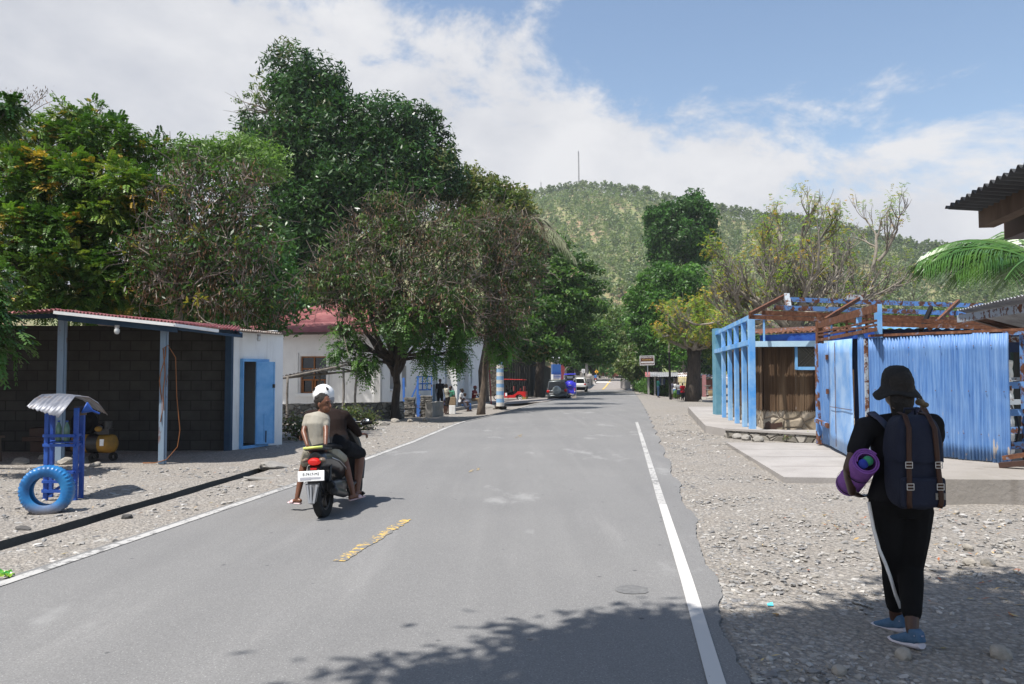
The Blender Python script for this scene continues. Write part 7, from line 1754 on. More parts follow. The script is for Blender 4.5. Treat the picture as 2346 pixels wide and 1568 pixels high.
    remeshed('skirt' if skirt else 'trousers', mb, vox, bot, o, 4)
    hc = haircol or MA['hair']; f = V(face).normalized(); r = f.cross(V((0,0,1))).normalized(); M = Matrix((r, f, r.cross(f))).transposed(); q = lambda x, y, z: J['head'] + M @ V((x, y, z)) * hs
    if hair:
        mb = MB(); mb.ell(q(0, -.022, .042), (.085*hs, .094*hs, .086*hs), 14, 10, M); mb.ell(q(0, -.05, -.005), (.076*hs, .06*hs, .07*hs), 12, 8, M)
        if hair == 'curly':
            rs = random.Random(3)
            for _ in range(60):
                t_ = rs.uniform(0, 6.28); z_ = rs.uniform(-.1, 1); k = math.sqrt(max(0, 1 - z_*z_)); x, y = .084*k*math.cos(t_), -.022+.092*k*math.sin(t_)
                if y > .045 and z_ < .55: continue
                mb.ell(q(x, y, .042 + .084*z_), (.013,)*3, 6, 4)
        if hair == 'bun': mb.ell(q(0, -.12, .05), (.05, .045, .05), 10, 8)
        if hair == 'long': mb.tube([q(0, -.06, .03), q(-.02, -.075, -.08), q(-.03, -.07, -.17)], [.08, .078, .05], 12, True, [.04, .04, .025], tuple(r))
        remeshed('hair', mb, max(.006, vox * .6), hc, o, 2)
    if faceparts:
        mb = MB()
        for e in (-1, 1): mb.ell(q(e * .03, .083, .010), (.013, .007, .006), 8, 6, M)
        mb.build('eyes', MA['eye'], o); mb = MB()
        for e in (-1, 1): mb.tube([q(e * .014, .090, .030), q(e * .030, .091, .034), q(e * .046, .082, .029)], .004, 5)
        mb.build('eyebrows', hc, o)
    if hat == 'cap':
        mb = MB(); mb.ell(q(0, -.01, .055), (.094, .105, .08), 14, 10, M); mb.tube([q(0, .06, .05), q(0, .16, .035)], [.07, .05], 10, True, [.01, .006], tuple(r)); remeshed('cap', mb, .01, MA['cap'], o, 2)
    if shoes or sandals:
        for k in 'lr':
            a, t_ = J['a'+k], J['t'+k]; fv = (t_ - a); fz = fv.z; fv = V((fv.x, fv.y, 0)).normalized(); mb = MB(); h = a - fv * .06 - V((0,0,.07)); sd = fv.cross(V((0,0,1))); tt = t_ + fv * .025 - V((0,0,.012))
            if sandals: h = h - V((0,0,.0)); mb.tube([h - V((0,0,.014)), h.lerp(tt, .4) - V((0,0,.012)), h.lerp(tt, .8) - V((0,0,.006)), tt - V((0,0,.004))], [.035, .038, .05, .035], 12, True, [.012]*4, sd); ob = mb.build('sandal', sandals, o, smooth='auto'); mb = MB(); m_ = h.lerp(tt, .62) + V((0,0,.022)); mb.tube([m_ - sd * .052 - V((0,0,.028)), m_ - sd * .04 + V((0,0,.002)), m_ + V((0,0,.014)), m_ + sd * .04 + V((0,0,.002)), m_ + sd * .052 - V((0,0,.028))], [.03]*5, 8, True, [.007]*5, tuple(fv)); mb.build('strap', sandals, ob, smooth=True)
            else: mb.tube([h, h.lerp(tt, .4), h.lerp(tt, .8), tt], [.04, .045, .052, .034], 12, True, [.045, .045, .03, .02], sd); mb.build('shoe', shoes, o, smooth=True)
    return o
MA['hair'] = simple('black_hair', (.012, .010, .009), (.022, .018, .016), 40, .7, .8, 120)
MA['eye'] = flat('dark_eye', (.02, .014, .012), .15); MA['cap'] = flat('dark_red_cap', (.13, .02, .02), .9)
SK1 = simple('deep_brown_skin', (.060, .028, .018), (.048, .022, .014), 8, .42, .1, 60, spec=.45); SK2 = simple('brown_skin', (.155, .064, .034), (.125, .05, .027), 8, .42, .1, 60, spec=.45)
def cl_m(n, c, c2=None): return simple(n, c, c2 or tuple(x * .72 for x in c), 5, .92, 1.0, 8, spec=.15, stretch=(1, 1, .6), detail=3)
def stand(arms='down', w=.1, lean=0.0, step=0.0):
    J = dict(pelvis=(0, lean*.4, .95), chest=(0, lean*.1, 1.28), neck=(0, 0, 1.47), head=(0, .01, 1.60), sl=(-.185, 0, 1.40), sr=(.185, 0, 1.40), hl=(-.09, lean*.4, .92), hr=(.09, lean*.4, .92), kl=(-w, .03+step, .50), kr=(w, .03-step*.6, .50), al=(-w, step, .085), ar=(w, -step, .085), tl=(-w-.02, .14+step, .03), tr=(w+.02, .14-step, .03))
    J.update({'down': dict(el=(-.23, -.02, 1.13), er=(.23, -.02, 1.13), wl=(-.24, .05, .89), wr=(.24, .05, .89)), 'cross': dict(el=(-.24, .08, 1.15), er=(.24, .08, 1.15), wl=(.06, .22, 1.20), wr=(-.06, .24, 1.16)), 'back': dict(el=(-.25, -.08, 1.14), er=(.25, -.08, 1.14), wl=(-.04, -.17, .97), wr=(.06, -.18, .99)), 'hold': dict(el=(-.24, .02, 1.13), er=(.24, .02, 1.13), wl=(-.08, .25, 1.12), wr=(.08, .25, 1.12)), 'face': dict(el=(-.22, .05, 1.13), er=(.24, .14, 1.16), wl=(-.2, .15, .92), wr=(.07, .17, 1.42))}[arms]); return J
def sit(arms='lap', sp=.1, z=.45):
    J = dict(pelvis=(0, 0, z+.08), chest=(0, .04, z+.42), neck=(0, .07, z+.60), head=(0, .10, z+.73), sl=(-.18, .05, z+.53), sr=(.18, .05, z+.53), hl=(-.09, .02, z+.07), hr=(.09, .02, z+.07), kl=(-sp-.04, .42, z+.09), kr=(sp+.04, .42, z+.09), al=(-sp-.03, .44, .085), ar=(sp+.03, .44, .085), tl=(-sp-.04, .58, .03), tr=(sp+.04, .58, .03))
    J.update({'lap': dict(el=(-.24, .06, z+.28), er=(.24, .06, z+.28), wl=(-.1, .28, z+.2), wr=(.1, .28, z+.2)), 'point': dict(el=(-.24, .1, z+.3), er=(.25, .18, z+.35), wl=(-.1, .3, z+.2), wr=(.2, .42, z+.38))}[arms]); return J

# ---------------- the walking woman with the backpack
WX0, WY0 = 2.392, 4.85; kW = WY0 / 1825
def w_(px, py, y=0.0):
    p = P(px, py, WY0 + y); return Vector((p.x - WX0, y, p.z))
Jw = dict(pelvis=w_(2063, 1140, .0), chest=w_(2066, 1020, -.0), neck=w_(2066, 945, .0), head=w_(2055, 893, .03), sl=w_(1983, 982, .0), sr=w_(2136, 974, .0),
          el=w_(1947, 1072, -.05), wl=w_(1952, 1128, .08), er=w_(2146, 1020, .06), wr=w_(2116, 940, .22),
          hl=w_(2030, 1165, .0), hr=w_(2098, 1165, .0), kl=w_(2049, 1298, .10), kr=w_(2086, 1300, .03), al=w_(2052, 1418, .16), ar=w_(2090, 1446, -.16), tl=w_(2041, 1447, .33), tr=w_(2083, 1474, .01))
BLK = cl_m('black_jersey', (.009, .009, .010), (.014, .014, .016)); BLK2 = cl_m('black_knit_trousers', (.006, .006, .0065), (.010, .010, .011))
wo = person('woman in black T-shirt and trousers walking away along the gravel in a floppy black hat', (WX0, WY0, 0), 0, Jw, SK1, BLK, BLK2, hair='long', vox=.0095, fem=True, sleeve=.42, pant=.86, bulk=1.04, face=(-.15, 1, 0), faceparts=False, feet=False, hands={'l': (Vector((.75, .5, -.35)), Vector((.3, .2, 1)), .5), 'r': (Vector((-.1, .25, 1)), Vector((-.8, .4, 0)), .9)})
mb = MB(); hc = w_(2055, 878, .03)
pr = [(.001, .098), (.04, .095), (.072, .078), (.090, .048), (.097, .010), (.099, -.020), (.112, -.040), (.135, -.060), (.150, -.078), (.147, -.082), (.130, -.066), (.098, -.030), (.085, .03), (.05, .07), (.001, .085)]
pr = [(r_ * (.93 if r_ < .105 else .86), z_ * 1.08 + .004) for r_, z_ in pr]; mb.lathe(pr, 36, (0,0,0)); vs = []
for v in mb.v:
    v = Vector(v); r_ = math.hypot(v.x, v.y); a_ = math.atan2(v.y, v.x)
    if r_ > .093: v.z += (r_ - .093) * (.42 * math.sin(a_ * 3 + .8) + .2 * math.sin(a_ * 5)); v.x += .012 * math.cos(a_) ; 
    vs.append(v + hc)
mb.v = vs; mb.build('hat', simple('black_straw', (.012, .012, .013), (.02, .02, .021), 90, .85, .6, 140), wo, smooth=True)
# side stripe
mb = MB(); sp = [w_(1989, 1150, -.02), w_(2000, 1210, -.01), w_(2013, 1258, .0), w_(2027, 1290, .02), w_(2038, 1320, .03), w_(2050, 1360, .05), w_(2062, 1392, .07)]
sp = [p + Vector((-.002, -.012, 0)) for p in sp]
mb.tube(sp, [.0055]*7, 6, True, [.011]*7, (0, 1, 0)); mb.build('side_stripe', MA['white'], wo, smooth=True)
def shoe(o, a, hd, s=1.0):
    """trainer: pale sole and heel block, blue upper"""
    M = Matrix.Rotation(hd, 3, 'Z') @ Matrix.Rotation(R(-10), 3, 'X'); a = Vector(a); q = lambda x, y, z: a + M @ Vector((x * s, y * s, z * s)); xd = tuple(M @ Vector((1, 0, 0)))
    mb = MB(); mb.tube([q(0, -.062, -.066), q(0, -.045, -.068), q(0, .05, -.070), q(0, .13, -.062), q(0, .185, -.050)], [.026, .038, .038, .045, .026], 16, True, [.018, .021, .018, .016, .010], xd); mb.build('sole', flat('off_white_sole', (.52, .50, .56), .6), o, smooth='auto')
    mb = MB(); mb.tube([q(0, -.052, .01), q(0, -.050, -.05)], [.030, .036], 14, True, [.026, .03], xd); mb.tube([q(0, -.045, -.045), q(0, .0, -.03), q(0, .07, -.042), q(0, .13, -.048), q(0, .17, -.046)], [.034, .037, .040, .040, .022], 16, True, [.03, .045, .034, .022, .012], xd); mb.tube([q(0, -.02, -.02), q(0, -.02, .022)], [.036, .034], 14, True, [.044, .040], xd)
    remeshed('shoe_upper', mb, .007, simple('blue_mesh_shoe', (.045, .105, .19), (.07, .13, .22), 30, .85, .4, 120), o, 2)
    mb = MB(); mb.tube([q(-.032, -.045, -.012), q(0, -.083, -.012), q(.032, -.045, -.012)], .0045, 5); mb.build('heel_band', flat('grey_lilac_band', (.35, .34, .45), .6), o, smooth=True)
shoe(wo, w_(2090, 1449, -.16), R(16)); shoe(wo, w_(2053, 1416, .16), R(24))
mb = MB(); mb.tube([w_(2044, 934, -.065), w_(2056, 941, -.07), w_(2068, 942, -.07), w_(2080, 938, -.065)], .004, 5); mb.build('neck_cord', MA['wood'], wo)
mb = MB(); mb.ell(w_(2108, 922, .1), (.028, .03, .022)); mb.ell(w_(2118, 928, .1), (.026, .025, .018)); tag(mb.build('camera_pouch', simple('tan_cloth_bundle', (.18, .14, .09), (.10, .08, .05), 30, .9)), 'small tan cloth bundle held up by the walking woman beside her cheek', 'pouch').location += Vector((WX0, WY0, 0))
# backpack
bc = w_(2091, 1062, -.22); o = thing('backpack', 'large navy backpack with two brown buckled straps on the back of the walking woman', 'backpack', (WX0 + bc.x, WY0 + bc.y, bc.z))
NV = simple('navy_canvas', (.009, .012, .027), (.013, .017, .034), 9, .85, .3, 60); LT = simple('brown_leather', (.050, .020, .011), (.035, .015, .009), 20, .6, .3, 60)
hx = .132; hz = .255; mb = MB(); N_r = 28
for z_, sx, sy in ((-hz, .62, .6), (-hz + .02, .86, .86), (-hz + .07, .98, 1.0), (-.05, 1.02, 1.08), (.10, .98, 1.02), (.18, .92, .95), (.235, .80, .8), (.262, .55, .5)):
    ring = []
    for k in range(N_r):
        t_ = 2 * math.pi * k / N_r; c_, s_ = math.cos(t_), math.sin(t_); e = .42
        ring.append(((abs(c_) ** e) * math.copysign(1, c_) * hx * sx + .006 * math.sin(z_ * 40 + k), (abs(s_) ** e) * math.copysign(1, s_) * .105 * sy, z_ + .008 * math.sin(k * 1.1)))
    mb.v += ring
for j in range(7):
    for k in range(N_r): mb.f.append([j*N_r+k, j*N_r+(k+1)%N_r, (j+1)*N_r+(k+1)%N_r, (j+1)*N_r+k])
mb.f += [list(reversed(range(N_r))), [7*N_r+k for k in range(N_r)]]; mb.mi = [0] * len(mb.f)
bag = mb.build('bag_body', NV, o, smooth=True); m_ = bag.modifiers.new('s', 'SUBSURF'); m_.levels = 1; m_.render_levels = 2
mb = MB()
for z_, sx, sy in ((.02, 1.07, 1.14), (.10, 1.06, 1.12), (.18, 1.0, 1.05), (.245, .88, .88), (.282, .60, .55)):
    for k in range(N_r):
        t_ = 2 * math.pi * k / N_r; c_, s_ = math.cos(t_), math.sin(t_); e = .45; zz_ = z_ + (.05 if (s_ > .3 and z_ < .05) else 0)
        mb.v.append(((abs(c_) ** e) * math.copysign(1, c_) * hx * sx, (abs(s_) ** e) * math.copysign(1, s_) * .107 * sy - .002, zz_ + .006 * math.sin(k * 1.7)))
for j in range(4):
    for k in range(N_r): mb.f.append([j*N_r+k, j*N_r+(k+1)%N_r, (j+1)*N_r+(k+1)%N_r, (j+1)*N_r+k])
mb.f.append([4*N_r+k for k in range(N_r)]); mb.mi = [0] * len(mb.f)
fl_ = mb.build('flap', NV, o, smooth=True); m_ = fl_.modifiers.new('s', 'SUBSURF'); m_.levels = 1; m_.render_levels = 2
mb = MB(); mb.tube([(-.14, -.108, -.05), (-.145, -.128, -.12), (-.13, -.12, -.235)], [.02]*3, 4); mb = MB(); mb.box((0, -.112, -.15), (.25, .045, .17)); pk = mb.build('front_pocket', NV, o, bevel=.02)
for sx in (-1, 1):
    mb = MB(); x0_ = sx * .078 - .004; pth = [(x0_ - sx * .02, .02, .292), (x0_ - sx * .012, -.062, .283), (x0_ - sx * .006, -.120, .21), (x0_, -.128, .08), (x0_ + sx * .004, -.132, -.02), (x0_ + sx * .008, -.142, -.1), (x0_ + sx * .012, -.143, -.20), (x0_ + sx * .006, -.135, -.235)]
    mb.tube(pth, [.0155]*8, 6, True, [.004]*8, (1, 0, 0)); st = mb.build('strap', LT, o, smooth=True)
    for z_, y_ in ((.005, -.136), (-.115, -.148)):
        mb = MB(); c_ = Vector((x0_ + sx * .006, y_, z_))
        for a_, b_ in (((-.019, 0, -.017), (.019, 0, -.017)), ((.019, 0, -.017), (.019, 0, .017)), ((.019, 0, .017), (-.019, 0, .017)), ((-.019, 0, .017), (-.019, 0, -.017)), ((-.019, 0, 0), (.019, 0, 0))): mb.tube([c_ + Vector(a_), c_ + Vector(b_)], .0024, 5)
        mb.build('buckle', MA['chrome'], st)
mb = MB(); mb.box((.085, -.137, -.170), (.055, .004, .036)); q = mb.build('patch', flat('grey_label', (.22, .21, .19), .8), o); mb = MB(); mb.tube([(.068, -.1395, -.166), (.075, -.1395, -.172), (.083, -.1395, -.166), (.092, -.1395, -.172), (.101, -.1395, -.167)], .002, 4); mb.build('patch_mark', MA['matt_black'], q)
for a_, b_, c_, e_ in (((2040, 985), (2018, 962), (1996, 950), (2016, 992)), ((2078, 985), (2088, 958), (2098, 940), (2112, 960))):
    mb = MB(); pts = [w_(*a_, -.13) - bc, w_(*b_, -.10) - bc, w_(*c_, .0) - bc + Vector((0, 0, .012)), w_(*e_, .13) - bc]; mb.tube(pts, [.026]*4, 8, True, [.007]*4, (1, .15, 0)); mb.build('shoulder_strap', simple('blue_webbing', (.03, .045, .08), (.04, .03, .05), 6, .8), o, smooth=True)
mb = MB(); mb.tube([(-.035, .03, .27), (-.03, .02, .315), (.03, .02, .315), (.035, .03, .27)], .008, 6); mb.build('haul_loop', NV, o, smooth=True)
# rolled mat
e0 = w_(1985, 1058, -.16); e1 = w_(1944, 1112, .20); ax = (e1 - e0); L = ax.length; axn = ax.normalized()
o = thing('rolled_mat', 'rolled purple foam mat carried under the left arm of the walking woman', 'mat', (WX0 + e0.x, WY0 + e0.y, e0.z)); rot = axn.to_track_quat('Z', 'Y').to_matrix(); PU = simple('purple_foam', (.24, .09, .36), (.20, .07, .31), 30, .8, .6, 160)
mb = MB(); sp_ = []; turns = 2.4
for k in range(70):
    t_ = k / 69; a_ = t_ * turns * 2 * math.pi; r_ = .047 + (.075 - .047) * t_; sp_.append((a_, r_))
V = []; F = []
for z_ in (0, L * .98):
    for a_, r_ in sp_:
        for dr in (0, .0085): V.append(tuple(rot @ Vector(((r_ + dr) * math.cos(a_), (r_ + dr) * math.sin(a_), z_))))
n = len(sp_)
for k in range(n - 1):
    a_, b_, c_, d_ = 2*k, 2*k+1, 2*k+3, 2*k+2; F += [(a_, d_, c_, b_), (a_+2*n, b_+2*n, c_+2*n, d_+2*n), (b_, c_, c_+2*n, b_+2*n), (a_, a_+2*n, d_+2*n, d_)]
mb.add(V, F); mb.build('mat_roll', PU, o, smooth='auto')
for f_ in (.32, .86): mb = MB(); mb.lathe([(.085, L * f_ - .006), (.0862, L * f_), (.085, L * f_ + .006)], 28, (0,0,0), rot); mb.build('elastic_band', MA['matt_black'], o, smooth=True)
for c_, m_, rr in (((-.012, .008, .01), flat('green_cloth', (.04, .26, .13), .8), (.030, .034, .03)), ((.018, -.012, .008), flat('royal_blue_cloth', (.02, .04, .32), .8), (.028, .032, .03))):
    mb = MB(); mb.ell(rot @ Vector(c_), rr, 12, 8); q = mb.build('cloth', m_, o, smooth=True)

# ---------------- two riders on the scooter
RT = G(741, 1188); SD = RT.y
SROT = Euler((0, R(-3.5), R(-5)), 'XYZ'); SM = Matrix.Translation(RT) @ SROT.to_matrix().to_4x4(); SI = SM.inverted()
def S(zx, zy, yl):
    return SI @ P((850 + zx / 3.135) / 1.3777, (1180 + zy / 3.135) / 1.3777, SD + yl)
Jb = dict(pelvis=S(490, 742, .22), chest=S(475, 500, .24), neck=S(505, 378, .28), head=S(537, 300, .30), sl=S(385, 440, .26), sr=S(552, 440, .28), el=S(338, 575, .14), er=S(562, 575, .14), wl=S(378, 712, .02), wr=S(556, 708, .02),
          hl=S(405, 768, .26), hr=S(592, 762, .28), kl=S(345, 890, .50), kr=S(745, 850, .60), al=S(275, 1228, .40), ar=S(828, 1192, .52), tl=S(205, 1262, .44), tr=S(925, 1205, .60))
def rel(J, o): return {k: Vector(v) - o for k, v in J.items()}
khaki = cl_m('beige_cotton', (.33, .31, .265), (.26, .24, .2)); kh2 = cl_m('pale_khaki_cotton', (.33, .31, .25), (.25, .23, .18))
# child proportions: the figure is scaled about its own root at the seat
def scaled(J, s): return {k: Vector(v) / s for k, v in J.items()}
bo_s = .80; root_b = SM @ S(490, 742, .22); base_b = S(490, 742, .22)
Jb2 = {k: (Vector(v) - base_b) / bo_s for k, v in Jb.items()}
boy = person('boy in beige shirt and shorts riding pillion and looking back over his right shoulder', SM @ base_b, 0, Jb2, SK2, khaki, kh2, hair='curly', vox=.010, sleeve=.40, pant=.44, face=(.93, -.36, -.04), rot=SROT, s=bo_s, bulk=1.0, hs=1.22,
             hands={'l': (Vector((.35, -.1, -.6)), Vector((.3, .9, -.2)), 1.4), 'r': (Vector((-.1, -.1, -.6)), Vector((-.3, .9, -.2)), 1.4)}, sandals=flat('pale_pink_sandal', (.62, .46, .48), .6))
Jd = dict(pelvis=S(650, 690, .60), chest=S(610, 500, .68), neck=S(560, 350, .76), head=S(540, 228, .80), sl=S(395, 420, .74), sr=S(745, 420, .74), el=S(360, 560, .86), er=S(838, 530, .88), wl=S(330, 620, 1.02), wr=S(890, 600, 1.02),
          hl=S(560, 720, .66), hr=S(740, 730, .66), kl=S(500, 800, 1.05), kr=S(900, 790, 1.00), al=S(560, 1150, .92), ar=S(868, 1150, .86), tl=S(540, 1170, 1.06), tr=S(915, 1172, 1.0))
base_d = S(650, 690, .60); dr_ = person('scooter driver in dark brown long sleeved top and black shorts under a white helmet', SM @ base_d, 0, {k: Vector(v) - base_d for k, v in Jd.items()}, SK2, cl_m('dark_brown_top', (.022, .014, .012), (.015, .010, .009)), cl_m('black_shorts', (.012, .013, .016)), hair='short', vox=.012, sleeve=1, pant=.52, face=(0, 1, 0), rot=SROT, bulk=1.08,
                          hands={'l': (Vector((-.3, .6, 0)), Vector((0, .3, -1)), 1.3), 'r': (Vector((.5, .5, 0)), Vector((0, .3, -1)), 1.3)}, sandals=MA['matt_black'], faceparts=False)
hcn = S(538, 222, .80) - base_d; mb = MB(); mb.ell(hcn + Vector((0, -.005, .02)), (.130, .142, .128), 28, 18); hm_ = mb.build('helmet', MA['white'], dr_, smooth=True)
mb = MB(); mb.lathe([(.126, -.02), (.129, -.03), (.120, -.085), (.100, -.095)], 28, hcn + Vector((0, -.002, 0))); mb.build('helmet_rim', flat('grey_rim', (.30, .30, .32), .5), hm_, smooth=True)
for sx in (-1, 1): mb = MB(); mb.tube([hcn + Vector((sx * .070, -.098, .107)), hcn + Vector((sx * .088, -.098, .070))], [.006, .020], 6, True, [.006, .012]); mb.build('vent', MA['matt_black'], hm_)

# ---------------- people by the house and the market, placed by their feet
def at(px_f, py_f, py_head, J, **k):
    """root at the feet; size from the height in the picture at that distance"""
    g = G(px_f, py_f) if k.get('d') is None else P(px_f, py_f, k['d']); k.pop('d', None); H = zat(py_head, g.y) - g.z; nom = k.pop('nom', 1.73); s = max(.55, min(1.12, H / nom)); lab = k.pop('label'); rz = k.pop('rz', 0)
    return person(lab, (g.x + k.pop('dx', 0), g.y, g.z + k.pop('dz', 0)), rz, J, k.pop('skin', SK1), k.pop('top'), k.pop('bot'), s=s, vox=.02, **k)
T = {n: cl_m(n, c) for n, c in dict(cream=(.42, .40, .33), green=(.07, .24, .16), white=(.60, .60, .60), red=(.52, .012, .03), navy=(.02, .03, .07), denim=(.035, .07, .14), teal=(.012, .085, .075), grey=(.30, .31, .33), plum=(.16, .025, .03), dark=(.02, .018, .018), blue=(.05, .14, .38), check=(.10, .11, .15), floral=(.10, .10, .14), khaki=(.18, .13, .08)).items()}
at(1022, 950, 879, stand('cross', .09, .25), label='man in cream shirt and dark shorts leaning with crossed arms against the low rendered wall', rz=R(-60), top=T['cream'], bot=T['dark'], sleeve=.42, pant=.55, sandals=MA['matt_black'])
at(1008, 940, 868, stand('down'), label='person in black half hidden behind the porch column, behind the leaning man', rz=R(200), top=T['dark'], bot=T['dark'], pant=.9, d=47)
at(1034, 947, 884, sit('lap', .12, .62), label='person in green shirt sitting behind the cardboard box with back to the road', rz=R(150), top=T['green'], bot=T['navy'], hair='bun', nom=1.47, fem=True, skirt=1.5)
at(1055, 943, 890, sit('lap', .1, .45), label='woman in white top and checked skirt sitting on the porch step', rz=R(-100), top=T['white'], bot=T['check'], nom=1.30, fem=True, skirt=1.7, hair='bun')
at(1062, 942, 900, sit('lap', .1, .35), label='small child sitting close beside the woman in the checked skirt', rz=R(-110), top=T['grey'], bot=T['blue'], nom=1.20)
at(1085, 938, 883, sit('point', .15, .50), label='man in dark red cap and shirt sitting on the porch step with one arm out', rz=R(-115), top=T['plum'], bot=T['khaki'], nom=1.38, hat='cap', pant=.75)
at(1508, 911, 866, stand('hold', .06), label='person in teal jacket and jeans standing alone left of the tall thin pole', rz=R(-80), top=T['teal'], bot=T['denim'], sleeve=1, shoes=MA['black'])
at(1539, 915, 873, stand('hold', .09), label='person in dark floral top and grey shorts standing beside the tall thin pole', rz=R(-60), top=T['floral'], bot=T['grey'], pant=.45)
at(1545, 914, 874, stand('down', .08), label='woman in white blouse and blue skirt partly hidden behind the group', rz=R(150), top=T['white'], bot=T['blue'], skirt=.9, fem=True, hair='bun', d=75)
at(1555, 916, 876, stand('hold', .08), label='person in pale shirt and navy skirt facing the one in red', rz=R(160), top=T['grey'], bot=T['navy'], skirt=.9, fem=True, hair='bun')
at(1564, 918, 878, stand('back', .08), label='person in bright red tunic with hands clasped behind, seen from the back', rz=R(5), top=T['red'], bot=T['dark'], toph=.16, pant=.95, bulk=1.15)
at(1479, 896, 862, sit('lap', .1, .75), label='person in dark clothes sitting on the end wall of the bridge', rz=R(60), top=T['dark'], bot=T['dark'], nom=1.6)
g = G(1036, 948); o = thing('white_pedestal', 'white plastered block under the cardboard box', 'block', g); k = g.y / 1825; mb = MB(); mb.box((g.x - .0, g.y + .1, g.z + .2), (14 * k, .35, .46)); mb.build('block', MA['white_wall2'], o, world=True, bevel=.02)
mb = MB(); mb.box((g.x, g.y + .1, g.z + .44 + 9 * k), (15 * k, .33, 18 * k)); tag(mb.build('cardboard_box', flat('cardboard', (.26, .19, .12), .9), bevel=.01), 'brown cardboard box standing on the white block in front of the green shirted person', 'box')
# ============================================================= vehicles
def wheel(par, c, r, w, axis='X', rim=None, spokes=5, nm='wheel'):
    rot = Matrix.Rotation(R(90), 3, 'Y'); mb = MB()
    mb.lathe([(r * .66, -w * .4), (r * .9, -w / 2), (r * .98, -w * .36), (r, 0), (r * .98, w * .36), (r * .9, w / 2), (r * .66, w * .4), (r * .62, 0), (r * .66, -w * .4)], 32, c, rot); t = mb.build(nm, MA['rubber'], par, smooth='auto')
    mb = MB(); mb.lathe([(r * .66, -w * .36), (r * .58, -w * .3), (r * .58, w * .3), (r * .66, w * .36)], 24, c, rot); mb.lathe([(.001, -w * .3), (r * .17, -w * .3), (r * .17, w * .3), (.001, w * .3)], 12, c, rot); c = Vector(c)
    for k in range(spokes):
        a = 2 * math.pi * k / spokes; d = Vector((0, math.cos(a), math.sin(a))); mb.bar(c + d * r * .12, c + d * r * .6, w * .35, r * .16, (1, 0, 0))
    mb.build('rim', rim or MA['chrome'], t); return t
# ---------------- scooter (x right, y forward, origin at the rear tyre contact)
o = thing('scooter', 'black scooter with red tail light carrying a helmeted driver and a boy', 'scooter', RT, rot=SROT); BK = simple('glossy_black_shell', (.016, .016, .018), (.022, .022, .024), 5, .28, .05, 30, spec=.5, coat=.4)
wheel(o, (0, .02, .262), .262, .095, rim=MA['black']); wheel(o, (0, 1.25, .262), .262, .085, rim=MA['black'])
mb = MB(); X = (1, 0, 0)
mb.tube([(0, -.17, .66), (0, -.10, .66), (0, .10, .63), (0, .40, .56), (0, .62, .46)], [.085, .105, .115, .115, .11], 16, True, [.10, .11, .115, .12, .14], X)
mb.tube([(0, .55, .36), (0, .75, .27), (0, 1.0, .29)], [.13, .16, .15], 12, True, [.09, .05, .05], X)
remeshed('body_shell', mb, .012, BK, o, 5)
mb = MB(); mb.tube([(0, 1.0, .30), (0, 1.08, .5), (0, 1.05, .75), (0, 1.02, .92)], [.20, .21, .17, .12], 16, True, [.05, .07, .06, .07], X); remeshed('leg_shield', mb, .014, BK, o, 4)
mb = MB(); mb.tube([(0, -.20, .775), (0, -.05, .785), (0, .25, .775), (0, .42, .745), (0, .65, .73)], [.085, .112, .12, .12, .08], 16, True, [.022, .04, .045, .045, .03], X); remeshed('seat', mb, .012, MA['matt_black'], o, 4)
mb = MB(); mb.tube([(-.12, .02, .77), (-.11, -.16, .78), (-.075, -.215, .785), (.075, -.215, .785), (.11, -.16, .78), (.12, .02, .77)], .014, 8); mb.build('grab_rail', MA['black'], o, smooth=True)
mb = MB(); mb.tube([(-.105, -.235, .80), (.105, -.225, .808)], .014, 8); mb.build('lime_tape', simple('lime_tape', (.62, .70, .22), (.50, .52, .12), 12, .5), o, smooth=True)
tl_ = MB(); tl_.tube([(0, -.255, .645), (0, -.20, .65)], [.056, .075], 14, True, [.030, .045], X); lm = tl_.build('tail_light', None if False else MA['redlamp'], o, smooth=True, bevel=.006)
glow = bpy.data.materials.new('lit_red_lamp'); glow.use_nodes = True; b_ = glow.node_tree.nodes['Principled BSDF']; b_.inputs['Base Color'].default_value = (.35, .006, .006, 1); b_.inputs['Emission Color'].default_value = (1, .03, .02, 1); b_.inputs['Emission Strength'].default_value = .22; lm.data.materials[0] = glow
for sx in (-1, 1): mb = MB(); mb.ell((sx * .098, -.215, .668), (.040, .05, .024), 12, 8, Matrix.Rotation(R(18) * sx, 3, 'Y')); mb.build('indicator', simple('clear_smoked_lens', (.10, .09, .085), (.22, .15, .10), 20, .2), o, smooth=True)
mb = MB(); mb.box((0, -.235, .575), (.07, .03, .022)); mb.build('reflector', MA['redlamp'], o)
mb = MB(); mb.tube([(0, -.20, .60), (0, -.255, .50), (0, -.285, .42)], [.08, .075, .06], 10, True, [.03, .015, .012], X); mb.build('plate_bracket', MA['black'], o, smooth=True)
PR = Matrix.Rotation(R(-10), 3, 'X') @ Matrix.Identity(3); pc = Vector((-.015, -.292, .505)); mb = MB(); mb.box(pc, (.295, .008, .112), PR); pl_ = mb.build('number_plate', MA['white'], o, bevel=.004)
for dz, sz, tx, sx_ in ((.018, .040, 'E-7417-M2', 1.05),): text(tx, sz, MA['matt_black'], pl_, pc + PR @ Vector((0, -.0055, dz)), (R(80), 0, 0), ext=.0006, sx=sx_)
mb = MB(); mb.box(pc + PR @ Vector((-.06, -.0055, -.026)), (.12, .003, .028), PR); mb.box(pc + PR @ Vector((.055, -.0055, -.024)), (.105, .002, .020), PR); mb.build('plate_strip', flat('grey_plate_strip', (.38, .38, .42), .5), pl_)
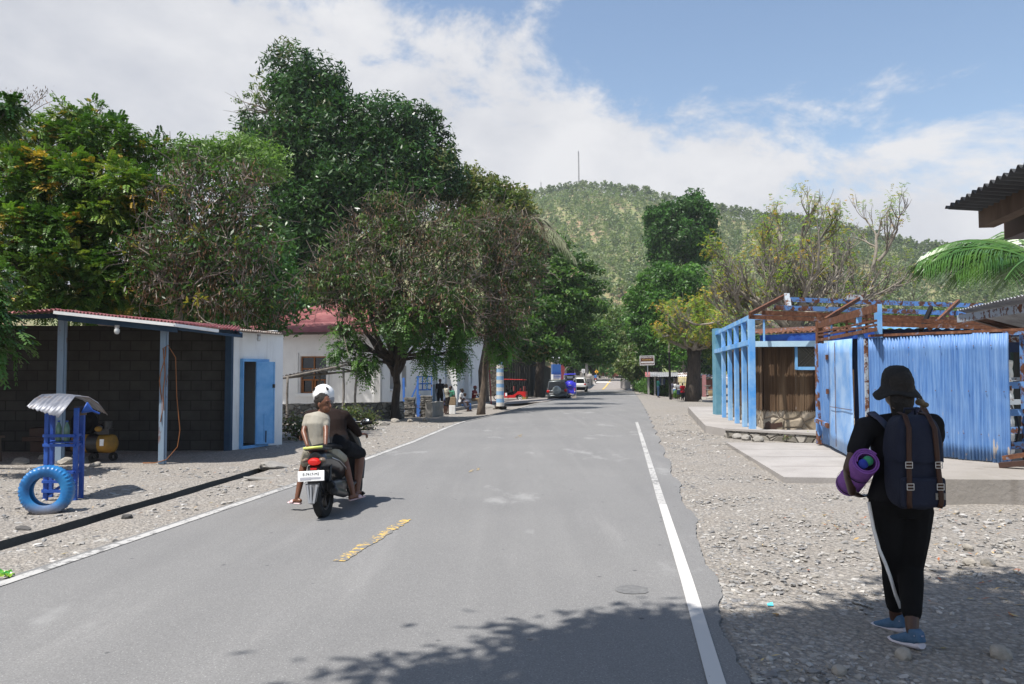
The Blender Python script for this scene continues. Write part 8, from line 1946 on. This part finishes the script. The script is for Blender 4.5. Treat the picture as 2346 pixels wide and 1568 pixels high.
for x0_, x1_, w_t, w_b in ((-.062, -.042, .016, .012), (-.024, -.022, .014, .010), (.045, .004, .018, .012)):
    mb = MB(); mb.bar((x0_ + .002, -.300, .41), (x1_, -.315, .215), w_t + .006, .007, (0, 1, 0)); mb.build('mudguard_rib', MA['chrome'], o, bevel=.002)
mb = MB(); mb.prism([(-.082, -.29, .425), (.072, -.285, .425), (.035, -.305, .235), (-.005, -.310, .20), (-.058, -.305, .215)], (0, .008, 0)); mb.build('mudguard', flat('grey_mudguard', (.16, .16, .165), .4), o)
mb = MB(); mb.tube([(.11, -.02, .34), (.12, .2, .32), (.11, .42, .30)], [.055, .06, .05], 12, True, [.075, .085, .07], X); mb.tube([(.15, -.05, .30), (.15, .30, .22), (.12, .55, .18)], [.045, .045, .02], 12); remeshed('exhaust', mb, .01, MA['black'], o, 3)
mb = MB(); mb.tube([(-.09, -.03, .28), (-.10, .25, .26), (-.10, .48, .26)], [.05, .055, .045], 12, True, [.085, .095, .08], X); remeshed('engine_case', mb, .012, flat('dark_engine', (.035, .035, .037), .5), o, 3)
mb = MB(); mb.tube([(-.07, .0, .33), (-.13, -.04, .26), (-.15, -.05, .32)], .008, 5); mb.bar((-.1, .35, .15), (-.2, .25, .2), .02, .02); mb.build('kick_lever', MA['black'], o, smooth=True)
for sx in (-1, 1): mb = MB(); mb.tube([(sx * .075, .02, .30), (sx * .09, .08, .60)], [.018, .016], 8); mb.build('shock_absorber', MA['black'], o)
mb = MB(); mb.tube([(.118, .05, .66), (.122, .30, .60), (.122, .52, .50), (.115, .62, .40)], .006, 5); mb.build('side_trim', MA['chrome'], o, smooth=True)
mb = MB(); mb.tube([(-.33, .98, .985), (-.15, 1.02, 1.0), (0, 1.03, 1.0), (.15, 1.02, 1.0), (.33, .98, .985)], .013, 8); mb.tube([(0, 1.03, 1.0), (0, 1.16, .5), (0, 1.24, .27)], [.03, .03, .02], 8); hb_ = mb.build('handlebar', MA['black'], o, smooth=True)
for sx in (-1, 1): mb = MB(); mb.tube([(sx * .22, .985, .99), (sx * .34, .975, .985)], .019, 8); mb.build('grip', MA['matt_black'], hb_, smooth=True)
mb = MB(); mb.ell((0, 1.05, 1.0), (.13, .10, .075), 14, 10); mb.build('headlamp_cowl', BK, o, smooth=True)
mb = MB(); mb.tube([(0, 1.04, .50), (0, 1.25, .54), (0, 1.45, .42)], [.05, .06, .045], 10, True, [.02, .025, .015], X); mb.build('front_fender', BK, o, smooth=True)
for sx, zx, zy in ((1, 948, 478), (-1, 300, 470)):
    c_ = S(zx, zy, 1.0) if sx > 0 else Vector((-.42, 1.0, 1.14)); mb = MB(); mb.tube([(sx * .2, 1.0, 1.0), ((c_.x + sx * .2) / 2 + .03 * sx, 1.0, 1.04), (c_.x, 1.01, c_.z)], .006, 6); st = mb.build('mirror_stalk', MA['black'], o, smooth=True)
    mb = MB(); mb.ell(c_, (.064, .012, .042), 16, 10, Matrix.Rotation(R(-20) * sx, 3, 'Y')); mb.build('mirror_shell', MA['black'], st, smooth=True)
    mb = MB(); mb.ell(c_ - Vector((0, .016, -.004)), (.060, .006, .039), 16, 10, Matrix.Rotation(R(-20) * sx, 3, 'Y') @ Matrix.Rotation(R(-36), 3, 'X')); t = MT('mirror_glass'); mb.build('mirror_glass', t.fin((.75, .8, .85), .06, 1.0, .5), st, smooth=True)

# ---------------- red tuk-tuk, side on, facing left (local y forward)
g = G(1190, 918.5); D_ = g.y; L = 2.65; o = thing('red_tricycle', 'open sided red three wheeled taxi with passengers, parked side on by the dark fence', 'tricycle', (P(1172, 900, D_).x, D_ + .5, g.z + .02), R(80))
# local: y forward (left in the picture), x right (away from the viewer is -x after rotation)
RD = MA['red']; mb = MB(); mb.prism([(-.5, -1.25, 1.70), (.5, -1.25, 1.70), (.5, 1.05, 1.74), (-.5, 1.05, 1.74)], (0, 0, .07)); mb.build('roof', RD, o, bevel=.04)
mb = MB(); mb.box((0, -.1, 1.64), (.98, 2.2, .05)); mb.build('roof_lining', MA['matt_black'], o)
for x_ in (-.46, .46):
    for y_ in (-1.16, -.35, .30, .92): mb = MB(); mb.tube([(x_, y_, .55), (x_, y_ - .02, 1.15), (x_ * .98, y_ - (.12 if y_ < .9 else -.0), 1.68)], .022, 6); mb.build('pillar', MA['matt_black'], o)
for x_ in (-.48, .48):
    mb = MB(); sx = 1 if x_ > 0 else -1
    mb.prism([(x_, -1.24, .32), (x_, -1.24, .74), (x_, -.62, .76), (x_, -.45, .60), (x_, -.2, .45), (x_, .25, .42), (x_, .45, .62), (x_, .62, .64), (x_, .62, .22), (x_, -.38, .22), (x_, -.45, .40), (x_, -.62, .50), (x_, -.85, .50), (x_, -1.0, .38), (x_, -1.03, .30)], (-.04 * sx, 0, 0)); mb.build('side_panel', RD, o, bevel=.01)
mb = MB(); mb.box((0, -1.25, .52), (.94, .05, .46)); mb.build('rear_panel', RD, o, bevel=.02)
mb = MB(); mb.box((0, 1.0, .72), (.66, .10, .72)); mb.build('front_apron', RD, o, bevel=.03)
mb = MB(); mb.box((0, -.3, .32), (.9, 1.8, .06)); mb.build('floor', MA['matt_black'], o)
for y_ in (-.95, -.05): mb = MB(); mb.box((0, y_ + .15, .66), (.84, .42, .12)); mb.build('seat_cushion', MA['matt_black'], o, bevel=.03)
for y_, x_ in ((-1.1, -.28), (-1.1, .02), (-1.1, .3), (-.25, 0)): mb = MB(); mb.box((x_, y_, .98), (.24 if y_ < -1 else .8, .08, .42)); mb.build('backrest', flat('dull_red_seat', (.30, .07, .06), .7), o, bevel=.03)
for c_ in ((-.42, -.80, .24), (.42, -.80, .24), (0, 1.32, .26)): wheel(o, c_, .245, .10, rim=MA['white'])
mb = MB(); mb.tube([(0, 1.32, .26), (0, 1.15, .75), (0, 1.02, 1.12)], .03, 8); mb.tube([(-.3, .95, 1.1), (.3, .95, 1.1)], .018, 6); mb.tube([(-.0, 1.1, .55), (0, 1.36, .56), (0, 1.58, .40)], [.06, .08, .06], 8, True, [.02]*3, X); mb.build('front_fork', MA['black'], o, smooth=True)
mb = MB(); mb.box((0, 1.06, 1.38), (.8, .02, .5)); mb.build('windscreen', MA['glass'], o)
for x_ in (-.36, .36):
    for z_, m_ in ((.60, 'redlamp'), (.51, 'amber'), (.42, 'clearlens')): mb = MB(); mb.ell((x_, -1.285, z_), (.05, .025, .045), 10, 8); mb.build('rear_lamp', MA[m_], o, smooth=True)
t = MT('painted_board'); v = t.coord(); f_ = t.noise(v, 6, 4); MA['board'] = t.fin(t.ramp(f_, [(.35, (.05, .22, .08)), (.45, (.30, .25, .05)), (.58, (.28, .10, .03)), (.7, (.45, .08, .14))]), .7)
mb = MB(); mb.box((0, -1.32, .16), (.98, .02, .30)); mb.box((-.48, -1.15, .16), (.02, .34, .30)); mb.build('mud_board', MA['board'], o)
for x_ in (-.505,): mb = MB(); mb.box((x_ * -1.0, .38, .50), (.004, .16, .26)); mb.box((x_, .38, .50), (.004, .16, .26)); mb.build('white_sticker', MA['white'], o)
def in_red(xl_, yl_, zl_): return (Matrix.Translation(o.location) @ Matrix.Rotation(R(80), 4, 'Z')) @ Vector((xl_, yl_, zl_))
pr_ = in_red(-.2, -.85, .16); pf = in_red(0, .35, .12); pm = in_red(.15, -.0, .14)
person('passenger in dark red top on the rear seat of the red three wheeled taxi', pr_, R(80), sit('lap', .06, .50), SK1, T['plum'], T['dark'], s=.78, vox=.022, faceparts=False)
person('driver in black at the handlebar of the red three wheeled taxi', pf, R(80), sit('point', .1, .52), SK1, T['dark'], T['dark'], s=.80, vox=.022, faceparts=False)
person('passenger in green top on the middle seat of the red three wheeled taxi', pm, R(80), sit('lap', .06, .46), SK1, T['green'], T['navy'], s=.72, vox=.022, faceparts=False, hair='bun')

# ---------------- blue tuk-tuk, seen from behind
g = G(1306, 913); D_ = g.y; k = D_ / 1825; o = thing('blue_tricycle', 'violet blue three wheeled taxi seen from behind, driving away beside the parked cars', 'tricycle', (P(1306, 913, D_).x, D_, g.z + .02), R(-4)); W_ = 29 * k; IN = MA['indigo']; hh = 55 * k; q_ = lambda z_: z_ * hh
mb = MB(); mb.prism([(-W_/2, 0, q_(.20)), (W_/2, 0, q_(.20)), (W_/2, 0, q_(.62)), (W_*.34, 0, q_(.66)), (W_*.2, 0, q_(.72)), (-W_*.2, 0, q_(.72)), (-W_*.34, 0, q_(.66)), (-W_/2, 0, q_(.62))], (0, .55, 0)); mb.build('rear_body', IN, o, bevel=.05)
mb = MB(); mb.lathe([(.001, -.10), (.12, -.10), (.17, -.085), (.20, -.06), (.235, -.06), (.27, 0)], 26, (0, 0, q_(.54)), Matrix.Rotation(R(-90), 3, 'X')); mb.v = [(x, -abs(y), z) for x, y, z in mb.v]; mb.build('wheel_cover', IN, o, smooth='auto')
mb = MB(); mb.ell((0, -.112, q_(.53)), (.11, .006, .035), 14, 6); mb.build('badge', MA['chrome'], o, smooth=True)
for x_ in (-.40, .40):
    mb = MB(); mb.box((x_ * W_ * .98, -.02, q_(.46)), (.12, .04, .02)); mb.build('trim', MA['chrome'], o)
    for z_, m_ in ((.38, 'redlamp'), (.32, 'amber'), (.26, 'clearlens')): mb = MB(); mb.ell((x_ * W_ * .93, -.03, q_(z_)), (.055, .03, .05), 10, 8); mb.build('rear_lamp', MA[m_], o, smooth=True)
mb = MB(); mb.prism([(-W_*.48, -.12, q_(.955)), (W_*.46, -.12, q_(.975)), (W_*.46, 1.9, q_(.99)), (-W_*.48, 1.9, q_(.98))], (0, 0, .07)); mb.build('roof', IN, o, bevel=.04)
mb = MB(); mb.box((0, .02, q_(.865)), (W_ * .42, .03, q_(.085))); bx = mb.build('sign_board', MA['white'], o); text('E-2174', .085, MA['matt_black'], bx, (0, -.002, q_(.865)), (R(90), 0, 0))
for z_ in (.90, .84, .79, .75): mb = MB(); mb.tube([(-W_*.47, 0, q_(z_)), (-W_*.30, -.02, q_(z_)), (-W_*.24, 0, q_(z_ - .03 if z_ < .85 else z_))], .011, 5); mb.tube([(W_*.47, 0, q_(z_)), (W_*.30, -.02, q_(z_)), (W_*.24, 0, q_(z_ - .03 if z_ < .85 else z_))], .011, 5); mb.build('guard_rail', MA['chrome'], o, smooth=True)
for x_ in (-.49, .49):
    mb = MB(); mb.tube([(x_ * W_, 0, q_(.14)), (x_ * W_, 0, q_(.95))], .018, 6); mb.tube([(x_ * W_, .9, q_(.3)), (x_ * W_, .9, q_(.96))], .02, 6); mb.tube([(x_ * W_, 1.8, q_(.3)), (x_ * W_ * .9, 1.7, q_(.96))], .02, 6); mb.build('pillar', MA['chrome'], o)
mb = MB(); mb.tube([(-W_*.5, -.05, q_(.155)), (-W_*.3, -.1, q_(.165)), (-W_*.15, -.1, q_(.14)), (W_*.15, -.1, q_(.14)), (W_*.3, -.1, q_(.165)), (W_*.5, -.05, q_(.155))], .02, 6); mb.build('bumper', MA['chrome'], o, smooth=True)
mb = MB(); mb.box((0, -.1, q_(.175)), (.20, .02, .07)); mb.build('number_plate', MA['yellow'], o)
for x_ in (-.31, .31): mb = MB(); mb.box((x_ * W_, -.06, q_(.065)), (W_ * .36, .02, q_(.12))); mb.build('mudflap', simple('pale_mudflap', (.42, .36, .30), (.33, .28, .24), 8, .8), o)
for c_ in ((-.36, .35, .23), (.36, .35, .23), (0, 1.9, .23)): wheel(o, c_, .23, .11)
mb = MB(); mb.box((0, .9, q_(.22)), (W_ * .9, 1.8, .1)); mb.box((-W_*.46, .9, q_(.33)), (.03, 1.5, .35)); mb.box((W_*.46, .9, q_(.33)), (.03, 1.5, .35)); mb.build('side_panel', IN, o)
mb = MB(); mb.box((-.515 * W_, .12, q_(.47)), (.015, .16, .5)); mb.build('orange_side_lettering', MA['amber'], o)
mb = MB(); mb.box((0, 1.2, q_(.8)), (W_ * .8, .03, .5)); mb.build('windscreen', MA['glass'], o)

# ---------------- cars
def shell(mb, prof):
    n = len(prof); L_ = [(-w, y, z) for y, z, w in prof]; R_ = [(w, y, z) for y, z, w in prof]
    mb.add(L_ + R_, [tuple(range(n)), tuple(reversed(range(n, 2*n)))] + [(i, i+n, (i+1)%n+n, (i+1)%n) for i in range(n)])
def suv(label, loc, rz, paint, L, W, H, spare=False, scale=1.0, tilt=0, lower=None):
    o = thing('parked_car', label, 'car', loc, rot=(0, tilt, rz), scale=scale, group=None); w = W / 2; mb = MB()
    shell(mb, [(0, .42, w*.96), (0, .95, w), (.12, 1.02, w), (L*.72, 1.02, w), (L*.98, .88, w*.9), (L, .45, w*.88), (L*.9, .28, w*.9), (.1, .28, w*.94)]); mb.build('body', paint, o, bevel=.07, smooth='auto')
    mb = MB(); shell(mb, [(.05, .98, w*.93), (.28, H-.04, w*.76), (L*.5, H, w*.76), (L*.68, 1.0, w*.9)]); mb.build('cabin', paint, o, bevel=.05, smooth='auto')
    mb = MB(); mb.prism([(-w*.82, .07, 1.04), (w*.82, .07, 1.04), (w*.68, .245, H-.14), (-w*.68, .245, H-.14)], (0, -.012, 0)); mb.build('rear_window', MA['glass'], o, bevel=.01)
    for sx in (-1, 1):
        mb = MB(); mb.prism([(sx*w*.925, .25, 1.06), (sx*w*.925, L*.6, 1.06), (sx*w*.79, L*.49, H-.12), (sx*w*.79, .36, H-.12)], (sx*.014, 0, 0)); mb.build('side_window', MA['glass'], o)
        mb = MB(); mb.ell((sx*w*.84, .01, .90), (w*.15, .05, .07 if not spare else .12), 12, 8); mb.build('tail_light', MA['redlamp'], o, smooth=True)
        mb = MB(); mb.ell((sx*(w+.10), L*.6, 1.08), (.10, .05, .07), 10, 8); mb.build('wing_mirror', MA['black'], o, smooth=True)
        for y_ in (L*.18, L*.80): wheel(o, (sx*(w-.11), y_, .33), .33, .21, rim=MA['chrome'])
        mb = MB(); mb.tube([(sx*w*.68, .4, H+.05), (sx*w*.68, L*.5, H+.05)], .02, 6); mb.build('roof_rail', MA['chrome'], o)
    mb = MB(); mb.tube([(-w*.92, 0, .52), (-w*.6, -.07, .52), (w*.6, -.07, .52), (w*.92, 0, .52)], [.10]*4, 8, True, [.07]*4, (0,0,1)); mb.build('bumper', lower or paint, o, smooth=True)
    mb = MB(); mb.box((0, .02, .36), (W*.86, .1, .22)); mb.build('underbody', MA['matt_black'], o)
    if spare:
        mb = MB(); mb.lathe([(.001, -.20), (.12, -.20), (.30, -.17), (.345, -.12), (.35, 0), (.33, .02)], 28, (0, .02, .94), Matrix.Rotation(R(90), 3, 'X')); mb.v = [(x, -abs(y - .02) + .0, z) for x, y, z in mb.v]; mb.build('spare_wheel_cover', MA['chrome_dark'], o, smooth='auto')
        mb = MB(); mb.box((-w*.55, -.01, .72), (.36, .02, .12)); mb.build('number_plate', flat('grey_plate', (.30, .30, .30), .5), o)
    else: mb = MB(); mb.box((0, -.005, .78), (.4, .02, .11)); mb.build('number_plate', MA['white'], o)
    return o
MA['chrome_dark'] = flat('silver_cover', (.28, .31, .31), .25, .5, .5)
g = P(1277, 910, 62); suv('dark silver off road car with a spare wheel on its back, parked by the fence', (g.x, 61.5, -.58), R(-7), MA['silver'], 3.9, 1.62, 1.74, True, tilt=R(-4), lower=MA['silver'])
g = G(1320, 900); suv('white compact car with dark lower bumper, parked beyond the blue three wheeled taxi', (P(1324.5, 900, 88).x, 88, -.40), R(-8), MA['white'], 4.3, 1.78, 1.64, lower=MA['matt_black'])
# blue truck far behind the fence
o = thing('blue_truck', 'blue sided truck with a barred tailgate standing behind the dark parked car', 'truck', P(1275, 860, 108)); d = 108; x0_, x1_ = P(1266, 850, d).x, P(1285, 850, d).x
mb = MB(); mb.box(((x0_+x1_)/2, d+2, (zat(858, d)+zat(835, d))/2), (x1_-x0_, 4, zat(835, d)-zat(858, d))); mb.build('cargo_box', flat('blue_tarpaulin', (.02, .09, .30), .7), o, world=True)
mb = MB()
for f_ in np.linspace(0, 1, 8): mb.bar((x0_+(x1_-x0_)*f_, d-.1, zat(868, d)), (x0_+(x1_-x0_)*f_, d-.1, zat(853, d)), .07, .07, (1,0,0))
for z_ in (853, 858, 863): mb.bar((x0_, d-.1, zat(z_, d)), (x1_, d-.1, zat(z_, d)), .07, .07)
mb.build('tailgate', MA['blue_deep'], o, world=True)
for sx in (.15, .85): wheel(o, (x0_+(x1_-x0_)*sx - o.location.x, .5, .35 - o.location.z - .4), .42, .25)
mb = MB(); mb.box((P(1264.5, 850, d-1).x, d-1, zat(864, d)), (.35, .3, .7)); mb.build('side_lamp', MA['white'], o, world=True)
# distant motorcyclist
g = P(1364.5, 875.5, 132); z_ = float(terr(g.x, 132)) + .04; o = thing('motorcycle', 'small distant motorcycle on the bridge road', 'motorcycle', (g.x, 132, z_), R(-5))
wheel(o, (0, 0, .3), .3, .12, rim=MA['black']); wheel(o, (0, 1.25, .3), .3, .1, rim=MA['black']); mb = MB(); mb.tube([(0, -.15, .75), (0, .3, .72), (0, .7, .65), (0, 1.0, .9)], [.12, .16, .14, .1], 10, True, [.1, .12, .15, .1], X); mb.build('body', MA['red'], o, smooth=True)
mb = MB(); mb.tube([(-.33, .95, 1.0), (.33, .95, 1.0)], .02, 6); mb.tube([(0, .95, 1.0), (0, 1.25, .3)], .03, 6); mb.build('handlebar', MA['black'], o); mb = MB(); mb.box((0, -.25, .55), (.2, .02, .14)); mb.build('number_plate', MA['white'], o)
Jm = dict(pelvis=(0, .25, .90), chest=(0, .32, 1.22), neck=(0, .36, 1.40), head=(0, .38, 1.53), sl=(-.19, .34, 1.33), sr=(.19, .34, 1.33), el=(-.28, .5, 1.1), er=(.28, .5, 1.1), wl=(-.30, .85, 1.02), wr=(.30, .85, 1.02), hl=(-.1, .3, .86), hr=(.1, .3, .86), kl=(-.2, .7, .75), kr=(.2, .7, .75), al=(-.2, .55, .35), ar=(.2, .55, .35), tl=(-.22, .72, .3), tr=(.22, .72, .3))
person('rider in pale blue shirt on the distant motorcycle', (g.x, 132, z_), R(-5), Jm, SK1, T['blue'], T['dark'], vox=.03, faceparts=False)
# ============================================================= air
hz = bpy.data.materials.new('thin_haze'); hz.use_nodes = True; ht = hz.node_tree; ht.nodes.clear()
ho = ht.nodes.new('ShaderNodeOutputMaterial'); hv = ht.nodes.new('ShaderNodeVolumePrincipled'); hv.inputs['Color'].default_value = (.86, .92, 1, 1); hv.inputs['Density'].default_value = .0003; hv.inputs['Anisotropy'].default_value = .2
ht.links.new(hv.outputs[0], ho.inputs['Volume'])
mb = MB(); mb.box((0, 400, 76), (5000, 3400, 156)); q = mb.build('haze', hz); tag(q, kind='stuff')
